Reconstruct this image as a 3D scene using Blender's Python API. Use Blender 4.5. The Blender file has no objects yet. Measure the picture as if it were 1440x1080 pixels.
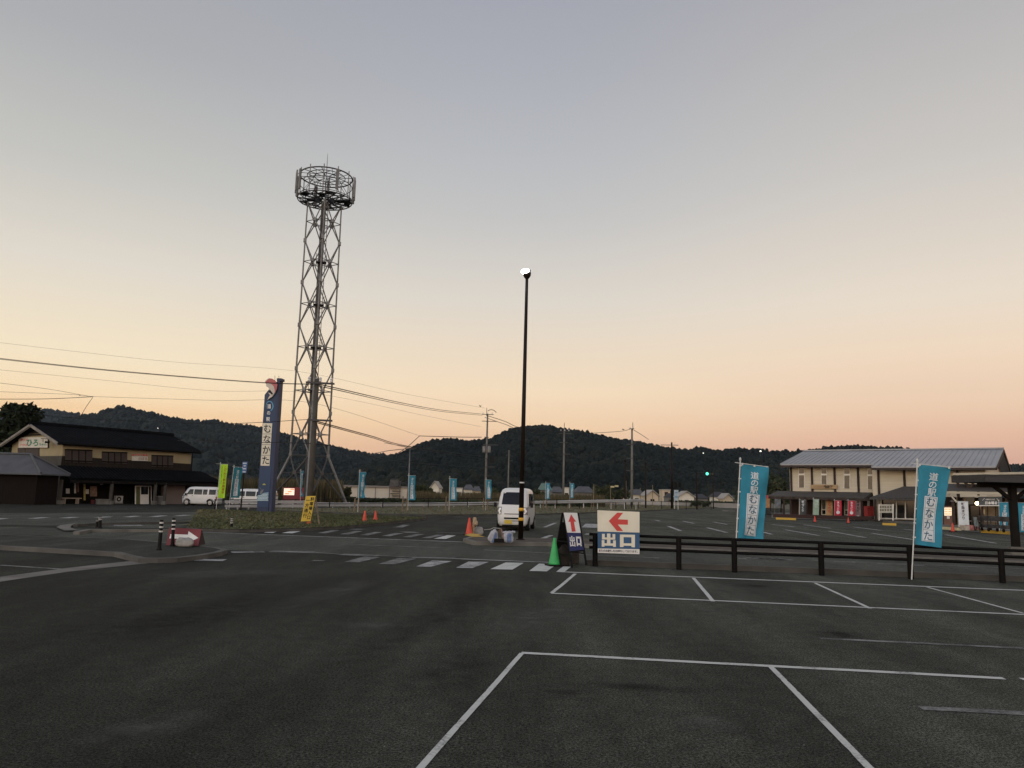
import bpy, math, random
from mathutils import Vector, Matrix
from mathutils import noise as mnoise
R = math.radians
sc = bpy.context.scene
COL = sc.collection
rng = random.Random(7)

# ------------------------------------------------------------------ camera
W, H, F = 1440.0, 1080.0, 1090.0           # photograph size, focal length in its pixels
HORIZON, ROLL, EYE = 695.0, 0.0245, 1.60
PITCH = math.atan((HORIZON - H / 2) * math.cos(ROLL) / F)
fwd = Vector((0, math.cos(PITCH), math.sin(PITCH)))
_r0 = Vector((1, 0, 0)); _u0 = Vector((0, -math.sin(PITCH), math.cos(PITCH)))
right = _r0 * math.cos(ROLL) + _u0 * math.sin(ROLL)
up = _u0 * math.cos(ROLL) - _r0 * math.sin(ROLL)
EYEP = Vector((0, 0, EYE))
cam = bpy.data.cameras.new('camera')
cam.sensor_width = 36.0; cam.lens = 36.0 * F / W
cam.clip_start = 0.05; cam.clip_end = 20000
camo = bpy.data.objects.new('camera', cam); COL.objects.link(camo)
camo.matrix_world = Matrix((
    (right.x, up.x, -fwd.x, 0), (right.y, up.y, -fwd.y, 0), (right.z, up.z, -fwd.z, EYE), (0, 0, 0, 1)))
sc.camera = camo

def ray(px, py):
    return (fwd * F + right * (px - W / 2) + up * (H / 2 - py)).normalized()
def gp(px, py, z=0.0):                      # where a photo pixel meets the plane z
    d = ray(px, py); t = (z - EYE) / d.z
    return EYEP + d * t
def at(px, py, Y):                          # a photo pixel at world depth Y
    d = ray(px, py); return EYEP + d * (Y / d.y)
def zat(x, y, py):                          # height on the vertical through (x, y) that shows at row py
    a = Vector((x, y, -EYE)); k = H / 2 - py
    return (k * a.dot(fwd) - F * a.dot(up)) / (F * up.z - k * fwd.z)
def hit(px, py, o, n):                      # a photo pixel on the plane through o with normal n
    d = ray(px, py); return EYEP + d * ((o - EYEP).dot(n) / d.dot(n))

# ------------------------------------------------------------------ sky and light
def lin(c):
    return tuple(((v / 255.0) / 12.92 if v / 255.0 <= 0.04045 else ((v / 255.0 + 0.055) / 1.055) ** 2.4) for v in c)
def rgb(r, g, b):
    return lin((r, g, b))
world = bpy.data.worlds.new('World'); sc.world = world; world.use_nodes = True
nt = world.node_tree; nt.nodes.clear()
def N(t, **kw):
    n = nt.nodes.new(t)
    for k, v in kw.items(): setattr(n, k, v)
    return n
tc = N('ShaderNodeTexCoord'); sep = N('ShaderNodeSeparateXYZ')
nt.links.new(tc.outputs['Generated'], sep.inputs[0])
def math_node(op, a, b=None):
    n = N('ShaderNodeMath', operation=op)
    for i, v in enumerate((a, b)):
        if v is None: continue
        if isinstance(v, (int, float)): n.inputs[i].default_value = v
        else: nt.links.new(v, n.inputs[i])
    return n.outputs[0]
el = math_node('ARCSINE', sep.outputs[2])
elf = math_node('DIVIDE', el, math.pi / 2)
hx = math_node('SQRT', math_node('ADD', math_node('MULTIPLY', sep.outputs[0], sep.outputs[0]),
                                 math_node('MULTIPLY', sep.outputs[1], sep.outputs[1])))
azs = math_node('DIVIDE', sep.outputs[0], math_node('MAXIMUM', hx, 0.0001))
def air(d):                                 # the haze box dims the low sky a little: the sky outside it is that much brighter
    T = ((0, 1.05), (4, 1.065), (8, 1.075), (11, 1.06), (14, 1.04), (20, 1.015), (25, 1.0), (30, 0.99), (34, 0.985), (45, 1.0), (91, 1.0))
    for (a, x), (b, y) in zip(T, T[1:]):
        if d <= b: return x + (y - x) * (d - a) / (b - a)
    return 1.0
def ramp(samples):
    n = N('ShaderNodeValToRGB'); n.color_ramp.interpolation = 'LINEAR'
    nt.links.new(elf, n.inputs[0])
    pts = sorted((p, c) for p, c in samples)
    e = n.color_ramp.elements
    while len(e) < len(pts): e.new(0.5)
    for q, (p, c) in zip(e, pts):
        q.position = p; q.color = tuple(v * air(p * 90) for v in lin(c)) + (1,)
    return n.outputs[0]
def elev(px, py): return math.asin(ray(px, py).z) / (math.pi / 2)
TOP = [(0.46, (152, 155, 169)), (0.65, (132, 138, 156)), (1.0, (118, 126, 147))]
skyC = ramp([(0.0, (214, 168, 142)), (0.035, (224, 182, 152)), (elev(700, 600), (239, 206, 169)), (elev(700, 550), (243, 219, 187)),
             (elev(700, 427), (221, 213, 201)), (elev(700, 307), (197, 196, 195)), (elev(700, 207), (184, 186, 190)),
             (elev(700, 105), (174, 176, 184)), (elev(700, 8), (166, 168, 178))] + TOP)
skyL = ramp([(0.0, (236, 192, 148)), (0.055, (245, 208, 162)), (elev(270, 565), (248, 221, 180)), (elev(115, 500), (245, 227, 195)),
             (elev(50, 357), (224, 216, 203)), (elev(50, 207), (197, 196, 191)), (elev(20, 8), (174, 175, 178))] + TOP)
skyR = ramp([(0.0, (206, 160, 140)), (0.03, (215, 170, 148)), (elev(1300, 610), (228, 186, 158)), (elev(1400, 567), (235, 203, 174)),
             (elev(1400, 490), (238, 214, 188)), (elev(1400, 407), (231, 218, 201)), (elev(1400, 207), (203, 199, 194)),
             (elev(1410, 8), (184, 182, 182))] + TOP)
def mix(f, a, b):
    n = N('ShaderNodeMix', data_type='RGBA'); nt.links.new(f, n.inputs[0])
    nt.links.new(a, n.inputs[6]); nt.links.new(b, n.inputs[7]); return n.outputs[2]
def mrange(v, a, b):
    n = N('ShaderNodeMapRange', interpolation_type='SMOOTHSTEP'); nt.links.new(v, n.inputs[0])
    n.inputs[1].default_value = a; n.inputs[2].default_value = b; return n.outputs[0]
grad = mix(mrange(azs, 0.02, 0.50), mix(mrange(azs, -0.50, -0.02), skyL, skyC), skyR)
SUN_EL, SUN_AZ = R(-1.2), R(-150)           # the sun is still under the horizon, behind the camera and to its left
nish = N('ShaderNodeTexSky', sky_type='NISHITA', sun_disc=False)
nish.sun_elevation = SUN_EL; nish.sun_rotation = SUN_AZ
bgA = N('ShaderNodeBackground'); bgA.inputs[1].default_value = 0.985; nt.links.new(grad, bgA.inputs[0])
# twilight side of the sky, behind the camera and to its left: brighter than the side in the picture
tw = math_node('MULTIPLY_ADD', sep.outputs[0], -0.45); tw.node.inputs[2].default_value = 0.0
tw2 = math_node('SUBTRACT', tw, sep.outputs[1])
bf = mrange(tw2, 0.05, 0.85)
gain = math_node('MULTIPLY_ADD', bf, 1.75); gain.node.inputs[2].default_value = 0.985
nt.links.new(gain, bgA.inputs[1])
tint = N('ShaderNodeMix', data_type='RGBA', blend_type='MULTIPLY'); nt.links.new(bf, tint.inputs[0]); nt.links.new(grad, tint.inputs[6]); tint.inputs[7].default_value = (0.98, 1.01, 1.07, 1)
nt.links.new(tint.outputs[2], bgA.inputs[0])
bgB = N('ShaderNodeBackground'); bgB.inputs[1].default_value = 0.05; nt.links.new(nish.outputs[0], bgB.inputs[0])
addb = N('ShaderNodeAddShader'); wout = N('ShaderNodeOutputWorld')
nt.links.new(bgA.outputs[0], addb.inputs[0]); nt.links.new(bgB.outputs[0], addb.inputs[1])
nt.links.new(addb.outputs[0], wout.inputs[0])
sun = bpy.data.lights.new('sun', 'SUN'); sun.energy = 0.06; sun.angle = R(20); sun.color = (1.0, 0.82, 0.62)
suno = bpy.data.objects.new('sun', sun); COL.objects.link(suno)
suno.rotation_euler = (R(84), 0, R(-30))
sc.view_settings.view_transform = 'Standard'; sc.view_settings.look = 'None'
sc.view_settings.exposure = 0.0; sc.view_settings.gamma = 1.0; sc.view_settings.use_curve_mapping = False
try:
    sc.cycles.use_denoising = True
    sc.cycles.max_bounces = 6; sc.cycles.volume_bounces = 0
except Exception: pass

# ------------------------------------------------------------------ materials
MATS = {}
def M(name, c, rough=0.7, var=0.12, scale=3.0, bump=0.0, bscale=40.0, metal=0.0, spec=0.4, emit=None, estr=0.0, alpha=None, stretch=None):
    if name in MATS: return MATS[name]
    m = bpy.data.materials.new(name); m.use_nodes = True
    t = m.node_tree; b = t.nodes['Principled BSDF']
    if max(c) < 0.03 and spec == 0.4: spec = 0.12      # matt weathered dark paint
    b.inputs['Roughness'].default_value = rough; b.inputs['Metallic'].default_value = metal
    b.inputs['Specular IOR Level'].default_value = spec
    tcn = t.nodes.new('ShaderNodeTexCoord'); src = tcn.outputs['Object']
    if stretch:
        mp = t.nodes.new('ShaderNodeMapping'); mp.inputs['Scale'].default_value = stretch
        t.links.new(src, mp.inputs[0]); src = mp.outputs[0]
    nz = t.nodes.new('ShaderNodeTexNoise'); nz.inputs['Scale'].default_value = scale; nz.inputs['Detail'].default_value = 6
    t.links.new(src, nz.inputs[0])
    cr = t.nodes.new('ShaderNodeValToRGB')
    cr.color_ramp.elements[0].position = 0.3; cr.color_ramp.elements[1].position = 0.7
    cr.color_ramp.elements[0].color = tuple(v * (1 - var) for v in c) + (1,)
    cr.color_ramp.elements[1].color = tuple(min(1, v * (1 + var)) for v in c) + (1,)
    t.links.new(nz.outputs[0], cr.inputs[0]); t.links.new(cr.outputs[0], b.inputs['Base Color'])
    if bump:
        n2 = t.nodes.new('ShaderNodeTexNoise'); n2.inputs['Scale'].default_value = bscale; n2.inputs['Detail'].default_value = 4
        t.links.new(src, n2.inputs[0])
        bp = t.nodes.new('ShaderNodeBump'); bp.inputs['Strength'].default_value = bump; bp.inputs['Distance'].default_value = 0.02
        t.links.new(n2.outputs[0], bp.inputs['Height']); t.links.new(bp.outputs[0], b.inputs['Normal'])
    if emit:
        b.inputs['Emission Color'].default_value = tuple(emit) + (1,); b.inputs['Emission Strength'].default_value = estr
    MATS[name] = m
    return m

# ------------------------------------------------------------------ mesh building
class MB:
    def __init__(s): s.v = []; s.f = []
    def add(s, vs, fs):
        o = len(s.v); s.v += [tuple(p) for p in vs]; s.f += [tuple(i + o for i in f) for f in fs]; return s
    def box(s, c, d, rz=0.0, M3=None):
        x, y, z = (k / 2 for k in d)
        vs = [Vector((i * x, j * y, k * z)) for i in (-1, 1) for j in (-1, 1) for k in (-1, 1)]
        if M3 is None: M3 = Matrix.Rotation(rz, 3, 'Z')
        vs = [M3 @ p + Vector(c) for p in vs]
        return s.add(vs, [(0, 1, 3, 2), (4, 6, 7, 5), (0, 4, 5, 1), (2, 3, 7, 6), (0, 2, 6, 4), (1, 5, 7, 3)])
    def bar(s, a, b, w, h=None):            # square section bar
        a = Vector(a); b = Vector(b); h = h or w; d = b - a; L = d.length
        if L < 1e-6: return s
        q = d.to_track_quat('Z', 'Y').to_matrix()
        return s.box((a + b) / 2, (w, h, L), M3=q)
    def tube(s, pts, r, n=8, cap=True):
        pts = [Vector(p) for p in pts]; rs = r if isinstance(r, (list, tuple)) else [r] * len(pts)
        vs = []; fs = []
        for i, p in enumerate(pts):
            d = (pts[min(i + 1, len(pts) - 1)] - pts[max(i - 1, 0)]).normalized()
            q = d.to_track_quat('Z', 'Y').to_matrix()
            for k in range(n):
                a = 2 * math.pi * k / n
                vs.append(p + q @ Vector((math.cos(a) * rs[i], math.sin(a) * rs[i], 0)))
        for i in range(len(pts) - 1):
            for k in range(n):
                fs.append((i * n + k, i * n + (k + 1) % n, (i + 1) * n + (k + 1) % n, (i + 1) * n + k))
        if cap:
            fs.append(tuple(range(n - 1, -1, -1))); fs.append(tuple((len(pts) - 1) * n + k for k in range(n)))
        return s.add(vs, fs)
    def lathe(s, prof, c=(0, 0, 0), n=20):  # prof: (r, z)
        vs = []; fs = []
        for r, z in prof:
            for k in range(n):
                a = 2 * math.pi * k / n; vs.append((c[0] + r * math.cos(a), c[1] + r * math.sin(a), c[2] + z))
        for i in range(len(prof) - 1):
            for k in range(n):
                fs.append((i * n + k, i * n + (k + 1) % n, (i + 1) * n + (k + 1) % n, (i + 1) * n + k))
        fs.append(tuple(range(n - 1, -1, -1))); fs.append(tuple((len(prof) - 1) * n + k for k in range(n)))
        return s.add(vs, fs)
    def quad(s, a, b, c, d): return s.add([a, b, c, d], [(0, 1, 2, 3)])
    def prism(s, outline, vec):             # closed planar outline swept along vec
        n = len(outline); v = Vector(vec)
        vs = [Vector(p) for p in outline] + [Vector(p) + v for p in outline]
        return s.add(vs, [tuple(range(n - 1, -1, -1)), tuple(range(n, 2 * n))] + [(i, (i + 1) % n, n + (i + 1) % n, n + i) for i in range(n)])
    def grid(s, fn, nu, nv):
        vs = [fn(i / nu, j / nv) for j in range(nv + 1) for i in range(nu + 1)]
        w = nu + 1
        return s.add(vs, [(j * w + i, j * w + i + 1, (j + 1) * w + i + 1, (j + 1) * w + i) for j in range(nv) for i in range(nu)])
    def xf(s, mat):
        s.v = [tuple(mat @ Vector(p)) for p in s.v]; return s
    def build(s, name, m, parent=None, loc=None, smooth=False, fix=True):
        me = bpy.data.meshes.new(name); me.from_pydata(s.v, [], s.f)
        if fix:
            import bmesh
            bm = bmesh.new(); bm.from_mesh(me); bmesh.ops.recalc_face_normals(bm, faces=bm.faces); bm.to_mesh(me); bm.free()
        if smooth: me.polygons.foreach_set('use_smooth', [True] * len(me.polygons))
        me.materials.append(m); me.update()
        o = bpy.data.objects.new(name, me); COL.objects.link(o)
        if parent is not None: o.parent = parent
        if loc is not None: o.location = loc
        return o

def tag(o, label=None, cat=None, group=None, kind=None):
    if label: o['label'] = label
    if cat: o['category'] = cat
    if group: o['group'] = group
    if kind: o['kind'] = kind
    return o
def empty(name, loc=(0, 0, 0), rz=0.0, label=None, cat=None, group=None):
    o = bpy.data.objects.new(name, None); COL.objects.link(o); o.location = loc; o.rotation_euler = (0, 0, rz)
    o.empty_display_size = 0.2
    return tag(o, label, cat, group)
def structure(name, mb, m, smooth=False): return tag(mb.build(name, m, smooth=smooth), kind='structure')
def dup(root, loc, rz, label=None, group=None):
    r = root.copy(); COL.objects.link(r); r.location = loc; r.rotation_euler = (0, 0, rz)
    if label: r['label'] = label
    if group: r['group'] = group
    for ch in list(root.children):
        c = ch.copy(); COL.objects.link(c); c.parent = r
        for g in list(ch.children):
            d = g.copy(); COL.objects.link(d); d.parent = c
    return r

_TX = {}
def glyph(ch, bold=0.0):
    k = (ch, bold)
    if k not in _TX:
        cu = bpy.data.curves.new('glyph', 'FONT'); cu.body = ch; cu.resolution_u = 2; cu.offset = bold
        o = bpy.data.objects.new('glyph', cu); COL.objects.link(o)
        dg = bpy.context.evaluated_depsgraph_get(); dg.update()
        me = bpy.data.meshes.new_from_object(o.evaluated_get(dg))
        vs = [(v.co.x, v.co.y) for v in me.vertices]; fs = [tuple(p.vertices) for p in me.polygons]
        bpy.data.objects.remove(o); bpy.data.curves.remove(cu); bpy.data.meshes.remove(me)
        _TX[k] = (vs, fs)
    return _TX[k]
def text(mb, s, fn, x, y, size, vertical=False, adv=1.0, bold=0.0, sx=1.0):
    """characters drawn in a flat (u, v) frame; fn(u, v) gives the 3D point"""
    for ch in s:
        if ch not in (' ', '　'):
            vs, fs = glyph(ch, bold)
            mb.add([fn(x + (a - 0.5) * size * sx, y + (b - 0.38) * size) for a, b in vs], fs)
        if vertical: y -= size * adv
        else: x += size * adv * sx
    return mb
# ------------------------------------------------------------------ ground, road, painted markings
def asphalt(name, base, dark, speck=0.5, patch=0.35, x_grade=False):
    m = bpy.data.materials.new(name); m.use_nodes = True
    t = m.node_tree; b = t.nodes['Principled BSDF']; L = t.links.new
    tcn = t.nodes.new('ShaderNodeTexCoord')
    def noise(sc_, det, ros=0.5, st=None):
        src = tcn.outputs['Object']
        if st:
            mp = t.nodes.new('ShaderNodeMapping'); mp.inputs['Scale'].default_value = st[0]; mp.inputs['Rotation'].default_value = (0, 0, st[1])
            L(src, mp.inputs[0]); src = mp.outputs[0]
        n = t.nodes.new('ShaderNodeTexNoise'); n.inputs['Scale'].default_value = sc_; n.inputs['Detail'].default_value = det
        n.inputs['Roughness'].default_value = ros; L(src, n.inputs[0]); return n.outputs[0]
    def rampv(v, a, c0, p, c1):
        r = t.nodes.new('ShaderNodeValToRGB'); r.color_ramp.elements[0].position = a; r.color_ramp.elements[1].position = p
        r.color_ramp.elements[0].color = c0; r.color_ramp.elements[1].color = c1; L(v, r.inputs[0]); return r.outputs[0]
    def mul(a, c):
        x = t.nodes.new('ShaderNodeMix'); x.data_type = 'RGBA'; x.blend_type = 'MULTIPLY'; x.inputs[0].default_value = 1
        L(a, x.inputs[6]); L(c, x.inputs[7]); return x.outputs[2]
    g = lambda v: (v, v, v, 1)
    big = rampv(noise(0.16, 5, 0.6), 0.3, tuple(dark) + (1,), 0.7, tuple(base) + (1,))
    streak = rampv(noise(0.5, 5, 0.62, ((1.5, 0.28, 1), 0.42)), 0.40, g(1 - patch), 0.66, g(1 + patch * 0.9))
    med = rampv(noise(5.0, 5, 0.75), 0.40, g(0.80), 0.62, g(1.15))
    fine = mul(rampv(noise(48.0, 4, 0.9), 0.43, g(1 - speck), 0.57, g(1 + speck * 0.75)), rampv(noise(130.0, 2, 0.8), 0.43, g(0.42), 0.57, g(1.65)))
    v = t.nodes.new('ShaderNodeTexVoronoi'); v.inputs['Scale'].default_value = 8.0; L(tcn.outputs['Object'], v.inputs[0])
    peb = rampv(v.outputs['Distance'], 0.035, g(3.2), 0.07, g(1.0))
    col = mul(mul(mul(mul(big, streak), med), fine), peb)
    if x_grade:                                # base colour graded across the lot, darker on the left, lighter on the right
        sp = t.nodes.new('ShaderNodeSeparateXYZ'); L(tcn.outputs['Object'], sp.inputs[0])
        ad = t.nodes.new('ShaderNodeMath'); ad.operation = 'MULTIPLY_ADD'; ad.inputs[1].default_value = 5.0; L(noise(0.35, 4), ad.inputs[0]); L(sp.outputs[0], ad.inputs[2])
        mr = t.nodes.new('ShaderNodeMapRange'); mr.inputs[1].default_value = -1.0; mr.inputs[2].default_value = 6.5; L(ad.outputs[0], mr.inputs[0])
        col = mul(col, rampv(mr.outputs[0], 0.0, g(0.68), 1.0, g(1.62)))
    L(col, b.inputs['Base Color']); b.inputs['Roughness'].default_value = 0.9; b.inputs['Specular IOR Level'].default_value = 0.10
    bp = t.nodes.new('ShaderNodeBump'); bp.inputs['Strength'].default_value = 0.55; bp.inputs['Distance'].default_value = 0.012
    L(noise(70.0, 4, 0.7), bp.inputs['Height']); L(bp.outputs[0], b.inputs['Normal'])
    MATS[name] = m; return m
A_LOT = asphalt('asphalt_lot', (0.0525, 0.0548, 0.0420), (0.0325, 0.0340, 0.0262), speck=0.88, x_grade=True)
A_ROAD = asphalt('asphalt_road', (0.080, 0.085, 0.067), (0.058, 0.062, 0.049), speck=0.4, patch=0.25)
A_ISLE = asphalt('asphalt_island', (0.048, 0.050, 0.041), (0.034, 0.036, 0.030), speck=0.4)

def paint(name, c, wear=0.35, under=(0.05, 0.05, 0.047), rough=0.75):
    m = bpy.data.materials.new(name); m.use_nodes = True
    t = m.node_tree; b = t.nodes['Principled BSDF']; L = t.links.new
    tcn = t.nodes.new('ShaderNodeTexCoord')
    n1 = t.nodes.new('ShaderNodeTexNoise'); n1.inputs['Scale'].default_value = 2.2; n1.inputs['Detail'].default_value = 8; n1.inputs['Roughness'].default_value = 0.75
    n2 = t.nodes.new('ShaderNodeTexNoise'); n2.inputs['Scale'].default_value = 38; n2.inputs['Detail'].default_value = 3
    L(tcn.outputs['Object'], n1.inputs[0]); L(tcn.outputs['Object'], n2.inputs[0])
    ad = t.nodes.new('ShaderNodeMath'); ad.operation = 'MULTIPLY_ADD'; ad.inputs[1].default_value = 0.45
    L(n2.outputs[0], ad.inputs[0]); L(n1.outputs[0], ad.inputs[2])
    r = t.nodes.new('ShaderNodeValToRGB'); k = 0.42 + wear * 0.7
    r.color_ramp.elements[0].position = max(0.02, k - 0.12); r.color_ramp.elements[1].position = min(0.98, k + 0.12)
    r.color_ramp.elements[0].color = tuple(under) + (1,); r.color_ramp.elements[1].color = tuple(c) + (1,)
    L(ad.outputs[0], r.inputs[0]); L(r.outputs[0], b.inputs['Base Color']); b.inputs['Roughness'].default_value = rough
    b.inputs['Specular IOR Level'].default_value = 0.25
    MATS[name] = m; return m
P_NEW = paint('road_paint_fresh', (0.50, 0.50, 0.455), 0.22)
P_MID = paint('road_paint_worn', (0.40, 0.40, 0.38), 0.36)
P_OLD = paint('road_paint_faded', (0.24, 0.24, 0.225), 0.47)
P_YEL = paint('kerb_paint_yellow', (0.46, 0.285, 0.04), 0.22, under=(0.22, 0.2, 0.15))
CONC = M('kerb_concrete', (0.13, 0.122, 0.105), 0.9, 0.35, 1.5, 0.4, 30)
CONC_B = M('kerb_concrete_stained', (0.060, 0.057, 0.050), 0.9, 0.4, 1.2, 0.5, 25)
SOIL = M('planting_soil', (0.06, 0.047, 0.034), 0.95, 0.45, 3, 0.8, 30)
GRASS_G = M('turf_ground', (0.076, 0.075, 0.038), 0.95, 0.4, 0.8, 0.8, 20)
FIELD = M('field_ground', (0.07, 0.068, 0.038), 0.95, 0.4, 0.02, 0.3, 3)

mb = MB(); mb.quad((-7000, -400, -0.05), (7000, -400, -0.05), (7000, 9000, -0.05), (-7000, 9000, -0.05))
structure('ground', mb, FIELD)
mb = MB(); mb.quad((-150, -40, 0), (150, -40, 0), (150, 150, 0), (-150, 150, 0))
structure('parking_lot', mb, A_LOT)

def poly(pts, z=0.0, dz=0.0):
    return [gp(x, y, z) + Vector((0, 0, dz)) for x, y in pts]
def sheet(name, pts, z, m):
    mb = MB(); vs = [Vector((p.x, p.y, z)) for p in poly(pts)]
    mb.add(vs, [tuple(range(len(vs)))]); return structure(name, mb, m)
sheet('road', [(-300, 735), (60, 742), (250, 747), (640, 762), (832, 770), (1440, 796), (1700, 806), (1700, 826), (1440, 814), (1100, 802), (772, 791), (380, 776), (320, 774), (240, 763), (60, 753), (-300, 740)], 0.004, A_ROAD)
sheet('road', [(-300, 718), (0, 722), (300, 720), (290, 727), (262, 744), (62, 739), (-300, 733)], 0.0045, A_ROAD)

def stripe(mb, a, b, w, z, w2=None):
    A = gp(*a); B = gp(*b); d = (B - A); d.z = 0; d.normalize(); n = Vector((-d.y, d.x, 0)) * w / 2
    A.z = B.z = z; L_ = (B - A).length; far = (A + B).length / 2
    if far > 26 or L_ > 60: mb.quad(A - n, B - n, B + n, A + n); return
    k = max(2, min(220, int(L_ / 0.07))); s0 = rng.random() * 90; q = n.normalized(); vs = []      # hand painted: slightly wavy, chipped edges
    for i in range(k + 1):
        t = i / k; p = A.lerp(B, t) + q * 0.006 * mnoise.noise((t * L_ * 0.7 + s0, 0, 0)); e = w / 2
        c1 = 0.05 * mnoise.noise((t * L_ * 9 + s0, 3, 0)) + (0.16 if rng.random() < 0.05 else 0); c2 = 0.05 * mnoise.noise((t * L_ * 9 + s0, 8, 0)) + (0.16 if rng.random() < 0.05 else 0)
        vs += [p - q * e * (1 - c1), p + q * e * (1 - c2)]
    mb.add(vs, [(2 * i, 2 * i + 2, 2 * i + 3, 2 * i + 1) for i in range(k)])
def pquad(mb, pts, z):
    mb.quad(*[Vector((p.x, p.y, z)) for p in poly(pts)])

# bays nearest the camera
mb = MB()
stripe(mb, (733, 918.5), (1412, 954.5), 0.10, 0.005)
stripe(mb, (1436, 955.5), (1700, 970), 0.10, 0.005)
stripe(mb, (734, 919), (592, 1080), 0.05, 0.0052); stripe(mb, (592, 1080), (540, 1140), 0.05, 0.0052)
stripe(mb, (1083, 937), (1222, 1080), 0.055, 0.0052); stripe(mb, (1222, 1080), (1290, 1150), 0.055, 0.0052)
stripe(mb, (775, 834.5), (1440, 864.5), 0.10, 0.005); stripe(mb, (1440, 864.5), (1700, 876), 0.10, 0.005)
stripe(mb, (793, 804.5), (1440, 830.5), 0.14, 0.005); stripe(mb, (1440, 830.5), (1700, 841), 0.14, 0.005)
stripe(mb, (809, 807), (790, 823), 0.07, 0.0052); stripe(mb, (790, 823), (776, 834), 0.07, 0.0052)
stripe(mb, (975, 813), (1003, 846), 0.07, 0.0052)
stripe(mb, (1146, 820), (1224, 856), 0.065, 0.0052)
stripe(mb, (1304, 826), (1440, 863), 0.06, 0.0052)
structure('parking_lines', mb, P_NEW)
mb = MB(); stripe(mb, (1294, 996), (1445, 1004), 0.12, 0.005); stripe(mb, (1153, 898), (1440, 912), 0.10, 0.005); stripe(mb, (0, 795), (102, 801.5), 0.12, 0.005)
structure('parking_lines', mb, P_OLD)
# first crossing
mb = MB()
pquad(mb, [(711, 791.4), (736.6, 791.9), (720.6, 801.5), (689.4, 800.8)], 0.008)
pquad(mb, [(758, 793), (783, 794), (769, 804), (744, 803.4)], 0.008)
pquad(mb, [(792, 797), (803, 797.5), (793, 805.2), (782, 804.6)], 0.008)
structure('crosswalk', mb, P_NEW)
mb = MB()
pquad(mb, [(608, 788.6), (635.6, 789.5), (606, 797.5), (585, 797)], 0.008)
pquad(mb, [(659, 790), (687.5, 790.6), (664, 799.4), (641.5, 798.7)], 0.008)
structure('crosswalk', mb, P_MID)
mb = MB()
pquad(mb, [(560, 785), (586, 786), (555, 794), (532, 793.5)], 0.008)
pquad(mb, [(512, 783), (535, 784), (505, 791), (484, 790.5)], 0.008)
stripe(mb, (325, 777), (372, 776.6), 0.35, 0.008); stripe(mb, (380, 775.8), (442, 776.8), 0.5, 0.008); stripe(mb, (480, 780), (533, 781.6), 0.45, 0.008)
stripe(mb, (579, 784), (640, 785.5), 0.3, 0.008); stripe(mb, (442, 777), (480, 780), 0.12, 0.0079); stripe(mb, (533, 781.6), (579, 784), 0.12, 0.0079)
stripe(mb, (440, 788.5), (456, 789), 0.2, 0.008)
structure('crosswalk', mb, P_OLD)
mb = MB()
stripe(mb, (640, 786), (772, 791.2), 0.15, 0.0082)
stripe(mb, (276, 787.7), (316, 788.2), 0.42, 0.0082)
stripe(mb, (326, 776.9), (357, 776.5), 0.30, 0.0084)
stripe(mb, (250, 747.3), (640, 762), 0.16, 0.0082); stripe(mb, (640, 762), (832, 770), 0.16, 0.0082); stripe(mb, (832, 770), (1440, 795), 0.14, 0.0082)
structure('lane_marking', mb, P_MID)
mb = MB()
stripe(mb, (680, 773.5), (813, 780), 0.14, 0.0082); stripe(mb, (813, 780), (927, 785), 0.14, 0.0082); stripe(mb, (480, 765.5), (620, 770.5), 0.12, 0.0082)
stripe(mb, (1038, 785.5), (1050, 786), 0.4, 0.0082)
for k in range(5): stripe(mb, (1055 + k * 11, 785.6 + k * 0.4), (1063 + k * 11, 785.2 + k * 0.4), 0.5, 0.0083)
stripe(mb, (1172, 789.7), (1202, 790.8), 0.3, 0.0083); stripe(mb, (1080, 787), (1103, 787.3), 0.3, 0.0083); stripe(mb, (1234, 793), (1300, 796), 0.14, 0.0083)
stripe(mb, (1140, 788), (1440, 800), 0.1, 0.0079)
# road in front of the house
stripe(mb, (-80, 726), (300, 721.3), 0.16, 0.0082)
structure('lane_marking', mb, P_OLD)
mb = MB()
for a, b in (((-8, 730.5), (6, 729)), ((45, 729.4), (65, 727.8)), ((89, 728.8), (106, 727.3)), ((137, 728), (153, 726.8)), ((177, 727.3), (194, 725.8)), ((214, 727), (231, 725.2)), ((249, 725.8), (264, 724.3))):
    stripe(mb, a, b, 0.42, 0.0084)
stripe(mb, (160, 739), (200, 738.9), 0.5, 0.0084)
structure('lane_marking', mb, P_MID)
# second crossing, beyond the road
mb = MB()
pquad(mb, [(387, 745.6), (397, 745.8), (383, 749.8), (371, 749.2)], 0.0086)
pquad(mb, [(420, 745), (431, 745.2), (411, 750.3), (396, 749.8)], 0.0086)
pquad(mb, [(629, 752.9), (641, 753.3), (627, 758.2), (610, 757.8)], 0.0086)
structure('crosswalk', mb, P_NEW)
mb = MB()
for x in (455, 487, 515, 545, 575, 602):
    o = (x - 455) / 150.0 * 6.8
    pquad(mb, [(x + 12, 745.6 + o), (x + 23, 745.9 + o), (x + 3, 750.3 + o), (x - 9, 749.9 + o)], 0.0086)
stripe(mb, (613, 748.7), (655, 750.2), 0.16, 0.0086); stripe(mb, (497, 744.8), (510, 744), 0.5, 0.0086); stripe(mb, (560, 741.8), (572, 738.2), 0.35, 0.0086); stripe(mb, (552, 741.5), (568, 741.8), 0.2, 0.0087); stripe(mb, (566, 748.6), (586, 748.6), 0.8, 0.0086)
structure('crosswalk', mb, P_OLD)
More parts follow.
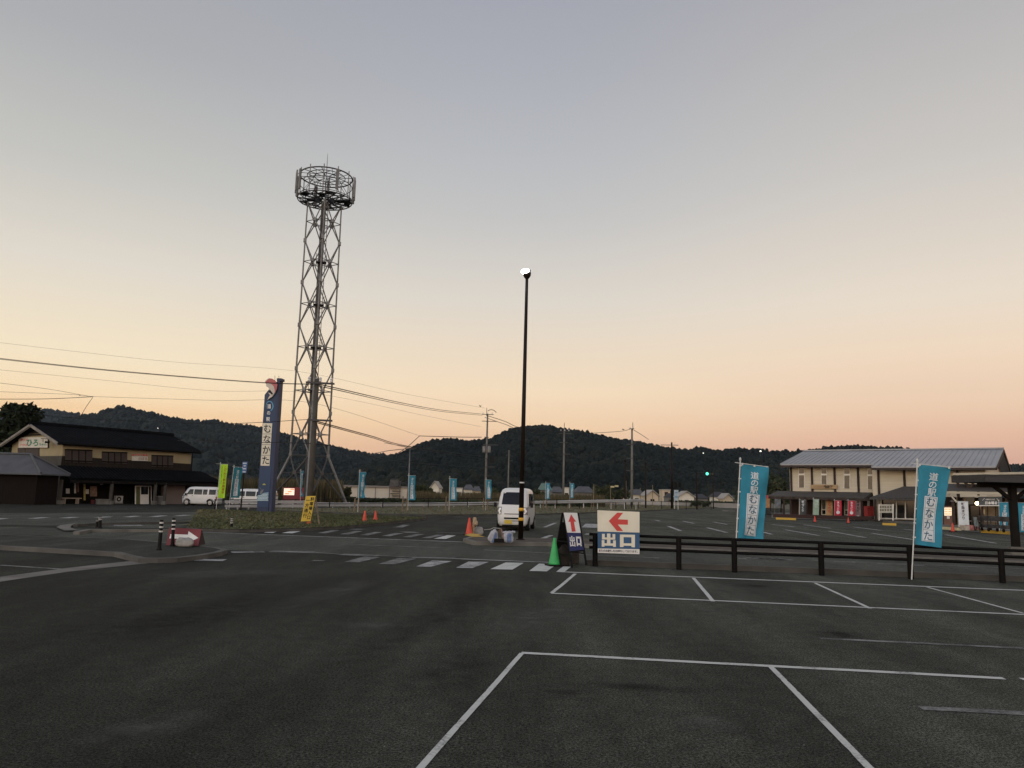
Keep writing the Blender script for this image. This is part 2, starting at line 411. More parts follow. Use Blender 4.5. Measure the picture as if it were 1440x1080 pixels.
# the far lot
mb = MB()
for a, b in (((766, 741.5), (781, 735.4)), ((940, 740), (957, 746.6)), ((961, 733), (976, 736.2)), ((994, 742), (1022, 749)), ((1003, 734), (1022, 737.5)), ((1073, 748.2), (1085, 751.6)),
             ((1104, 745), (1152, 753.2)), ((1166, 747), (1217, 756)), ((1130, 738), (1168, 743)), ((1085, 737.5), (1117, 741)), ((1226, 750), (1285, 759)), ((1200, 741), (1240, 746)), ((1330, 752), (1400, 764)), ((922, 731.5), (928, 733)), ((760, 758.5), (775, 752.8)), ((1270, 744), (1310, 748.5)),
             ((882, 729), (872, 732)), ((1050, 733.5), (1064, 736))):
    stripe(mb, a, b, 0.2, 0.0052)
stripe(mb, (829, 742), (833, 736.8), 0.8, 0.0055); stripe(mb, (823, 751), (829, 751.2), 0.9, 0.0055)
structure('parking_lines', mb, P_MID)
mb = MB()
for a, b in (((757, 737.2), (829, 737.6)), ((860, 733.5), (1000, 735.5)), ((1000, 735.5), (1100, 738.5)), ((893, 741), (992, 743.8)), ((992, 743.8), (1100, 747)), ((1100, 747), (1290, 754)), ((1290, 754), (1440, 761.5)), ((1090, 739.5), (1200, 743)), ((745, 727), (860, 727.5)), ((640, 727), (735, 729))):
    stripe(mb, a, b, 0.16, 0.005)
structure('parking_lines', mb, P_OLD)

# stains and dusty tyre tracks that fade out at their edges
def stain_mat(name, c, k):
    m = bpy.data.materials.new(name); m.use_nodes = True; t = m.node_tree; b = t.nodes['Principled BSDF']; L = t.links.new
    tcn = t.nodes.new('ShaderNodeTexCoord'); ln = t.nodes.new('ShaderNodeVectorMath'); ln.operation = 'LENGTH'; L(tcn.outputs['Object'], ln.inputs[0])
    mr = t.nodes.new('ShaderNodeMapRange'); mr.interpolation_type = 'SMOOTHSTEP'; mr.inputs[1].default_value = 1.0; mr.inputs[2].default_value = 0.1; L(ln.outputs['Value'], mr.inputs[0])
    g_ = t.nodes.new('ShaderNodeNewGeometry'); n = t.nodes.new('ShaderNodeTexNoise'); n.inputs['Scale'].default_value = 3.0; n.inputs['Detail'].default_value = 7; n.inputs['Roughness'].default_value = 0.7; L(g_.outputs['Position'], n.inputs[0])
    r = t.nodes.new('ShaderNodeMapRange'); r.inputs[1].default_value = 0.32; r.inputs[2].default_value = 0.66; L(n.outputs[0], r.inputs[0])
    mu = t.nodes.new('ShaderNodeMath'); mu.operation = 'MULTIPLY'; L(mr.outputs[0], mu.inputs[0]); L(r.outputs[0], mu.inputs[1])
    m2 = t.nodes.new('ShaderNodeMath'); m2.operation = 'MULTIPLY'; m2.inputs[1].default_value = k; L(mu.outputs[0], m2.inputs[0]); L(m2.outputs[0], b.inputs['Alpha'])
    b.inputs['Base Color'].default_value = tuple(c) + (1,); b.inputs['Roughness'].default_value = 0.9; b.inputs['Specular IOR Level'].default_value = 0.08
    return m
ST_D = stain_mat('oil_stain', (0.012, 0.012, 0.011), 0.65); ST_L = stain_mat('pale_dust', (0.13, 0.13, 0.112), 0.45); ST_M = stain_mat('rubber_track', (0.016, 0.016, 0.014), 0.45)
def stain(a, b, w, m, z):
    A = gp(*a); B = gp(*b); d = B - A; o = MB().quad((-1, -1, 0), (1, -1, 0), (1, 1, 0), (-1, 1, 0)).build('stain', m)
    c = (A + B) / 2; o.location = (c.x, c.y, z); o.rotation_euler = (0, 0, math.atan2(d.y, d.x)); o.scale = (d.length / 2, w, 1); tag(o, kind='structure')
for k, (a, b, w, m) in enumerate((((330, 874), (560, 806), 0.55, ST_L), ((150, 812), (470, 803), 1.0, ST_L), ((455, 876), (600, 884), 0.5, ST_L), ((690, 905), (800, 845), 0.6, ST_L), ((1030, 824), (1092, 825.5), 0.35, ST_D), ((800, 960), (1010, 975), 0.18, ST_D), ((740, 972), (830, 976), 0.12, ST_D), ((1120, 890), (1230, 896), 0.4, ST_D),
    ((0, 930), (420, 830), 0.9, ST_M), ((330, 1010), (720, 812), 0.5, ST_M), ((560, 1000), (700, 900), 0.5, ST_M), ((60, 1060), (330, 1000), 0.35, ST_L), ((940, 1010), (1060, 1030), 0.3, ST_L), ((860, 771), (960, 775), 1.2, ST_M), ((420, 768), (560, 772), 2.0, ST_L))):
    stain(a, b, w, m, 0.0092 + 0.0004 * k)
# kerbs and islands
def island(pts, h, top, kerb=CONC, name='traffic_island', inset=0.16, topname='pavement'):
    base = poly(pts, h); vs = [Vector((p.x, p.y, -0.02)) for p in base]
    structure('kerb', MB().prism(vs, (0, 0, h + 0.02)), kerb)
    c = sum(base, Vector()) / len(base); n = len(base); ins = []
    area = sum(base[i].x * base[(i + 1) % n].y - base[(i + 1) % n].x * base[i].y for i in range(n))
    sg = 1 if area > 0 else -1
    for i in range(n):
        a, b, d = base[i - 1], base[i], base[(i + 1) % n]
        e1 = (b - a); e2 = (d - b); n1 = Vector((-e1.y, e1.x, 0)).normalized(); n2 = Vector((-e2.y, e2.x, 0)).normalized()
        m = n1 + n2
        if m.length < 0.3: m = n1
        m.normalize(); k = inset / max(0.5, m.dot(n1))
        q = b + m * k * sg; ins.append(Vector((q.x, q.y, h + 0.004)))
    mb = MB(); mb.add(ins, [tuple(range(n))]); structure(topname, mb, top)
def kerbline(pts, w, h, m, name='kerb'):
    mb = MB(); ps = [gp(x, y, h) for x, y in pts]
    for i in range(len(ps) - 1):
        a, b = ps[i], ps[i + 1]; d = (b - a); L_ = d.length
        mb.box(((a.x + b.x) / 2, (a.y + b.y) / 2, h / 2 - 0.01 + i * 0.0007), (L_ + w * 0.4, w, h + 0.02), math.atan2(d.y, d.x))
    structure(name, mb, m)
island([(-120, 760), (0, 767.5), (62, 771), (160, 776.5), (178, 781), (195, 784.8), (222, 785.3), (250, 784.4), (285, 780.5), (310, 776.2), (320, 773), (308, 770), (270, 766), (222, 761.5), (175, 757.5), (62, 754), (0, 751), (-120, 747)], 0.10, A_ISLE, M('kerb_concrete_mid', (0.080, 0.076, 0.067), 0.9, 0.4, 1.2, 0.5, 25))
sheet('gutter', [(-80, 823), (0, 811.5), (95, 799), (192, 788.3), (257, 788.6), (192, 794), (95, 804.5), (0, 818.5), (-80, 832)], 0.006, CONC)
kerbline([(108, 747.5), (125, 744.5), (235, 744.3), (300, 743)], 0.18, 0.10, CONC)
kerbline([(300, 731.5), (275, 733), (200, 734), (140, 735), (107, 737)], 0.16, 0.10, CONC_B)
sheet('pavement', [(79, 743), (85, 740.3), (107, 737.3), (100, 741), (99, 744), (110, 747.6), (90, 748)], 0.05, CONC)
island([(651, 757.5), (660, 754.6), (690, 755.6), (840, 758), (1029, 766), (1140, 769.5), (1440, 781), (1700, 792), (1700, 800), (1440, 789), (1140, 777.5), (951, 770.5), (840, 766), (770, 763), (700, 762), (665, 761.5)], 0.12, SOIL, CONC, topname='planting_bed')
sheet('kerb_nose', [(652.5, 757.6), (661, 755.3), (678, 756.2), (672, 757.6), (682, 760.4), (664, 760.4)], 0.0, P_YEL).location.z = 0.133
# kerb wall under the brown fence
mb = MB(); ps = [gp(826, 795.5), gp(1029, 803.2), gp(1155, 808), gp(1411, 818), gp(1700, 829)]
for i in range(len(ps) - 1):
    a, b = ps[i] + Vector((0, 0.12, 0)), ps[i + 1] + Vector((0, 0.12, 0)); d = b - a
    mb.box(((a.x + b.x) / 2, (a.y + b.y) / 2 + 0.08, 0.055 + 0.001 * i), (d.length, 0.17, 0.13), math.atan2(d.y, d.x))
structure('kerb', mb, CONC_B)

# grass: ground sheet and blades
ISLE_G = [(262, 742), (300, 743.8), (337, 744.5), (424, 742.7), (471, 741), (540, 735), (600, 728.3), (560, 726.3), (500, 724.7), (440, 722.4), (400, 720), (300, 721.5), (278, 727)]
VERGE = [(380, 717.5), (500, 721.7), (600, 723.6), (740, 722.9), (860, 719.6), (900, 718.3), (957, 715.2), (1010, 713.2), (1010, 711.3), (900, 710.5), (740, 710.5), (600, 712.5), (500, 714), (380, 714.5)]
def mound(x, y):
    a = gp(292, 731); d = ((x - a.x) / 3.2) ** 2 + ((y - a.y) / 5.5) ** 2
    return 0.32 * math.exp(-d)
def inside(p, pts):
    r = False; j = len(pts) - 1
    for i in range(len(pts)):
        a, b = pts[i], pts[j]
        if (a.y > p[1]) != (b.y > p[1]) and p[0] < (b.x - a.x) * (p[1] - a.y) / (b.y - a.y) + a.x: r = not r
        j = i
    return r
def turf(pts, h, kerb=True):
    base = poly(pts, h); 
    structure('kerb', MB().prism([Vector((p.x, p.y, -0.02)) for p in base], (0, 0, h + 0.01)), CONC_B)
    mb = MB(); mb.add([Vector((p.x, p.y, h + 0.006)) for p in base], [tuple(range(len(base)))]); structure('turf_ground', mb, GRASS_G)
    if h < 0.11: return base, (min(p.x for p in base), max(p.x for p in base), min(p.y for p in base), max(p.y for p in base))
    mb = MB(); x0 = min(p.x for p in base); x1 = max(p.x for p in base); y0 = min(p.y for p in base); y1 = max(p.y for p in base)
    st = 0.7 if h < 0.13 and x1 - x0 < 40 else 1.6
    nx = int((x1 - x0) / st); ny = int((y1 - y0) / st); idx = {}; vs = []; fs = []
    def vid(i, j):
        if (i, j) not in idx:
            x = x0 + i * st; y = y0 + j * st
            idx[(i, j)] = len(vs); vs.append((x, y, h - 0.012 + mound(x, y) * (1 + 0.3 * mnoise.noise((x * 0.9, y * 0.9, 0)))))
        return idx[(i, j)]
    for i in range(nx):
        for j in range(ny):
            if mound(x0 + (i + 0.5) * st, y0 + (j + 0.5) * st) > 0.02 and inside((x0 + (i + 0.5) * st, y0 + (j + 0.5) * st), base): fs.append((vid(i, j), vid(i + 1, j), vid(i + 1, j + 1), vid(i, j + 1)))
    mb.add(vs, fs); structure('turf_ground', mb, GRASS_G, smooth=True)
    return base, (x0, x1, y0, y1)
def blades(name, base, bb, n, h, hb, mats, label=None):
    mbs = [MB() for _ in mats]; k = 0
    while k < n:
        x = rng.uniform(bb[0], bb[1]); y = rng.uniform(bb[2], bb[3])
        if not inside((x, y), base): continue
        k += 1; z = h + mound(x, y); q = mbs[min(len(mats) - 1, int((mnoise.noise((x * 0.18, y * 0.12, 3)) * 0.9 + 0.5 + rng.uniform(-.25, .25)) * len(mats))) if True else 0]
        a = rng.uniform(0, 3.14); w = rng.uniform(0.03, 0.07); hh = hb * rng.uniform(0.4, 1.2); lx, ly = rng.uniform(-.06, .06), rng.uniform(-.06, .06)
        c, s_ = math.cos(a) * w, math.sin(a) * w
        q.add([(x - c, y - s_, z), (x + c, y + s_, z), (x + lx, y + ly, z + hh)], [(0, 1, 2)])
    for q, m in zip(mbs, mats):
        if q.v: tag(q.build(name, m, fix=False), kind='stuff')
G1 = M('grass_dry', (0.115, 0.098, 0.050), 0.9, 0.3, 1); G2 = M('grass_green', (0.076, 0.082, 0.036), 0.9, 0.3, 1); G3 = M('grass_dark', (0.058, 0.064, 0.029), 0.9, 0.3, 1)
base, bb = turf(ISLE_G, 0.12); blades('grass', base, bb, 12000, 0.125, 0.075, (G1, G2, G3))
base, bb = turf(VERGE, 0.10); blades('grass', base, bb, 9000, 0.105, 0.11, (G1, G1, G2))

# ------------------------------------------------------------------ hills with forest
def interp(tab, x):
    if x <= tab[0][0]: return tab[0][1]
    for (a, b), (c, d) in zip(tab, tab[1:]):
        if x <= c: return b + (d - b) * (x - a) / (c - a)
    return tab[-1][1]
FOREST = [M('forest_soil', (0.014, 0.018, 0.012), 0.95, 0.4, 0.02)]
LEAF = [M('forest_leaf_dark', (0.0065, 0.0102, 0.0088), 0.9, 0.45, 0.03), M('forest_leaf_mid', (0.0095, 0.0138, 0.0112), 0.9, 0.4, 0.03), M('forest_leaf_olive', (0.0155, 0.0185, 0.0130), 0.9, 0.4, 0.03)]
def ico():
    import bmesh
    bm = bmesh.new(); bmesh.ops.create_icosphere(bm, subdivisions=2, radius=1.0)
    vs = [v.co.copy() for v in bm.verts]; fs = [tuple(v.index for v in f.verts) for f in bm.faces]; bm.free(); return vs, fs
ICO = ico()
def ico1():
    import bmesh
    bm = bmesh.new(); bmesh.ops.create_icosphere(bm, subdivisions=1, radius=1.0)
    vs = [v.co.copy() for v in bm.verts]; fs = [tuple(v.index for v in f.verts) for f in bm.faces]; bm.free(); return vs, fs
ICO1 = ico1()
def hill(tab, x0, x1, Yb, Yr, ntree, size, drop, seed, name='hill', lod=None):
    st = 5; cols = list(range(x0, x1 + st, st)); rows = 22; pts = {}
    for i, px in enumerate(cols):
        py = interp(tab, px); yr = Yr * (1 + 0.10 * mnoise.noise((px * 0.006, seed, 0)))
        top = at(px, py, yr); zr = top.z - drop; dirx = top.x / top.y
        for j in range(rows + 3):
            if j <= rows:
                t = j / rows; y = Yb + (yr - Yb) * t; z = zr * (t ** 1.15)
                n = mnoise.fractal((px * 0.012, t * 2.4, seed * 3.1), 0.8, 2.2, 4)
                z += zr * 0.17 * n * (4 * t * (1 - t)) ** 0.8
            else:
                k = j - rows; y = yr + 160 * k; z = zr * (1 - 0.35 * k)
            pts[(i, j)] = Vector((dirx * y, y, z - 0.5))
    mb = MB(); w = rows + 3
    mb.add([pts[(i, j)] for i in range(len(cols)) for j in range(w)],
           [(i * w + j, (i + 1) * w + j, (i + 1) * w + j + 1, i * w + j + 1) for i in range(len(cols) - 1) for j in range(w - 1)])
    structure(name, mb, FOREST[0], smooth=True)
    r2 = random.Random(seed); acc = [([], []) for _ in LEAF]
    for k in range(ntree):
        i = r2.uniform(0, len(cols) - 1.01); j = rows * (r2.random() ** 0.8)
        if r2.random() < 0.16: j = rows + r2.uniform(-0.6, 0.3)
        a, b = int(i), int(j); u, v = i - a, j - b; b = min(b, w - 2)
        p = pts[(a, b)].lerp(pts[(a + 1, b)], u).lerp(pts[(a, b + 1)].lerp(pts[(a + 1, b + 1)], u), v)
        s = size * r2.uniform(0.5, 1.15); hs = s * r2.uniform(0.75, 1.5)
        tone = mnoise.noise((p.x * 0.006, p.y * 0.006, seed)) + r2.uniform(-0.5, 0.5)
        L_ = acc[0 if tone < -0.12 else 1 if tone < 0.42 else 2]
        o = len(L_[0]); sv = r2.random() * 50
        V, Fc = lod or ICO
        for q in V:
            n = 1 + 0.45 * mnoise.noise((q.x * 1.3 + sv, q.y * 1.3, q.z * 1.3))
            L_[0].append((p.x + q.x * s * n, p.y + q.y * s * n, p.z + hs * 0.35 + q.z * hs * n))
        L_[1].extend([tuple(t + o for t in f) for f in Fc])
    for (vv, ff), m in zip(acc, LEAF):
        mb = MB(); mb.v = vv; mb.f = ff; tag(mb.build('forest', m, smooth=False, fix=False), kind='stuff')
FAR_L = [(-700, 600), (-200, 590), (30, 577.5), (65, 576), (95, 580), (115, 583), (140, 588), (200, 600), (320, 640)]
MID_L = [(-700, 640), (-100, 625), (40, 600), (115, 583.5), (135, 580), (150, 575), (165, 571.5), (175, 571), (195, 577), (215, 579.5), (240, 586.5), (270, 591), (300, 590.5), (330, 596), (360, 600), (390, 606.5), (420, 616.5), (450, 622.5), (470, 628.5), (500, 635), (530, 639), (560, 641), (600, 650), (700, 680)]
MAIN = [(480, 670), (540, 643), (560, 640), (580, 630.5), (600, 622.5), (620, 619), (640, 619.5), (660, 621.5), (690, 618), (710, 608), (735, 601), (765, 599), (790, 603.5), (810, 607), (840, 612), (870, 619), (900, 622.5), (930, 629), (955, 633), (975, 636), (1000, 644), (1060, 665), (1100, 690)]
BACK_R = [(880, 660), (940, 640), (975, 631.5), (990, 630.5), (1010, 634.5), (1020, 633.5), (1040, 631), (1060, 631.5), (1080, 634.5), (1100, 636), (1140, 633), (1165, 629.5), (1195, 628), (1225, 628.5), (1260, 630), (1300, 634), (1350, 642), (1400, 652), (1425, 655), (1460, 656), (1560, 650), (1800, 640)]
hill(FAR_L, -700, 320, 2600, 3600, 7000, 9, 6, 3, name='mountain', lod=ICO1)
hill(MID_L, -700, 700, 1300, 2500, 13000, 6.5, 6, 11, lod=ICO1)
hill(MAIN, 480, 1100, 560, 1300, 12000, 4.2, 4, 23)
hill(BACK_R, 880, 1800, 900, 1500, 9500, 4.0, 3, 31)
# ------------------------------------------------------------------ shared colours
GALV = M('galvanised_steel', (0.165, 0.163, 0.158), 0.55, 0.25, 2.0, metal=0.5)
GALV_D = M('galvanised_steel_dark', (0.07, 0.068, 0.065), 0.6, 0.25, 2.0, metal=0.4)
CABLE = M('black_cable', (0.018, 0.018, 0.018), 0.7, 0.2)
CONCP = M('concrete_pole', (0.15, 0.143, 0.13), 0.9, 0.25, 1.2, 0.2, 25)
RUSTY = M('weathered_timber', (0.13, 0.095, 0.06), 0.9, 0.35, 3, 0.3, 20)
BLACK = M('black_paint', (0.007, 0.0065, 0.006), 0.55, 0.2)
BROWNB = M('dark_brown_paint', (0.012, 0.008, 0.0065), 0.5, 0.3)
WHITE = M('white_paint', (0.62, 0.61, 0.58), 0.5, 0.08)
WHITEP = M('white_panel', (0.66, 0.65, 0.61), 0.45, 0.06)
CREAM = M('cream_panel', (0.64, 0.60, 0.48), 0.5, 0.08, 2)
REDP = M('red_lettering', (0.50, 0.045, 0.04), 0.5, 0.1)
BLUEP = M('blue_panel', (0.020, 0.075, 0.165), 0.5, 0.12, 2)
NAVY = M('navy_panel', (0.010, 0.016, 0.085), 0.5, 0.1)
TEAL = M('teal_cloth', (0.028, 0.205, 0.29), 0.85, 0.14, 4)
TEALL = M('pale_teal_lettering', (0.035, 0.11, 0.16), 0.8, 0.1)
CLOTHW = M('white_cloth_print', (0.60, 0.63, 0.64), 0.85, 0.08, 4)
ORANGE = M('orange_cone_plastic', (0.55, 0.06, 0.03), 0.5, 0.15, 5)
GREENC = M('green_cone_plastic', (0.03, 0.34, 0.09), 0.45, 0.12, 5)
INK = M('black_lettering', (0.02, 0.02, 0.022), 0.6, 0.1)
YELB = M('yellow_panel', (0.62, 0.43, 0.05), 0.5, 0.12, 3)
YELP = M('yellow_band', (0.62, 0.33, 0.02), 0.5, 0.12, 3)

def wbuild(mb, name, m, parent, smooth=False, label=None):
    inv = (Matrix.Translation(parent.location) @ parent.rotation_euler.to_matrix().to_4x4()).inverted()
    p = parent.parent
    while p is not None:
        inv = inv @ (Matrix.Translation(p.location) @ p.rotation_euler.to_matrix().to_4x4()).inverted(); p = p.parent
    mb.xf(inv); o = mb.build(name, m, parent, smooth=smooth)
    if label: o['label'] = label
    return o
def gx(px, py, Y):                          # ground position under a pixel at depth Y
    p = at(px, py, Y); return Vector((p.x, Y, 0.0))
def view_axes(p):
    v = Vector((p.x, p.y, 0)).normalized(); return Vector((v.y, -v.x, 0)), v   # right, away

# ------------------------------------------------------------------ lattice mast
c0 = gx(431, 707, 84.0); vr, va = view_axes(c0)
mast = empty('lattice_tower', c0, 0, 'tall grey steel lattice tower crowned by a round antenna platform', 'tower')
zl = [0.0] + [zat(c0.x, c0.y, y) for y in (665.5, 641, 580.5, 519.5, 458.5, 399, 340.5, 287)]
HW0, HW1 = 4.25, 1.98
DIR = [-vr, -va, vr, va]
def hw(z): return HW0 + (HW1 - HW0) * z / zl[2] if z < zl[2] else HW1 - 0.12 * (z - zl[2]) / (zl[-1] - zl[2])
def lp(k, z): return c0 + DIR[k % 4] * hw(z) + Vector((0, 0, z))
for k in range(4):
    mb = MB(); mb.tube([lp(k, 0), lp(k, zl[2])], 0.13, 8); mb.tube([lp(k, zl[2]), lp(k, zl[-1])], [0.11, 0.075], 8)
    for z in zl[2:-1]: mb.box(lp(k, z), (0.34, 0.34, 0.4), math.atan2(vr.y, vr.x))
    mb.box(lp(k, 0.15), (0.7, 0.7, 0.3)); wbuild(mb, 'leg', GALV, mast)
levels = [(0, zl[2])] + [(zl[i], zl[i + 1]) for i in range(2, 8)]
for i, (a, b) in enumerate(levels):
    mb = MB(); zm = zl[1] if i == 0 else (a + b) / 2; r = 0.085 if i == 0 else 0.062; nodes = []
    for k in range(4):
        if i == 0:
            nd = (lp(k, zm) + lp(k + 1, zm)) / 2
            for q in (lp(k, a), lp(k + 1, a), lp(k, b), lp(k + 1, b)): mb.tube([q, nd], r, 6)
        else:
            nd = (lp(k, zm) + lp(k + 1, zm)) / 2
            mb.tube([lp(k, a), lp(k + 1, b)], r, 6); mb.tube([lp(k + 1, a), lp(k, b)], r, 6)
        nodes.append(nd); mb.tube([lp(k, zm), nd, lp(k + 1, zm)], 0.045, 6)
        mb.box(nd, (0.36, 0.36, 0.36))
    for k in range(4): mb.tube([nodes[k], nodes[(k + 1) % 4]], 0.045, 6)
    if i == 0:
        for k in range(4): mb.tube([lp(k, b), lp(k + 1, b)], 0.06, 6)
    wbuild(mb, 'cross_bracing', GALV if i != 0 else GALV_D, mast)
mb = MB()
for dx in (-0.30, -0.18, -0.06, 0.06): mb.bar(c0 + vr * dx, c0 + vr * dx + Vector((0, 0, zl[-1] + 0.2)), 0.10)
z = 0.6
while z < zl[-1]: mb.bar(c0 + vr * -0.36 + va * 0.06 + Vector((0, 0, z)), c0 + vr * 0.1 + va * 0.06 + Vector((0, 0, z)), 0.05); z += 0.7
wbuild(mb, 'cable_run', GALV_D, mast)
mb = MB()
for dx in (0.16, 0.40): mb.tube([c0 + vr * dx - va * 0.1, c0 + vr * dx - va * 0.1 + Vector((0, 0, zl[-1] + 3.4))], 0.04, 6)
z = 0.4
while z < zl[-1] + 3.2: mb.bar(c0 + vr * 0.16 - va * 0.1 + Vector((0, 0, z)), c0 + vr * 0.40 - va * 0.1 + Vector((0, 0, z)), 0.03); z += 0.42
wbuild(mb, 'ladder', GALV, mast)
for py in (609, 549, 489, 429, 369.5):
    z = zat(c0.x, c0.y, py); mb = MB(); mb.box(c0 + Vector((0, 0, z)), (1.15, 1.0, 0.06), math.atan2(vr.y, vr.x))
    for sx in (-0.55, 0.55):
        for sy in (-0.5, 0.5): mb.bar(c0 + vr * sx + va * sy + Vector((0, 0, z)), c0 + vr * sx + va * sy + Vector((0, 0, z + 0.9)), 0.04)
        mb.bar(c0 + vr * sx - va * 0.5 + Vector((0, 0, z + 0.9)), c0 + vr * sx + va * 0.5 + Vector((0, 0, z + 0.9)), 0.035)
    wbuild(mb, 'landing', GALV_D, mast)
ztop = zat(c0.x, c0.y, 282); zup = zat(c0.x, c0.y, 249.5)
def ring(mb, r, z, t, n=40):
    ps = [c0 + Vector((math.cos(a) * r, math.sin(a) * r, z)) for a in [2 * math.pi * k / n for k in range(n + 1)]]
    mb.tube(ps, t, 6, cap=False)
def pol(r, a, z): return c0 + vr * (r * math.cos(a)) - va * (r * math.sin(a)) + Vector((0, 0, z))
mb = MB(); ring(mb, 3.02, ztop, 0.065); ring(mb, 2.2, ztop, 0.06); ring(mb, 1.15, ztop, 0.07); ring(mb, 2.98, ztop + 0.22, 0.035)
for k in range(16): mb.bar(pol(0.4, k * math.pi / 8, ztop), pol(3.0, k * math.pi / 8, ztop), 0.10, 0.14)
for k in range(16):
    a0 = k * math.pi / 8; a1 = a0 + math.pi / 8
    mb.bar(pol(1.15, a0, ztop - 0.02), pol(2.2, a1, ztop - 0.02), 0.06); mb.bar(pol(2.2, a1, ztop - 0.02), pol(3.0, a0, ztop - 0.02), 0.06)
    if k % 3 == 0: mb.quad(pol(2.25, a0, ztop + 0.06), pol(2.95, a0, ztop + 0.06), pol(2.95, a1, ztop + 0.06), pol(2.25, a1, ztop + 0.06))
    if k % 4 == 0: mb.quad(pol(1.2, a0, ztop + 0.06), pol(2.15, a0, ztop + 0.06), pol(2.15, a1, ztop + 0.06), pol(1.2, a1, ztop + 0.06))
wbuild(mb, 'platform_deck', GALV_D, mast)
mb = MB(); ring(mb, 2.92, zup, 0.075); ring(mb, 1.3, zup, 0.05)
ring(mb, 2.1, zup, 0.045); ring(mb, 2.92, (ztop + zup) / 2 + 0.35, 0.04)
for k in range(8): mb.bar(pol(1.3, k * math.pi / 4 + 0.2, zup), pol(2.1, k * math.pi / 4 - 0.2, zup), 0.05); mb.bar(pol(2.95, k * math.pi / 4, ztop + 0.3), pol(1.3, k * math.pi / 4 + 0.2, zup), 0.045)
for k in range(8): mb.bar(pol(0.3, k * math.pi / 4 + 0.2, zup), pol(2.92, k * math.pi / 4 + 0.2, zup), 0.06); mb.bar(pol(1.3, k * math.pi / 4 + 0.2, zup), pol(2.92, k * math.pi / 4 + 0.6, zup), 0.045)
for k in range(4): mb.tube([pol(0.3, k * math.pi / 2, ztop), pol(0.3, k * math.pi / 2, zup)], 0.05, 6)
wbuild(mb, 'upper_ring', GALV_D, mast)
for k in range(12):
    a = k * math.pi / 6 + 0.1; mb = MB(); mb.tube([pol(3.0, a, ztop - 0.1), pol(3.0, a, zup + 0.35)], 0.055, 6); wbuild(mb, 'support_post', GALV, mast)
for a, dz in ((3.14, 0.3), (2.92, 0.35), (3.4, 0.2), (0.0, 0.2), (-0.22, 0.05), (0.25, 0.25), (2.62, 0.2), (1.2, 0.1), (-1.9, 0.2)):
    mb = MB(); p = pol(3.26, a, (ztop + zup) / 2 + dz); ang = math.atan2((p - c0).y, (p - c0).x)
    mb.box(p, (0.14, 0.30, 2.35), ang)
    for s in (-0.8, 0.8): mb.bar(pol(3.0, a, p.z + s), pol(3.26, a, p.z + s), 0.06)
    wbuild(mb, 'antenna_panel', GALV, mast)
mb = MB(); zt = zat(c0.x, c0.y, 216); mb.tube([c0 + Vector((0, 0, ztop)), c0 + Vector((0, 0, zup + 1.0)), c0 + Vector((0, 0, zt))], [0.06, 0.045, 0.02], 6); wbuild(mb, 'lightning_rod', GALV, mast)

# ------------------------------------------------------------------ utility poles
def upole(px, py, Y, tpy, r, label, arms=(), mat=CONCP, extra=None, dx_top=0.0, name='utility_pole', cat='utility pole', group='utility poles'):
    b = gx(px, py, Y); zt = zat(b.x, b.y, tpy)
    e = empty(name, b, 0, label, cat, group)
    mb = MB(); mb.tube([b, b + Vector((dx_top, 0, zt))], [r, r * 0.62], 12); wbuild(mb, 'pole', mat, e, smooth=True)
    vr_, va_ = view_axes(b)
    for apy, l, rr, ins in arms:            # row, left reach, right reach, insulators
        z = zat(b.x, b.y, apy); mb = MB(); mb.bar(b - vr_ * l + Vector((0, -r, z)), b + vr_ * rr + Vector((0, -r, z)), 0.09)
        o = wbuild(mb, 'crossarm', GALV_D, e)
        if ins:
            for k in range(ins):
                mi = MB()
                q = b - vr_ * l + vr_ * ((l + rr) * (k + 0.3) / (ins - 0.4 if ins > 1 else 1)) + Vector((0, -r, z + 0.05))
                mi.lathe([(0.03, 0), (0.08, 0.05), (0.05, 0.12), (0.08, 0.17), (0.03, 0.25)], q, 8)
                wbuild(mi, 'insulator', WHITE, o)
    if extra: extra(e, b, vr_, va_)
    return e, b, zt
def cans(e, b, vr_, va_):
    z = zat(b.x, b.y, 631)
    for s in (-0.36, 0.36):
        mb = MB(); mb.lathe([(0.02, 0), (0.24, 0.02), (0.26, 0.1), (0.26, 0.9), (0.2, 0.97), (0.05, 1.0)], b + vr_ * s + Vector((0, -0.15, z - 0.6)), 12); wbuild(mb, 'transformer', GALV, e, smooth=True)
    z = zat(b.x, b.y, 646.5); mb = MB(); mb.bar(b + Vector((0, -0.1, z)), b + vr_ * 0.5 + Vector((0, -0.1, z)), 0.08)
    for k in range(3): mb.tube([b + vr_ * (0.55 + 0.25 * k) + Vector((0, 0, z - 0.5)), b + vr_ * (0.55 + 0.25 * k) + Vector((0, 0, z + 0.5))], 0.16, 8)
    wbuild(mb, 'switch_gear', CABLE, e)
    mb = MB(); z = zat(b.x, b.y, 583); 
    ps = [b + vr_ * (1.3 * t) + Vector((0, 0, z + 0.75 * math.sin(math.pi * (0.25 + 0.6 * t)))) for t in [k / 8 for k in range(9)]]
    mb.tube(ps, 0.05, 6); wbuild(mb, 'jumper_bow', CABLE, e)
    mb = MB(); z = zat(b.x, b.y, 573.5); mb.tube([b + Vector((0, 0, zat(b.x, b.y, 585))) - vr_ * 0.15, b - vr_ * 0.15 + Vector((0, 0, z))], 0.04, 6); wbuild(mb, 'rod', GALV, e)
eP, bP, zP = upole(682, 712, 115, 582, 0.19, 'grey concrete utility pole with twin transformers and black switch gear, beyond the guardrail', [(583, 0.9, 0.9, 3), (592.5, 0.8, 1.4, 0), (615, 0.4, 0.3, 0), (625.5, 0.5, 1.7, 0), (656.5, 0.2, 1.3, 0), (645, 0.3, 0.2, 0)], extra=cans)
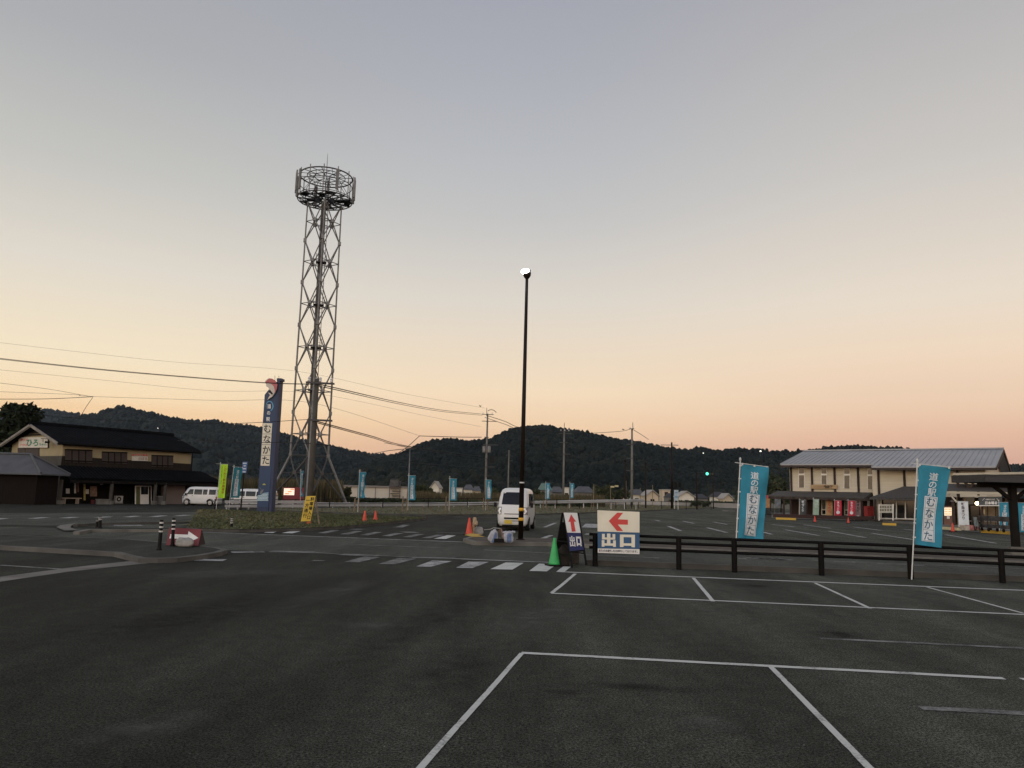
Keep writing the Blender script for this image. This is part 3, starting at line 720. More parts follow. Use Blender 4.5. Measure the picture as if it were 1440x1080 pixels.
eA, bA, zA = upole(433.5, 741, 38.5, 533, 0.165, 'brown stained concrete pole at the grass corner holding up a yellow board', [(539, 0.5, 0.9, 3), (591, 0.3, 0.9, 0)], M('stained_pole', (0.060, 0.054, 0.044), 0.9, 0.3, 1.5, 0.25, 20))
def rod(top, bot, dx=0.0):
    def f(e, b, vr_, va_):
        mb = MB(); mb.tube([b + vr_ * dx + Vector((0, 0, zat(b.x, b.y, bot))), b + vr_ * dx + Vector((0, 0, zat(b.x, b.y, top)))], 0.05, 6); wbuild(mb, 'rod', GALV, e)
    return f
def rodbox(e, b, vr_, va_):
    rod(594.5, 606)(e, b, vr_, va_); z = zat(b.x, b.y, 641.5); mb = MB(); mb.box(b + vr_ * 0.85 + Vector((0, 0, z)), (0.35, 0.3, 0.55)); mb.bar(b + Vector((0, 0, z + 0.4)), b + vr_ * 1.2 + Vector((0, 0, z + 0.4)), 0.06); wbuild(mb, 'switch_gear', CABLE, e)
eB, bB, zB = upole(792, 705, 135, 604, 0.2, 'slim concrete utility pole right of the lit lamp post, dark box on an arm', [(606.5, 0.8, 1.0, 3), (610, 1.0, 1.3, 0), (622.5, 0.8, 0.7, 0), (638.5, 0.2, 1.1, 0)], extra=rodbox)
eC, bC, zC = upole(888.5, 703, 120, 602.5, 0.22, 'pale thick concrete utility pole above the village roofs, bent bracket half way up', [(603, 0.45, 0.3, 2), (625, 0.8, 0.3, 0), (644.5, 0.9, 0.2, 0), (662, 0.9, 0.25, 0), (623, 0.1, 0.6, 0)], extra=rod(594, 605, 0.12))
upole(573, 716, 78, 631, 0.07, 'thin grey steel pole with a short crossbar behind a blue banner', [(631, 0.35, 0.6, 0)], GALV)
upole(714, 705, 150, 633, 0.15, 'distant slim pole with one crossarm between the utility poles', [(640, 0.6, 0.4, 0), (648, 0.1, 0.7, 0)])
e9, b9, z9 = upole(945, 711, 112, 622, 0.18, 'dark pole with a roadside lamp on a long arm to the left', [(626, 1.6, 0.9, 0)], BROWNB, name='lamp_post', cat='lamp post', group='dark lamp posts by the road')
mb = MB(); z = zat(b9.x, b9.y, 661); v1, v2 = view_axes(b9)
mb.bar(b9 + Vector((0, 0, z)), b9 - v1 * 2.4 + Vector((0, 0, z)), 0.07); wbuild(mb, 'arm', BROWNB, e9)
mb = MB(); mb.prism([b9 - v1 * 3.05 + Vector((0, -0.15, z - 0.05)), b9 - v1 * 1.95 + Vector((0, -0.15, z - 0.05)), b9 - v1 * 2.1 + Vector((0, -0.15, z + 0.1)), b9 - v1 * 2.9 + Vector((0, -0.15, z + 0.1))], (0, 0.3, 0)); wbuild(mb, 'lamp_head', BLACK, e9)
mb = MB(); z = zat(b9.x, b9.y, 682); mb.box(b9 + v1 * 0.5 + Vector((0, 0, z)), (0.45, 0.35, 0.8)); mb.box(b9 + v1 * 1.05 + Vector((0, 0, z)), (0.4, 0.35, 0.7)); wbuild(mb, 'signal_box', BLACK, e9)
for px, py, Y, t, r, lb in ((879, 712, 100, 650, 0.13, 'black roadside pole just left of the pale utility pole'), (908, 706, 110, 654, 0.12, 'plain black pole right of the pale utility pole'), (1003, 700, 130, 668, 0.1, 'thin black pole right of the green traffic light')):
    b = gx(px, py, Y); e = empty('lamp_post', b, 0, lb, 'lamp post', 'dark lamp posts by the road'); z = zat(b.x, b.y, t)
    mb = MB(); mb.tube([b, b + Vector((0, 0, z))], [r, r * 0.7], 10); wbuild(mb, 'pole', BROWNB, e)
    mb = MB(); mb.lathe([(r, 0), (r * 1.5, 0.05), (r * 1.5, 0.3), (r, 0.36), (r * 0.3, 0.45)], b + Vector((0, 0, z)), 10); wbuild(mb, 'cap', BLACK, e)
# traffic light
b = gx(980, 710, 118); e = empty('traffic_light', b, 0, 'traffic light glowing green on a black mast arm', 'traffic light'); v1, v2 = view_axes(b); z = zat(b.x, b.y, 666)
mb = MB(); mb.tube([b, b + Vector((0, 0, z + 0.15))], [0.13, 0.1], 10); wbuild(mb, 'pole', BROWNB, e)
mb = MB(); mb.bar(b + Vector((0, 0, z)), b + v1 * 2.3 + Vector((0, 0, z)), 0.09); wbuild(mb, 'arm', BROWNB, e)
mb = MB(); mb.box(b + v1 * 1.95 + Vector((0, 0, z)), (1.25, 0.25, 0.42), math.atan2(v1.y, v1.x)); hs = wbuild(mb, 'signal_head', BLACK, e)
OFFL = M('unlit_lens', (0.03, 0.03, 0.03), 0.3)
GREENL = M('green_signal_lens', (0.1, 0.6, 0.45), 0.3, emit=(0.08, 0.85, 0.55), estr=1.6)
for k, m in ((0, GREENL), (1, OFFL), (2, OFFL)):
    mb = MB(); q = b + v1 * (1.55 + 0.4 * k) - v2 * 0.14 + Vector((0, 0, z)); rr = 0.22 if k == 0 else 0.14
    pts = [q + v1 * (rr * math.cos(a)) + Vector((0, 0, rr * math.sin(a))) for a in [2 * math.pi * i / 16 for i in range(16)]]
    mb.prism(pts, -v2 * 0.06); wbuild(mb, 'lens', m, hs)
# ------------------------------------------------------------------ overhead wires
WG = 'overhead wires'
def wire(pts, r, label, n=14):
    ps = [at(x, y, Y) for x, y, Y in pts]; out = []
    for i in range(len(ps) - 1):
        p0 = ps[max(i - 1, 0)]; p1 = ps[i]; p2 = ps[i + 1]; p3 = ps[min(i + 2, len(ps) - 1)]
        for k in range(n):
            t = k / n
            out.append(0.5 * ((2 * p1) + (p2 - p0) * t + (2 * p0 - 5 * p1 + 4 * p2 - p3) * t * t + (3 * p1 - p0 - 3 * p2 + p3) * t ** 3))
    out.append(ps[-1])
    mb = MB(); mb.tube(out, r, 5); o = mb.build('power_line', CABLE, smooth=True); tag(o, label, 'cable', WG); return o
wire([(-40, 499.5, 30), (130, 518, 32), (260, 529.5, 34.5), (375, 538, 37), (440, 540, 38.3)], 0.013, 'thick black cable highest on the left, ending at the brown pole')
wire([(-40, 500.8, 30.4), (130, 519, 32.4), (260, 530.4, 34.9), (375, 538.8, 37.4), (441, 540.6, 38.7)], 0.011, 'second black cable hugging the thick one left of the brown pole')
wire([(445, 540, 38.7), (470, 545, 44), (560, 565.5, 73), (620, 576.5, 95), (676, 582, 114.8)], 0.03, 'black cable sloping from the brown pole to the transformer pole, upper of the pair')
wire([(445, 543, 38.7), (470, 547.5, 44), (560, 567.8, 73), (620, 578.5, 95), (678, 584, 114.8)], 0.026, 'black cable sloping from the brown pole to the transformer pole, lower of the pair')
wire([(684, 584, 115), (710, 592.5, 120), (735, 602, 125), (792, 607, 134.8)], 0.045, 'short cable right of the transformer pole passing behind the lamp post')
wire([(682, 587, 115), (710, 596.5, 120), (735, 605, 125), (791, 611, 134.8)], 0.04, 'lower short cable right of the transformer pole')
wire([(-40, 477, 95), (130, 497, 100), (250, 509.5, 104), (420, 522.5, 112), (560, 552, 114), (682, 574, 115)], 0.013, 'faint thin wire highest across the sky')
wire([(-40, 516, 90), (150, 535, 96), (300, 549.5, 101), (440, 553, 106), (600, 585, 116), (676, 600, 118)], 0.013, 'faint thin wire second highest across the sky')
wire([(-40, 534, 88), (60, 546, 92), (110, 554.5, 96), (130, 558, 97)], 0.02, 'thin wire sloping down to the small bracket above the house')
wire([(-40, 549.5, 88), (60, 553, 92), (110, 555.3, 96), (130, 557.5, 97), (300, 563, 104), (440, 567, 112), (590, 612.8, 122)], 0.018, 'thin wire running level past the bracket above the house')
wire([(-40, 561, 88), (60, 561, 92), (130, 558, 97)], 0.035, 'sagging wire rising to the bracket from the left edge')
wire([(131, 558, 97), (122, 571, 97.5), (114, 584, 98)], 0.03, 'short guy wire slanting down over the house ridge')
wire([(-40, 569, 40), (40, 580.5, 41), (100, 587.5, 42), (250, 594.5, 41), (330, 595.5, 40), (439, 589.5, 38.4)], 0.014, 'low black cable just above the house roof')
wire([(444, 592, 38.6), (520, 612.5, 55), (580, 628.5, 75), (675, 641.5, 114.9)], 0.03, 'black cable dipping from the brown pole across the hillside, upper')
wire([(444, 594, 38.6), (520, 614.5, 55), (580, 630.5, 75), (676, 645, 114.9)], 0.026, 'black cable dipping from the brown pole across the hillside, lower')
wire([(250, 619.5, 60), (340, 622, 52), (440, 624, 38.5), (500, 634.5, 52), (565, 649, 72), (678, 658, 115)], 0.02, 'lowest black cable crossing the dark hillside')
wire([(590, 613, 122), (640, 614.5, 119), (677, 614.8, 115)], 0.05, 'level wire between a floating splice and the transformer pole')
wire([(590, 613, 122), (572, 629, 118), (553, 641, 116)], 0.05, 'slanting wire dropping left from the floating splice')
wire([(525, 638, 100), (545, 634, 90), (573, 631, 78)], 0.035, 'short wire into the thin grey pole')
wire([(540, 623, 95), (560, 626, 88), (588, 630.5, 80)], 0.02, 'faint wire above the thin grey pole')
wire([(800, 607, 134), (830, 609, 130), (872, 606.5, 122), (888, 602.8, 120)], 0.035, 'wire reaching the pale utility pole from the left')
wire([(890, 604, 120), (900, 610, 130), (912, 618, 145)], 0.04, 'wire leaving the pale utility pole to the right')
for px, py, Y, lb in ((876.5, 604.2, 121.5, 'small dark bird perched on the wire'), (675.5, 571.2, 115, 'small dark bird on top of the transformer pole')):
    q = at(px, py, Y); mb = MB()
    mb.grid(lambda u, v: q + Vector(((u - 0.5) * 0.42, math.cos(v * 6.283) * 0.085 * math.sin(math.pi * min(1, u * 1.15)) ** 0.7 if u < 0.87 else math.cos(v * 6.283) * 0.02, math.sin(v * 6.283) * 0.09 * (math.sin(math.pi * min(1, u * 1.15)) ** 0.7 if u < 0.87 else 0.15) + 0.22 * (u - 0.4) ** 2 + (0.1 if 0.05 < u < 0.3 else 0))), 10, 8)
    tag(mb.build('bird', CABLE, smooth=True), lb, 'bird')

# ------------------------------------------------------------------ lamp post with lit lamp
b = gp(732, 759.5, 0.12); e = empty('street_lamp', b, 0, 'tall dark brown lamp post with yellow bands and a lit lamp on top', 'street lamp')
tp = at(741, 390, b.y); zt = zat(b.x, b.y, 390)
mb = MB(); mb.tube([b, Vector((tp.x, b.y, zt))], [0.085, 0.05], 16); mb.lathe([(0.15, 0), (0.15, 0.03), (0.09, 0.05)], b, 16); wbuild(mb, 'pole', BROWNB, e, smooth=True)
for y0, y1, m in ((718.6, 714.2, YELP), (732.3, 728, YELP), (679.6, 677.8, WHITE)):
    z0, z1 = zat(b.x, b.y, y0), zat(b.x, b.y, y1); mb = MB(); k = (tp.x - b.x) / (zt - b.z)
    r0 = 0.085 - 0.035 * (z0 - b.z) / (zt - b.z)
    mb.tube([Vector((b.x + k * (z0 - b.z), b.y, z0)), Vector((b.x + k * (z1 - b.z), b.y, z1))], r0 + 0.004, 16); wbuild(mb, 'reflective_band', m, e, smooth=True)
q = Vector((tp.x, b.y, zt))
mb = MB(); mb.lathe([(0.06, -0.05), (0.10, 0.0), (0.13, 0.06), (0.14, 0.16), (0.135, 0.17)], q + Vector((0.0, 0, 0)), 16); mb.box(q + Vector((0.07, 0, 0.17)), (0.10, 0.24, 0.14)); wbuild(mb, 'lamp_housing', BROWNB, e, smooth=False)
LAMP = M('lit_lamp_glass', (0.9, 0.9, 0.85), 0.3, emit=(1.0, 0.97, 0.86), estr=22.0)
mb = MB(); mb.lathe([(0.02, -0.085), (0.12, -0.07), (0.17, 0.0), (0.12, 0.07), (0.02, 0.085)], (0, 0, 0), 16)
mb.xf(Matrix.Translation(q + Vector((-0.045, -0.02, 0.19)))); wbuild(mb, 'lamp_glass', LAMP, e, smooth=True)

# ------------------------------------------------------------------ blue sign pylon with fish board
o0 = gp(361, 720.5, 0.12); c_ = (EYEP - o0); c_.z = 0; c_.normalize(); pr = Vector((-c_.y, c_.x, 0)); A_ = R(24)
pu = pr * math.cos(A_) + c_ * math.sin(A_); pn = c_ * math.cos(A_) - pr * math.sin(A_)
if pu.x < 0: pu = -pu; pn = c_ * math.cos(A_) + pr * math.sin(A_)
if pu.dot(c_) < 0: pu = -pr * math.cos(A_) * (1 if -pr.x > 0 else -1) + c_ * math.sin(A_); pn = c_ * math.cos(A_) + pr * math.sin(A_) * (1 if -pr.x > 0 else -1)
e = empty('sign_pylon', o0, 0, 'tall blue sign pylon topped by a red and white fish', 'sign')
def pl(px, py, off=0.0): return hit(px, py, o0 + pn * off, pn)
PYB = M('pylon_blue', (0.006, 0.031, 0.088), 0.45, 0.12, 1.0); PYD = M('pylon_navy', (0.012, 0.024, 0.07), 0.5, 0.15, 1.0)
mb = MB(); mb.prism([pl(361.3, 713.5), pl(377.5, 713.8), pl(389.8, 548), pl(389.8, 536), pl(381, 544), pl(372.2, 555)], -pn * 0.5); wbuild(mb, 'board', PYB, e)
mb = MB(); mb.prism([o0 - pn * 0.03 + pu * 0.0, pl(377.0, 721, -0.03), pl(377.5, 713.9, -0.03), pl(361.3, 713.6, -0.03)], -pn * 0.47); wbuild(mb, 'plinth', PYD, e)
ws = (pl(377.2, 721) - o0).dot(pu); ztp = zat((o0 + pu * ws).x, (o0 + pu * ws).y, 532.5)
col = o0 + pu * (ws + 0.075) - pn * 0.25
mb = MB(); zc = ztp - 0.12
lean = pl(389.8, 540).x - pl(377.5, 713.8).x
mb.prism([pl(377.6, 721, 0.02), pl(377.6, 721, 0.02) + pu * 0.16, pl(390, 533, 0.02) + pu * 0.16, pl(390, 533, 0.02)], -pn * 0.55)
mb.prism([pl(389, 535.5, 0.03), pl(389, 535.5, 0.03) + pu * 0.28, pl(389.3, 531.8, 0.03) + pu * 0.28, pl(389.3, 531.8, 0.03)], -pn * 0.57); wbuild(mb, 'side_column', PYD, e)
for px, y0, y1 in ((386.6, 535, 528), (392.2, 533, 528.5)):
    mb = MB(); mb.tube([pl(px, y0, -0.2), pl(px, y1, -0.2)], 0.012, 6); wbuild(mb, 'rod', GALV_D, e)
mb = MB(); mb.prism([pl(370.2, 595, 0.004), pl(383, 595.3, 0.004), pl(379, 655, 0.004), pl(366.7, 654.8, 0.004)], pn * 0.03); wp = wbuild(mb, 'name_panel', CREAM, e)
def strip_text(mb, s, x0, y0, x1, y1, size_px, off, bold=0.02, squash=1.0):
    n = len(s)
    for i, ch in enumerate(s):
        t = i / max(1, n - 1); cx_ = x0 + (x1 - x0) * t; cy_ = y0 + (y1 - y0) * t; vs, fs = glyph(ch, bold)
        mb.add([pl(cx_ + (a - 0.5) * size_px * squash, cy_ - (bb_ - 0.38) * size_px, off) for a, bb_ in vs], fs)
mb = MB(); strip_text(mb, 'むなかた', 376.1, 602.6, 373.6, 647.2, 13.2, 0.04, 0.015, 0.86)
for k in (1, 2, 3):
    y = 595 + 15 * k; x = 370.2 - 0.88 * k; mb.quad(pl(x, y, 0.037), pl(x + 12.6, y, 0.037), pl(x + 12.6, y + 0.5, 0.037), pl(x, y + 0.5, 0.037))
wbuild(mb, 'lettering', INK, wp)
mb = MB(); strip_text(mb, '道の駅', 378.5, 571.4, 377.0, 589.6, 6.6, 0.006, 0.02, 0.8); wbuild(mb, 'lettering', WHITEP, e)
mb = MB()
for k in range(20):
    a0 = R(-70 + 14 * k); a1 = R(-70 + 14 * (k + 1)); w0 = 0.35 + 0.75 * (1 - abs(k - 4) / 16)
    f = lambda a, r: pl(378.9 + r * 0.9 * math.cos(a), 571 - r * 1.25 * math.sin(a), 0.0055)
    mb.quad(f(a0, 5.0), f(a1, 5.0), f(a1, 5.0 + w0), f(a0, 5.0 + w0))
wbuild(mb, 'swoosh', M('sky_blue_paint', (0.10, 0.34, 0.55), 0.5), e)
zz = lambda p: pl(340 + p[0] / 10.8, 520 + p[1] / 10.8, 0.03)
FISH = [(358, 192), (378, 160), (420, 130), (470, 138), (515, 168), (541, 225), (532, 290), (503, 362), (470, 412), (398, 456), (438, 388), (408, 346), (478, 372), (470, 345), (430, 312), (412, 272), (384, 258), (378, 222)]
mb = MB(); mb.prism([zz(p) for p in FISH], pn * 0.10); fo = wbuild(mb, 'fish_board', M('fish_white', (0.52, 0.46, 0.40), 0.5, 0.1, 3), e)
zz = lambda p: pl(340 + p[0] / 10.8, 520 + p[1] / 10.8, 0.135)
mb = MB(); mb.add([zz(p) for p in [(358, 192), (378, 160), (420, 130), (470, 138), (515, 168), (541, 225), (532, 290), (503, 362), (500, 300), (482, 246), (440, 210), (395, 197), (372, 214)]], [tuple(range(13))]); wbuild(mb, 'red_back', M('fish_red', (0.38, 0.10, 0.10), 0.5, 0.15, 3), fo)
mb = MB(); mb.add([zz(p) for p in [(428, 300), (480, 372), (450, 375), (412, 330)]], [(0, 1, 2, 3)]); mb.add([zz(p) for p in [(392, 178), (402, 174), (406, 184), (396, 188)]], [(0, 1, 2, 3)]); wbuild(mb, 'dark_marking', INK, fo)
mb = MB()
for r_ in range(5):
    for k in range(7):
        cx_ = 362.6 + k * 2.25 + (r_ % 2) * 1.1; cy_ = 694.8 + r_ * 2.1
        if r_ == 0 and k < 3: continue
        if cx_ > 376.6 - 0.0 * r_ - 0.4: continue
        for q_ in range(8):
            a0 = math.pi * q_ / 8; a1 = math.pi * (q_ + 1) / 8
            f = lambda a, r: pl(cx_ + r * math.cos(a), cy_ + 1.0 - r * 1.25 * math.sin(a), 0.007 + 0.002 * r_)
            mb.quad(f(a0, 0.55), f(a1, 0.55), f(a1, 1.2), f(a0, 1.2))
wbuild(mb, 'wave_pattern', M('wave_pale', (0.42, 0.52, 0.55), 0.5), e)
mb = MB(); mb.add([pl(361.6, 697, 0.003), pl(366, 696, 0.003), pl(371, 693, 0.003), pl(377.6, 692, 0.003), pl(376.8, 704.5, 0.003), pl(361.0, 704.3, 0.003)], [tuple(range(6))]); wbuild(mb, 'wave_ground', M('wave_blue', (0.14, 0.25, 0.33), 0.5), e)
mb = MB(); mb.add([pl(365.2, 694.5, 0.004), pl(366.5, 690, 0.004), pl(371, 687.6, 0.004), pl(369.5, 692, 0.004), pl(367.5, 695, 0.004)], [tuple(range(5))]); mb.quad(pl(364.6, 685, 0.004), pl(365, 684.8, 0.004), pl(368, 688.4, 0.004), pl(367.5, 688.8, 0.004)); wbuild(mb, 'boat_picture', M('boat_brown', (0.14, 0.15, 0.16), 0.6), e)
mb = MB(); mb.add([pl(371.4 + 2.3 * math.cos(a), 682 - 2.0 * math.sin(a), 0.004) for a in [math.pi * k / 8 for k in range(9)]], [tuple(range(9))]); wbuild(mb, 'sun_picture', M('sun_olive', (0.30, 0.30, 0.06), 0.6), e)

# ------------------------------------------------------------------ banners
POLEW = M('white_banner_pole', (0.55, 0.55, 0.53), 0.5, 0.05)
BG_ = 'blue banners lettered むなかた'
def banner(base_px, top_px, label, w, h, cloth=TEAL, ang=0.0, droop=-0.1, wave=0.05, seed=0, z0=0.0, Y=None, drop=0.05, fold=1.0, body=None, group=BG_, base=None, pole_m=None, narrow=0.0, prot=0.12, tabs=True):
    b = base if base is not None else (gp(*base_px, z0) if Y is None else gx(base_px[0], base_px[1], Y) + Vector((0, 0, z0)))
    t = at(top_px[0], top_px[1], b.y); Z = (t - b); L_ = Z.length; Z = Z.normalized()
    v1, v2 = view_axes(b); U = (v1 * math.cos(ang) + v2 * math.sin(ang)).normalized(); U0 = U.copy(); U = (U + Vector((0, 0, droop))).normalized(); Nn = U.cross(Z).normalized(); Nn = Nn if Nn.dot(b - EYEP) > 0 else -Nn
    e = empty('banner_flag', b, 0, label, 'banner', group)
    r = 0.014 if L_ < 3.3 else 0.02
    mb = MB(); mb.tube([b, t], r, 8); mb.lathe([(0.01, 0), (0.025, 0.01), (0.025, 0.05), (0.008, 0.08)], t, 8); wbuild(mb, 'pole', pole_m or POLEW, e)
    zc = L_ - drop
    mb = MB(); mb.tube([b + Z * (zc + 0.015) - U * prot, b + Z * (zc + 0.015) + U * (w + 0.05)], 0.009, 6); wbuild(mb, 'crossbar', POLEW, e)
    def S(u, v, off=0.0):                  # u 0..1 from pole, v 0..1 from top
        a = wave * (0.25 + 0.75 * v) * math.sin(u * 4.6 * fold + v * 5.0 + seed) * (0.3 + u) + wave * 0.5 * math.sin(v * 11 + seed * 2 + u * 3) * u + wave * 0.16 * math.sin(u * 17 + v * 6 + seed * 3) * (0.3 + 0.7 * v)
        uu = 0.03 + u * w * (1 - narrow * v)
        return b + Z * (zc - v * h) + U * uu + Nn * (a - off) + U * (wave * 0.35 * math.sin(v * 4 + seed)) * u
    mb = MB(); mb.grid(lambda u, v: S(u, v), 16, 30); cl = wbuild(mb, 'cloth', cloth, e, smooth=True)
    if tabs:
        ps = [(b + Z * (zc - h * (k + 0.12) / 5.6) + U * 0.012, (0.06, 0.012, 0.03)) for k in range(6)] + [(b + Z * zc + U * (0.05 + (w - 0.04) * k / 2), (0.035, 0.03, 0.05)) for k in range(3)]
        for p_, d_ in ps: mb = MB(); mb.box(p_, d_, math.atan2(U.y, U.x)); wbuild(mb, 'tab', POLEW, cl)
    (body or std_print)(S, cl, w, h); return e
def std_print(S, cl, w, h, off=0.009):
    P = lambda o_: (lambda x, y: S(x / w, -y / h, o_))
    mb = MB(); s = 0.135 * h; text(mb, '道の駅', P(off), w * 0.50, -0.135 * h + 0.0, s * 0.78, True, 0.92, 0.012); wbuild(mb, 'lettering', CLOTHW, cl)
    mb = MB(); x0, x1, y0, y1 = 0.26 * w, 0.73 * w, 0.385 * h, 0.945 * h
    mb.grid(lambda u, v: S((x0 + (x1 - x0) * u) / w, (y0 + (y1 - y0) * v) / h, off), 8, 18); pn_ = wbuild(mb, 'name_panel', CLOTHW, cl)
    mb = MB(); text(mb, 'むなかた', P(off * 2), (x0 + x1) / 2, -(y0 + 0.068 * h), (x1 - x0) * 0.78, True, (y1 - y0) / 4 / ((x1 - x0) * 0.78), 0.008)
    for k in range(5):
        y = y0 + 0.012 * h + (y1 - y0 - 0.024 * h) * k / 4
        mb.grid(lambda u, v: S((x0 + 0.02 + (x1 - x0 - 0.04) * u) / w, (y + 0.004 * h * v) / h, off * 1.7), 4, 1)
    for x in (x0 + 0.02, x1 - 0.024): mb.grid(lambda u, v: S((x + 0.006 * u) / w, (y0 + 0.012 * h + (y1 - y0 - 0.024 * h) * v) / h, off * 1.7), 1, 12)
    wbuild(mb, 'lettering', TEALL, pn_)
banner((1033, 803), (1041, 648), 'blue banner on the fence nearest the red arrow board, drooping straight', 0.60, 1.69, ang=0.25, droop=-0.11, wave=0.075, seed=0.6, z0=0.0, drop=0.07)
banner((1282, 815), (1290, 650), 'large blue banner on the fence in front of the two storey hall', 0.60, 1.72, ang=0.1, droop=-0.10, wave=0.08, seed=2.2, z0=0.0, drop=0.05, narrow=0.18)
banner((503, 720), (505.5, 662), 'blue banner twisting beside a bare stake left of the thin grey pole', 0.55, 1.80, ang=0.7, droop=0.02, wave=0.10, seed=1.0, z0=0.1, tabs=False, drop=0.10)
banner((573.5, 719.5), (575, 667), 'blue banner hanging at the foot of the thin grey pole', 0.55, 1.85, ang=0.5, droop=0.03, wave=0.05, seed=2.0, z0=0.1, tabs=False, drop=0.10)
banner((631.5, 718.5), (632.5, 671), 'blue banner midway between the thin grey pole and the transformer pole', 0.62, 1.78, ang=0.4, droop=-0.02, wave=0.05, seed=3.0, z0=0.1, tabs=False, drop=0.12)
banner((683, 717.3), (683.5, 673), 'blue banner at the foot of the transformer pole', 0.55, 1.75, ang=0.5, droop=-0.06, wave=0.06, seed=4.0, z0=0.1, tabs=False, drop=0.10)
banner((766.5, 715), (767.5, 678), 'blue banner just right of the white van', 0.55, 1.80, ang=0.5, droop=-0.02, wave=0.06, seed=5.0, z0=0.1, tabs=False, drop=0.10)
banner((801, 714.2), (801.5, 678.5), 'blue banner above the white and navy arrow stand', 0.55, 1.80, ang=0.5, droop=-0.02, wave=0.07, seed=6.0, z0=0.1, tabs=False, drop=0.10)
banner((422, 718), (423, 661), 'furled blue banner behind the brown concrete pole', 0.30, 2.0, ang=0.9, droop=0.0, wave=0.08, seed=1.5, Y=62, drop=0.08, narrow=0.4)
banner((321.5, 717), (329, 655.5), 'teal banner next to the fluorescent yellow one', 0.60, 1.95, ang=0.55, droop=-0.02, wave=0.03, seed=2.5, Y=50, drop=0.05, cloth=M('dark_teal_cloth', (0.02, 0.17, 0.21), 0.85, 0.14, 4))
def yel_print(S, cl, w, h):
    P = lambda x, y: S(x / w, -y / h, 0.008)
    mb = MB(); text(mb, 'こだわり朝市開催中', P, 0.66 * w, -0.085 * h, 0.085 * h, True, 1.10, 0.02); wbuild(mb, 'lettering', M('rust_lettering', (0.42, 0.16, 0.02), 0.7), cl)
    mb = MB(); text(mb, '新鮮な魚と野菜がいっぱい', P, 0.24 * w, -0.08 * h, 0.042 * h, True, 1.05, 0.02); wbuild(mb, 'lettering', M('dark_green_lettering', (0.06, 0.22, 0.03), 0.7), cl)
FLUO = M('fluorescent_yellow_cloth', (0.46, 0.78, 0.04), 0.8, 0.08, 4, emit=(0.46, 0.78, 0.04), estr=0.0)
banner((303.5, 720), (310, 652), 'fluorescent yellow green banner with brown lettering by the grass', 0.44, 1.98, cloth=FLUO, ang=0.5, droop=0.0, wave=0.025, seed=0.2, Y=46, drop=0.03, body=yel_print, group='shop banners', prot=0.28)
# ------------------------------------------------------------------ guardrail, pipe fence, stakes
RAILW = M('guardrail_steel', (0.36, 0.36, 0.35), 0.5, 0.2, 0.6, metal=0.2)
def gpt(px, py, Y): return at(px, py, Y)
GR = [(418, 708.8, 65.5), (470, 709.8, 69), (540, 709.7, 74), (600, 709.4, 79), (660, 708.6, 83), (740, 706.8, 88), (800, 705.6, 91), (860, 704.6, 94), (880, 704.2, 95), (905, 703.6, 97)]
g0 = gx(470, 716, 69)
e = empty('guardrail', g0, 0, 'long white steel guardrail running behind the grass verge', 'guardrail')
tp = [at(*p) for p in GR]
mb = MB()
for a, b in zip(tp, tp[1:]):
    for dz, dy in ((0.17, 0), (0.09, -0.05), (0.0, 0.0), (-0.09, -0.05), (-0.17, 0)):
        pass
    prof = [(0.0, 0.18), (-0.06, 0.12), (-0.06, 0.05), (0.0, 0.0), (-0.06, -0.05), (-0.06, -0.12), (0.0, -0.18)]
    for (d0, z0), (d1, z1) in zip(prof, prof[1:]):
        mb.quad(a + Vector((0, d0, z0)), b + Vector((0, d0, z0)), b + Vector((0, d1, z1)), a + Vector((0, d1, z1)))
wbuild(mb, 'rail', RAILW, e)
acc = 0.0; k = 0
for a, b in zip(tp, tp[1:]):
    d = (b - a).length; t = (2.0 - acc) % 2.0
    while t < d:
        p = a.lerp(b, t / d); mb = MB(); mb.tube([Vector((p.x, p.y + 0.09, 0)), Vector((p.x, p.y + 0.09, p.z + 0.2))], 0.06, 8)
        if k < 90: wbuild(mb, 'post', RAILW, e)
        k += 1; t += 2.0
    acc = (acc + d) % 2.0
# broad white barrier left of the tower
WB = [(316, 57), (372, 59), (430, 62)]
e = empty('white_barrier', gx(316, 712, 57), 0, 'broad white two beam barrier left of the lattice tower', 'guardrail')
for ya, yb in ((703.6, 707.6), (709.0, 713.4)):
    mb = MB()
    for (xa, Ya), (xb, Yb_) in zip(WB, WB[1:]): mb.prism([at(xa, ya, Ya), at(xb, ya + .35, Yb_), at(xb, yb + .35, Yb_), at(xa, yb, Ya)], (0, 0.06, 0))
    wbuild(mb, 'beam', M('barrier_white', (0.36, 0.355, 0.34), 0.6, 0.15, 0.8), e)
for k in range(8):
    x = 318 + k * 15.5; Y = 57 + 5 * (x - 316) / 114; p = gx(x, 712, Y); z = zat(p.x, Y, 703.6); mb = MB(); mb.bar(p + Vector((0, 0.12, 0)), p + Vector((0, 0.12, z)), 0.1); wbuild(mb, 'post', MATS['barrier_white'], e)
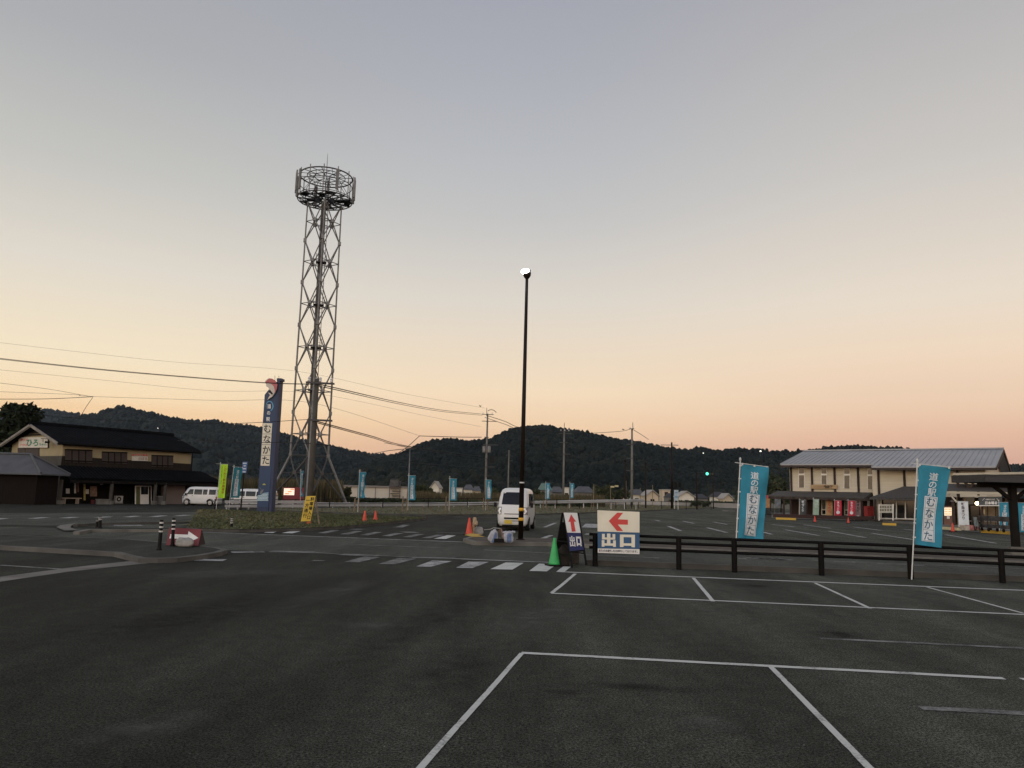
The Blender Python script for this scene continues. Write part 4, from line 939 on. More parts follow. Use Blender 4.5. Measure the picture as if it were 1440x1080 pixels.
# thin black pipe fence in front of it
PF = [(301, 722, 702), (338, 721.5, 701.5), (380, 720.5, 701.5), (415, 719, 701.5), (463, 718, 700.8), (538, 716.3, 700), (602, 715.2, 700.2), (657, 714.6, 700), (740, 714, 700.5), (783, 713.4, 701.6), (815, 712.8, 702), (840, 712.6, 702.3), (866, 712.6, 702.7), (888, 712.8, 703), (898, 713, 703.2), (930, 713, 704.5), (965, 713.5, 705.8), (1000, 713.5, 706.8)]
YS = [54, 57, 59, 62, 66, 71, 76, 80, 86, 90, 93, 96, 99, 102, 104, 108, 112, 116]
pp = [(gx(x, yb, Y), zat(gx(x, yb, Y).x, Y, yt)) for (x, yb, yt), Y in zip(PF, YS)]
e = empty('pipe_fence', pp[4][0], 0, 'thin black pipe fence in front of the guardrail', 'fence')
for p, z in pp:
    mb = MB(); mb.tube([p, p + Vector((0, 0, z))], 0.045, 8); wbuild(mb, 'post', BLACK, e)
for f in (0.93, 0.5):
    mb = MB(); mb.tube([p + Vector((0, -0.03, z * f)) for p, z in pp], 0.028, 6); wbuild(mb, 'rail', BLACK, e)
# wooden stakes (tree props) along the verge
STK = M('stake_timber', (0.19, 0.145, 0.09), 0.9, 0.3, 3)
SG = 'wooden tree stakes along the verge'
for xs, tops, lab in (((498, 503.5), (700, 660), 'pair of timber stakes beside the leftmost verge banner'), ((565.5, 571.5), (698, 690), 'short and long timber stakes by the thin grey pole'), ((626.5, 631), (698, 672), 'timber stakes under the banner mid verge'), ((679.5, 685.5), (700, 698), 'crossed short timber stakes below the transformer pole'),
                      ((763.5, 768.5), (703, 701), 'short timber stakes right of the white van'), ((798.5, 802.5), (702, 700), 'short timber stakes under the banner by the arrow stand'), ((831.5, 834.5), (702, 681), 'tall and short timber stakes left of the double sign'), ((857, 862), (703, 700), 'short timber stakes behind the red arrow board'), ((880, 900), (676, 686), 'two thin pale stakes by the pale utility pole'), ((917.5, 940.5), (682, 700), 'stakes among the village roofs')):
    yb = 719.5 - (xs[0] - 498) * 0.0145; b = gp(xs[0], yb, 0.1)
    e = empty('tree_stake', b, 0, lab, 'stakes', SG)
    for x, t in zip(xs, tops):
        p = gp(x, yb, 0.1); z = zat(p.x, p.y, t); mb = MB(); mb.tube([p, Vector((p.x + 0.03, p.y, z))], [0.06, 0.045], 7); wbuild(mb, 'stake', STK, e)
    p, q = gp(xs[0], yb, 0.1), gp(xs[1], yb, 0.1)
    if (q - p).length < 1.2:
        mb = MB(); mb.bar(p + Vector((0, -0.06, 0.75)), q + Vector((0, -0.06, 0.75)), 0.06); wbuild(mb, 'tie_bar', STK, e)

# ------------------------------------------------------------------ brown rail fence on the right
PO = [(836.8, 796.3, 749.5), (954.7, 801, 754), (1033, 804.8, 756.7), (1155.5, 809.3, 761), (1281, 814.3, 766), (1410, 820, 771.5), (1545, 826, 777), (1690, 832, 783)]
fp = [(gp(x, yb), yt) for x, yb, yt in PO]; fz = [zat(p.x, p.y, yt) for p, yt in fp]
d_ = (fp[-1][0] - fp[0][0]); fa = math.atan2(d_.y, d_.x); fd = Vector((math.cos(fa), math.sin(fa), 0)); fnv = Vector((-fd.y, fd.x, 0))
FB = M('fence_dark_brown', (0.0045, 0.0038, 0.0035), 0.6, 0.4, 2.5, 0.3, 12, spec=0.10)
e = empty('rail_fence', fp[0][0], 0, 'dark brown three rail fence along the right kerb', 'fence')
for i, ((p, yt), z) in enumerate(zip(fp, fz)):
    mb = MB(); mb.lathe([(0.062, -0.02), (0.062, z - 0.02), (0.05, z), (0.0, z + 0.005)], p, 14); wbuild(mb, 'post', FB, e)
zt_ = sum(fz) / len(fz)
for f in (0.96, 0.775, 0.565):
    mb = MB(); mb.tube([p + Vector((0, 0, z * f)) - fd * (0.14 if i == 0 else 0) for i, ((p, yt), z) in enumerate(zip(fp, fz))], 0.034, 10); wbuild(mb, 'rail', FB, e, smooth=True)

# ------------------------------------------------------------------ exit board wired on the fence
b0 = gp(870, 798.5) - fnv * 0.09; n_ = -fnv
def fb(px, py, off=0.0): return hit(px, py, b0 + n_ * off, n_)
e = empty('exit_board', Vector((b0.x, b0.y, 0)), 0, 'cream and blue board with a red arrow pointing left, wired to the fence', 'sign')
mb = MB(); mb.prism([fb(840, 717.6), fb(899.3, 719.8), fb(899.3, 748.9), fb(840.4, 747.3)], -n_ * 0.02); wbuild(mb, 'upper_panel', CREAM, e)
mb = MB(); mb.prism([fb(840.4, 747.6), fb(899.3, 749.2), fb(899.3, 772), fb(840.6, 771)], -n_ * 0.02); bl = wbuild(mb, 'lower_panel', BLUEP, e)
mb = MB(); mb.prism([fb(840.6, 771.3), fb(899.3, 772.3), fb(899.2, 779.3), fb(840.7, 777.3)], -n_ * 0.02); wl = wbuild(mb, 'caption_strip', WHITEP, e)
mb = MB(); AR = [(856, 732.6), (867.8, 721), (876.2, 721.1), (868.8, 730.2), (883, 730.9), (883, 738), (868.8, 737.6), (876.3, 746.8), (867.5, 746.6)]
mb.add([fb(x, y, 0.003) for x, y in AR], [(0, 1, 2, 3, 6, 7, 8), (3, 4, 5, 6)]); wbuild(mb, 'arrow', REDP, e)
def rects(mb, rs, o_):
    for x0, y0, x1, y1 in rs:
        s = lambda x: (x - 840) * 0.02
        mb.quad(fb(x0, y0 + s(x0), o_), fb(x1, y0 + s(x1), o_), fb(x1, y1 + s(x1), o_), fb(x0, y1 + s(x0), o_))
mb = MB(); rects(mb, [(853.6, 750.0, 858.4, 766.0), (846.6, 750.6, 850.4, 758.2), (861.4, 750.6, 865.2, 758.2), (846.2, 759.4, 850.0, 768.6), (862.2, 759.4, 866.1, 768.6)], 0.003); rects(mb, [(846.6, 755.6, 865.2, 758.4), (846.2, 763.8, 866.1, 767.0)], 0.0036)
rects(mb, [(871.8, 751.0, 874.9, 768.6), (889.8, 751.0, 892.9, 768.6), (871.8, 751.0, 892.9, 754.6), (871.8, 763.2, 892.9, 766.6)], 0.003)
rects(mb, [(871.8, 751.0, 876.9, 768.4), (888, 751.0, 892.9, 768.4)], 0.0036); wbuild(mb, 'lettering', CREAM, bl)
mb = MB(); text(mb, 'またのお越しをお待ちしております。', lambda u, v: fb(u, 774.1 + (u - 840) * 0.028 - v, 0.003), 843.4, 0, 3.9, False, 0.86, 0.02); wbuild(mb, 'lettering', INK, wl)
mb = MB()
for x, y in ((843, 757), (896, 758.5), (843, 769.5), (896, 771)): mb.tube([fb(x, y, 0.006), fb(x, y, -0.1)], 0.006, 6)
wbuild(mb, 'wire_tie', GALV_D, e)

# ------------------------------------------------------------------ A-frame stand with arrow
f0 = gp(806, 800)
e = empty('arrow_stand', Vector((f0.x, f0.y, 0)), 0, 'black A-frame stand with a white and navy panel, red arrow pointing up', 'sign')
YF = gp(802, 799).y
P3 = lambda px, py, Y: at(px, py, Y)
# front face legs and rear legs as one sloping frame
fl0, fl1 = P3(804.5, 798.5, YF), P3(824.8, 795, YF + 0.25)
ft0, ft1 = P3(793.2, 721, YF + 0.42), P3(812.5, 721.2, YF + 0.62)
rl0, rl1 = P3(778.8, 794, YF + 0.75), P3(799, 790, YF + 1.0)
FR = M('frame_black', (0.006, 0.006, 0.006), 0.5, 0.2)
mb = MB()
for a, b in ((fl0, ft0), (fl1, ft1), (fl0.lerp(ft0, 0.28), fl1.lerp(ft1, 0.28))): mb.bar(a, b, 0.035)
wbuild(mb, 'front_frame', FR, e)
mb = MB()
for a, b in ((rl0, ft0 + Vector((-0.03, 0.04, 0))), (rl1, ft1 + Vector((-0.03, 0.04, 0))), (rl0.lerp(ft0, 0.12), rl1.lerp(ft1, 0.12)), (rl0.lerp(ft0, 0.5), rl1.lerp(ft1, 0.5)), (rl0.lerp(ft0, 0.94), rl1.lerp(ft1, 0.94))): mb.bar(a, b, 0.035)
wbuild(mb, 'rear_frame', FR, e)
mb = MB()
for k, f in ((0, 0.46), (1, 0.22)): mb.bar(fl0.lerp(ft0, f), rl0.lerp(ft0, f), 0.025); mb.bar(fl1.lerp(ft1, f), rl1.lerp(ft1, f), 0.025)
wbuild(mb, 'spreader', FR, e)
mb = MB(); q = [rl0.lerp(ft0, .13), rl1.lerp(ft1, .13), rl1.lerp(ft1, .82), rl0.lerp(ft0, .82)]; mb.prism(q, (0.0, -0.012, 0)); wbuild(mb, 'rear_panel', M('rear_board_dark', (0.016, 0.0155, 0.015), 0.7, 0.3), e)
nf = (fl1 - fl0).cross(ft0 - fl0).normalized()
if nf.y > 0: nf = -nf
def af(px, py, off=0.0): return hit(px, py, fl0 + nf * (0.022 + off), nf)
mb = MB(); mb.prism([af(793, 720.8), af(812.6, 721.2), af(817.3, 749.3), af(797.8, 748.8)], -nf * 0.012); wbuild(mb, 'upper_panel', WHITEP, e)
mb = MB(); mb.prism([af(797.9, 749.1), af(817.4, 749.6), af(821.5, 774), af(801.3, 775)], -nf * 0.012); nv = wbuild(mb, 'lower_panel', NAVY, e)
mb = MB(); AR = [(803.0, 723.2), (810.2, 733.6), (807.1, 733.6), (809.6, 747.4), (804.1, 747.8), (802.1, 733.8), (799.2, 733.8)]
mb.add([af(x, y, 0.003) for x, y in AR], [(0, 1, 6), (2, 3, 4, 5)]); wbuild(mb, 'arrow', REDP, e)
def arects(mb, rs, o_):
    for x0, y0, x1, y1 in rs:
        f = lambda x, y: af(x + (y - 753) * 0.11, y + (x - 802) * 0.03, o_)
        mb.quad(f(x0, y0), f(x1, y0), f(x1, y1), f(x0, y1))
mb = MB(); arects(mb, [(803.2, 753.6, 804.7, 767), (800.6, 755.2, 802.0, 760.6), (806.0, 755.2, 807.4, 760.6), (800.6, 759.6, 807.4, 761.2), (800.2, 762.2, 801.6, 768.4), (806.4, 762.2, 807.8, 768.4), (800.2, 766.2, 807.8, 767.8)], 0.003)
arects(mb, [(809.6, 754.2, 811.4, 767.6), (814.8, 754.2, 816.6, 767.6), (809.6, 754.2, 816.6, 757), (809.6, 763.6, 816.6, 766)], 0.0032); wbuild(mb, 'lettering', WHITEP, nv)
# sandbag weighing the stand
def sack(c, d, seed, rz=0.0, label=None, m=None, name='sandbag', parent=None):
    mb = MB()
    def fn(u, v):
        a = u * 2 * math.pi; t = (v - 0.5) * math.pi
        x = math.copysign(abs(math.cos(a)) ** 0.7, math.cos(a)) * math.cos(t) ** 0.6; y = math.copysign(abs(math.sin(a)) ** 0.7, math.sin(a)) * math.cos(t) ** 0.6; z = math.sin(t)
        n = 1 + 0.16 * mnoise.noise((x * 1.6 + seed, y * 1.6, z * 1.6)) + 0.06 * mnoise.noise((x * 5 + seed, y * 5, z * 5))
        if z < -0.75: z = -0.75
        p = Vector((x * d[0] / 2 * n, y * d[1] / 2 * n, (z + 0.75) / 1.75 * d[2] * n)); p.rotate(Matrix.Rotation(rz, 3, 'Z')); return p
    mb.grid(fn, 24, 14); o = mb.build(name, m, parent, loc=None if parent else c, smooth=True)
    if parent: o.location = c
    if label: tag(o, label, 'sandbag')
    return o
BAGW = M('sandbag_grey_white', (0.27, 0.26, 0.24), 0.85, 0.35, 5, 0.3, 25); BAGD = M('sandbag_brown', (0.028, 0.024, 0.020), 0.9, 0.4, 6, 0.3, 25)
BAGB = M('sandbag_pale', (0.33, 0.335, 0.36), 0.7, 0.2, 6, 0.3, 25); BLUEPR = M('blue_print', (0.12, 0.17, 0.30), 0.7, 0.25, 8)
sack(gp(792, 795.5), (0.30, 0.25, 0.46), 3, 0.3, 'dark brown sandbag inside the black arrow stand', BAGD)
sack(gp(808, 793), (0.22, 0.2, 0.42), 5, 0.1, 'narrow brown sandbag behind the arrow stand leg', M('sandbag_tan', (0.05, 0.043, 0.034), 0.9, 0.35, 6))

# ------------------------------------------------------------------ cones
def cone(c, h, r, m, label, group='traffic cones', base_m=BLACK):
    e = empty('traffic_cone', c, rng.uniform(0, 1), label, 'cone', group)
    mb = MB(); mb.box((0, 0, 0.02), (r * 2.5, r * 2.5, 0.04)); mb.build('base', base_m, e)
    mb = MB(); mb.lathe([(r, 0.04), (r * 0.93, 0.07), (r * 0.25, h - 0.03), (r * 0.2, h), (r * 0.08, h)], (0, 0, 0), 24); mb.build('body', m, e, smooth=True)
    return e
def cone_px(px, py, top, m, label, z0=0.0):
    b = gp(px, py, z0); h = zat(b.x, b.y, top) - z0; return cone(b, h, h * 0.215, m, label)
cone_px(779.3, 796, 756.5, GREENC, 'green traffic cone beside the black arrow stand')
cone_px(659.5, 752.5, 728, ORANGE, 'orange red cone left of the white van')
cone_px(512.3, 736.3, 718, ORANGE, 'orange cone on the grass edge, left of the pair')
cone_px(527.5, 735.3, 718, ORANGE, 'orange cone on the grass edge, right of the pair')

# ------------------------------------------------------------------ bollards
BB = M('bollard_black', (0.007, 0.007, 0.007), 0.55, 0.2); BWH = M('bollard_white_band', (0.50, 0.50, 0.47), 0.5, 0.1)
def bollard(px, py, tpx, tpy, r, label, z0, bands=3):
    b = gp(px, py, z0); z = zat(b.x, b.y, tpy) - z0; t = at(tpx, tpy, b.y); dx = t.x - b.x
    e = empty('bollard', b, 0, label, 'bollard', 'black bollards with white bands')
    mb = MB(); mb.tube([(0, 0, 0), (dx, 0, z)], [r, r * 0.92], 14); mb.tube([(0, 0, -0.005), (0, 0, 0.03)], r * 1.4, 14); mb.build('post', BB, e, smooth=False)
    for k in range(bands):
        f0 = 0.93 - 0.145 * k; f1 = f0 - 0.055; mb = MB(); mb.tube([(dx * f1, 0, z * f1), (dx * f0, 0, z * f0)], r * 1.06, 14); mb.build('white_band', BWH, e)
bollard(223.8, 773, 227.6, 731, 0.044, 'leaning black bollard with white bands left of the red arrow board', 0.12)
bollard(242.4, 767.5, 244.6, 728.6, 0.042, 'black bollard with white bands in front of the red arrow board', 0.12)
bollard(325.3, 747, 326.2, 727.8, 0.05, 'black bollard with white bands at the grass edge', 0.0)
bollard(136.6, 741.5, 137, 731.5, 0.055, 'short black bollard on the far kerb, left of two', 0.1, 1)
bollard(140.7, 742.5, 141, 727, 0.055, 'black bollard on the far kerb, right of two', 0.1, 2)

# ------------------------------------------------------------------ red board with white arrow
b0 = gp(233.5, 766.8, 0.12); b1 = gp(278.8, 767.6, 0.12); ud = (b1 - b0).normalized(); nb = Vector((ud.y, -ud.x, 0))
if nb.y > 0: nb = -nb
nb = (nb + Vector((0, 0, 0.42))).normalized()
def rb(px, py, off=0.0): return hit(px, py, b0 + nb * off, nb)
e = empty('arrow_board', b0, 0, 'red folding board with a white arrow pointing right', 'sign')
RED2 = M('board_red', (0.145, 0.016, 0.018), 0.5, 0.2, 3); RED3 = M('board_back', (0.03, 0.012, 0.012), 0.7, 0.2)
mb = MB(); mb.prism([rb(233.5, 766.6), rb(278.8, 767.4), rb(283.6, 744.3), rb(238.2, 741.8)], -nb * 0.012); wbuild(mb, 'front_panel', RED2, e)
ta, tb = rb(238.2, 741.8, -0.012), rb(283.6, 744.3, -0.012); dp = -Vector((nb.x, nb.y, 0)).normalized() * 0.42
mb = MB(); mb.prism([ta + Vector((0, 0, 0)), tb, Vector((tb.x, tb.y, 0.125)) + dp, Vector((ta.x, ta.y, 0.125)) + dp], Vector((0, 0.012, 0))); wbuild(mb, 'rear_panel', RED3, e)
mb = MB(); q0, q1 = rb(278.8, 767.4, -0.02), rb(283.6, 744.3, -0.02); q2 = Vector((tb.x, tb.y, 0.125)) + dp; mb.prism([q0, q1, q2], ud * -0.012); wbuild(mb, 'end_panel', RED3, e)
mb = MB(); mb.add([rb(x, y, 0.003) for x, y in [(239.8, 751), (264.2, 751.8), (265.2, 747.0), (279, 756.4), (268.8, 761.2), (264.6, 758.0), (238, 757)]], [(0, 1, 5, 6), (1, 2, 3, 4, 5)]); wbuild(mb, 'arrow', WHITEP, e)
sack(gp(259.3, 768.4, 0.12), (0.44, 0.24, 0.21), 8, 0.0, 'grey white sandbag leaning on the red arrow board', BAGW)

# ------------------------------------------------------------------ yellow board leaning on the pole
y0 = gp(424, 737, 0.12); yu = (gp(437, 737, 0.12) - y0).normalized(); yn = Vector((yu.y, -yu.x, 0)); yn = yn if yn.y < 0 else -yn; yn = (yn + Vector((0, 0, 0.12))).normalized()
def yb_(px, py, off=0.0): return hit(px, py, y0 + yn * off, yn)
e = empty('yellow_board', y0, 0, 'yellow board with black lettering leaning on the brown concrete pole', 'sign')
mb = MB(); mb.prism([yb_(430.3, 697.8), yb_(444, 697.2), yb_(436.6, 732.6), yb_(423.2, 733.2)], -yn * 0.02); pn2 = wbuild(mb, 'panel', YELB, e)
def col_text(mb, s, xa, ya, xb, yb2, sz):
    for i, ch in enumerate(s):
        t = i / (len(s) - 1); vs, fs = glyph(ch, 0.025); cx_, cy_ = xa + (xb - xa) * t, ya + (yb2 - ya) * t
        mb.add([yb_(cx_ + (a - 0.5) * sz * 0.95 + (b - .38) * 0.8, cy_ - (b - 0.38) * sz, 0.004) for a, b in vs], fs)
mb = MB(); col_text(mb, '駐車場入口', 439.3, 701.9, 434.1, 727.6, 5.9); col_text(mb, '一方通行', 433.0, 703.5, 428.9, 725.0, 5.9); wbuild(mb, 'lettering', INK, pn2)
mb = MB(); mb.bar(yb_(430.6, 699, -0.03), yb_(423.6, 736.8, -0.03), 0.04); mb.bar(yb_(443.3, 699, -0.03), yb_(436.5, 736.2, -0.03), 0.04); q = gp(449, 738.5, 0.12); mb.bar(yb_(443.6, 698.5, -0.05), q, 0.05); mb.bar(yb_(424.5, 735, -0.03), yb_(436.6, 734.5, -0.03), 0.05); wbuild(mb, 'frame', RUSTY, e)
mb = MB(); q = gp(434.5, 737.6, 0.12); mb.box(q + Vector((0, 0, 0.06)), (0.16, 0.12, 0.14)); tag(mb.build('brick', M('orange_brick', (0.35, 0.09, 0.03), 0.8)), 'small orange red brick under the yellow board', 'brick')

# ------------------------------------------------------------------ bags and low trestle near the lamp post
def pbag(c, w, h, seed, label, tilt, flap):
    e = empty('sandbag', c, 0, label, 'sandbag', 'pale sandbags with blue print')
    Rm = Matrix.Rotation(tilt, 3, 'Y')
    def S(u, v, k=1.0):
        a = u * 2 * math.pi; t = (v - 0.5) * math.pi
        x, y, z = math.copysign(abs(math.cos(a)) ** 0.75, math.cos(a)) * math.cos(t) ** 0.6, math.copysign(abs(math.sin(a)) ** 0.75, math.sin(a)) * math.cos(t) ** 0.6, math.copysign(abs(math.sin(t)) ** 0.8, math.sin(t))
        n = 1 + 0.20 * mnoise.noise((x * 1.4 + seed, y * 1.4, z * 1.4)) + 0.05 * mnoise.noise((x * 5 + seed, y * 5, z * 5))
        wd = (0.86 + 0.28 * v) if flap else (1.08 - 0.22 * v)
        p = Rm @ Vector((x * w / 2 * n * k * wd, y * w / 2.5 * n * k, z * h / 2 * n * (1 if k == 1.0 else 1.0)))
        return p + Vector((0, 0, h * 0.46))
    mb = MB(); mb.grid(lambda u, v: S(u, v), 28, 18); mb.build('bag', BAGB, e, smooth=True)
    mb = MB(); mb.grid(lambda u, v: S((0.70 if flap else 0.74) + 0.12 * u + 0.03 * v, 0.22 + 0.5 * v, 1.035), 8, 10); mb.build('print', BLUEPR, e, smooth=True)
    mb = MB()
    if flap:
        for k in range(7): mb.tube([Rm @ Vector((-w * .45 + k * w * .17, -0.02, h * .44)) + Vector((0, 0, h * .46)), Rm @ Vector((-w * .42 + k * w * .18, -0.05, h * (.50 + .05 * (k % 2)))) + Vector((0, 0, h * .46))], [0.05, 0.03], 7)
    else: mb.tube([Rm @ Vector((0.02, 0, h * .42)) + Vector((0, 0, h * .46)), Rm @ Vector((-0.03, 0, h * .58)) + Vector((0, 0, h * .46))], [0.06, 0.045], 8)
    mb.build('gathered_top', BAGB, e, smooth=True); return e
pbag(gp(693.2, 762.8, 0.12), 0.29, 0.38, 2.3, 'pale bag with blue print at the left leg of the low trestle', 0.22, False)
pbag(gp(715, 763.6, 0.12), 0.30, 0.35, 6.4, 'pale bag with blue print at the right leg of the low trestle', -0.06, True)
e = empty('trestle', gp(704, 762, 0.12), 0, 'low weathered trestle between two pale bags, reddish legs', 'trestle')
PNK = M('faded_red_timber', (0.28, 0.17, 0.15), 0.8, 0.25, 8)
a0 = gp(697, 763, 0.12); Yt = a0.y
for x0_, y0_, x1_, y1_, m in ((704.5, 743.5, 708.5, 759.5, PNK), (703.0, 744, 697.8, 760, RUSTY), (704, 744, 706.5, 761.5, RUSTY)):
    mb = MB(); mb.bar(at(x0_, y0_, Yt + 0.1), at(x1_, y1_, Yt), 0.035); wbuild(mb, 'leg', m, e)
mb = MB(); mb.box(at(702.5, 760, Yt) + Vector((0, 0.05, 0)), (0.34, 0.3, 0.12)); wbuild(mb, 'block', BLACK, e)
mb = MB(); mb.tube([at(681, 745, Yt + 0.6), at(690, 744.2, Yt + 0.3), at(694, 742.2, Yt + 0.2), at(704, 743.2, Yt + 0.1)], 0.012, 6); wbuild(mb, 'rope', M('grey_rope', (0.3, 0.3, 0.28), 0.9), e)
sack(gp(672.5, 752, 0.0), (0.40, 0.3, 0.30), 12, 0.4, 'grey bag on the ground right of the orange cone', BAGW)
e = empty('marker_post', gp(665.5, 752.2), 0, 'tan weathered marker post right behind the orange cone', 'post')
b = gp(665.5, 752.2); z = zat(b.x, b.y, 728.5); mb = MB(); mb.tube([b, b + Vector((0, 0, z * 0.5)), b + Vector((0.03, 0, z))], [0.04, 0.05, 0.045], 8); wbuild(mb, 'post', M('tan_timber', (0.38, 0.24, 0.12), 0.85, 0.3, 10), e)
mb = MB(); mb.lathe([(0.05, 0), (0.10, 0.03), (0.11, 0.12), (0.07, 0.2)], b + Vector((0.06, 0, z * 0.55)), 10); mb.lathe([(0.05, 0), (0.08, 0.03), (0.08, 0.1), (0.05, 0.16)], b + Vector((0.04, 0, z * 0.8)), 10); wbuild(mb, 'wrapping', M('tan_cloth', (0.36, 0.27, 0.17), 0.9, 0.35, 12), e)
# ------------------------------------------------------------------ vans
CARW = M('van_white_paint', (0.60, 0.60, 0.58), 0.28, 0.04, 2, spec=0.5)
GLASSD = M('dark_car_glass', (0.008, 0.009, 0.0095), 0.08, 0.2, 2, spec=0.3)
TRIM = M('black_trim', (0.012, 0.012, 0.012), 0.6, 0.2)
TYRE = M('tyre_rubber', (0.012, 0.012, 0.012), 0.85, 0.2); RIM = M('wheel_rim', (0.28, 0.28, 0.28), 0.4, 0.1, metal=0.5)
LENS = M('headlight_lens', (0.22, 0.22, 0.225), 0.1, 0.5, 16, spec=0.6); GLINT = M('headlight_glint_white', (0.85, 0.85, 0.83), 0.15, 0.05, spec=0.8); PLATE = M('yellow_plate', (0.50, 0.36, 0.04), 0.5, 0.1, 6)
REDL = M('tail_light', (0.25, 0.012, 0.01), 0.3)
def van(loc, rz, label, sl=(0.985, 1.0, 1.0), flat=False, paint_m=CARW, plate=True, Ln=3.39, cat='van'):
    e = empty('parked_van', loc, rz, label, cat)
    T = [(0.20, 0.10, 0.06, 0.66), (0.34, 0.015, 0.01, 0.715), (0.60, 0.0, 0.0, 0.735), (0.90, 0.03, 0.0, 0.7375), (1.10, 0.10, 0.01, 0.73), (1.40, 0.27, 0.04, 0.695), (1.68, 0.44, 0.10, 0.645), (1.80, 0.56, 0.18, 0.59), (1.865, 0.76, 0.34, 0.49), (1.89, 1.05, 0.62, 0.34)]
    sx, sy, sz = sl; Ex = 7.0
    def sec(z):
        z /= sz
        if z <= T[0][0]: r = T[0]
        elif z >= T[-1][0]: r = T[-1]
        else:
            for a, b in zip(T, T[1:]):
                if z <= b[0]:
                    t = (z - a[0]) / (b[0] - a[0]); r = tuple(p + (q - p) * t for p, q in zip(a, b)); break
        return r[1] * sy, (Ln - r[2]) * sy, r[3] * sx
    def front(x, z, off=0.006):
        a, b, h = sec(z); return Vector((x, (a + b) / 2 - (b - a) / 2 * max(0.0, 1 - abs(x / h) ** Ex) ** (1 / Ex) - off, z))
    def back(x, z, off=0.006):
        a, b, h = sec(z); return Vector((x, (a + b) / 2 + (b - a) / 2 * max(0.0, 1 - abs(x / h) ** Ex) ** (1 / Ex) + off, z))
    def side(s, y, z, off=0.006):
        a, b, h = sec(z); k = abs((y - (a + b) / 2) / ((b - a) / 2)); return Vector((s * (h * max(0.0, 1 - min(1, k) ** Ex) ** (1 / Ex) + off), y, z))
    zs = [k * sz for k in (0.20, 0.27, 0.34, 0.47, 0.60, 0.75, 0.90, 1.0, 1.10, 1.25, 1.40, 1.55, 1.68, 1.75, 1.80, 1.835, 1.865, 1.88, 1.89)]
    mb = MB(); n = 56
    def ringpt(z, k):
        a, b, h = sec(z); t = 2 * math.pi * k / n; c, s_ = math.cos(t), math.sin(t)
        return (math.copysign(abs(c) ** (2 / Ex), c) * h, (a + b) / 2 + math.copysign(abs(s_) ** (2 / Ex), s_) * (b - a) / 2, z)
    vs = [ringpt(z, k) for z in zs for k in range(n)]
    fs = [(i * n + k, i * n + (k + 1) % n, (i + 1) * n + (k + 1) % n, (i + 1) * n + k) for i in range(len(zs) - 1) for k in range(n)]
    fs += [tuple(range(n - 1, -1, -1)), tuple((len(zs) - 1) * n + k for k in range(n))]
    mb.add(vs, fs); body = mb.build('body', paint_m, e, smooth=True)
    def patch(name, fn, m, par=e, nu=8, nv=6):
        mb = MB(); mb.grid(fn, nu, nv); return mb.build(name, m, par, smooth=True)
    L_ = lambda a, b, t: a + (b - a) * t
    patch('windscreen', lambda u, v: front(L_(-0.665, 0.665, u) * sx * (1 - 0.07 * v), L_(1.14, 1.69, v) * sz), GLASSD)
    patch('rear_window', lambda u, v: back(L_(-0.52, 0.52, u) * sx, L_(1.16, 1.62, v) * sz), GLASSD)
    for s in (-1, 1):
        for y0, y1, sl0 in ((0.48, 1.12, 0.28), (1.20, 1.95, 0.0), (2.03, 2.45, 0.0), (2.60, 3.22, 0.0)):
            patch('side_window', lambda u, v: side(s, L_(y0 + sl0 * v, y1, u) * sy * Ln / 3.39, L_(1.12, 1.63, v) * sz), GLASSD)
        patch('door_handle', lambda u, v: side(s, L_(1.02, 1.12, u) * sy, L_(0.98, 1.02, v) * sz, 0.015), TRIM, nu=2, nv=1)
        patch('headlight', lambda u, v: front(s * L_(0.50, 0.69, u) * sx, L_(0.72, 1.02, v) * sz, 0.012), LENS)
        for zb, xb, rb_ in ((0.95, 0.56, 0.05), (0.86, 0.61, 0.055), (0.77, 0.57, 0.04)): patch('headlight_glint', lambda u, v: front(s * (xb + rb_ * (0.2 + 0.8 * v) * math.cos(6.2832 * u)) * sx, (zb + rb_ * (0.2 + 0.8 * v) * math.sin(6.2832 * u)) * sz, 0.018), GLINT, nu=12, nv=2)  # white discs: bright reflected spots on the lens, put in as colour
        patch('headlight_bezel', lambda u, v: front(s * L_(0.485, 0.70, u) * sx, L_(0.70, 1.035, v) * sz, 0.007), M('bezel_grey', (0.16, 0.16, 0.165), 0.3))
        patch('tail_light', lambda u, v: back(s * L_(0.56, 0.66, u) * sx, L_(0.55, 0.95, v) * sz, 0.01), REDL)
        mr = MB(); mr.box((s * 0.84 * sx, 0.42, 1.12 * sz), (0.12, 0.10, 0.20)); mr.bar((s * 0.70 * sx, 0.45, 1.10 * sz), (s * 0.82 * sx, 0.43, 1.10 * sz), 0.03); mr.build('mirror', TRIM, e)
        for yw in (0.55 * sy * Ln / 3.39, 2.78 * sy * Ln / 3.39):
            mb = MB(); mb.add([side(s, yw + 0.34 * math.cos(a), max(0.2, 0.28 + 0.33 * math.sin(a)), 0.007) for a in [math.pi * 2 * k / 20 for k in range(20)]], [tuple(range(20))]); mb.build('wheel_arch', TRIM, e)
            w = MB(); w.lathe([(0.15, -0.09), (0.25, -0.09), (0.275, -0.06), (0.275, 0.06), (0.25, 0.09), (0.15, 0.09)], (0, 0, 0), 24); w.xf(Matrix.Translation((s * 0.65 * sx, yw, 0.275)) @ Matrix.Rotation(R(90), 4, 'Y')); wo = w.build('wheel', TYRE, e, smooth=False)
            w = MB(); w.lathe([(0.02, 0.0), (0.16, 0.0), (0.17, 0.02), (0.02, 0.03)], (0, 0, 0), 20); w.xf(Matrix.Translation((s * 0.742 * sx, yw, 0.275)) @ Matrix.Rotation(R(90), 4, 'Y')); w.build('rim', RIM, wo)
    patch('grille', lambda u, v: front(L_(-0.36, 0.36, u) * sx, L_(0.50, 0.575, v) * sz, 0.008), TRIM)
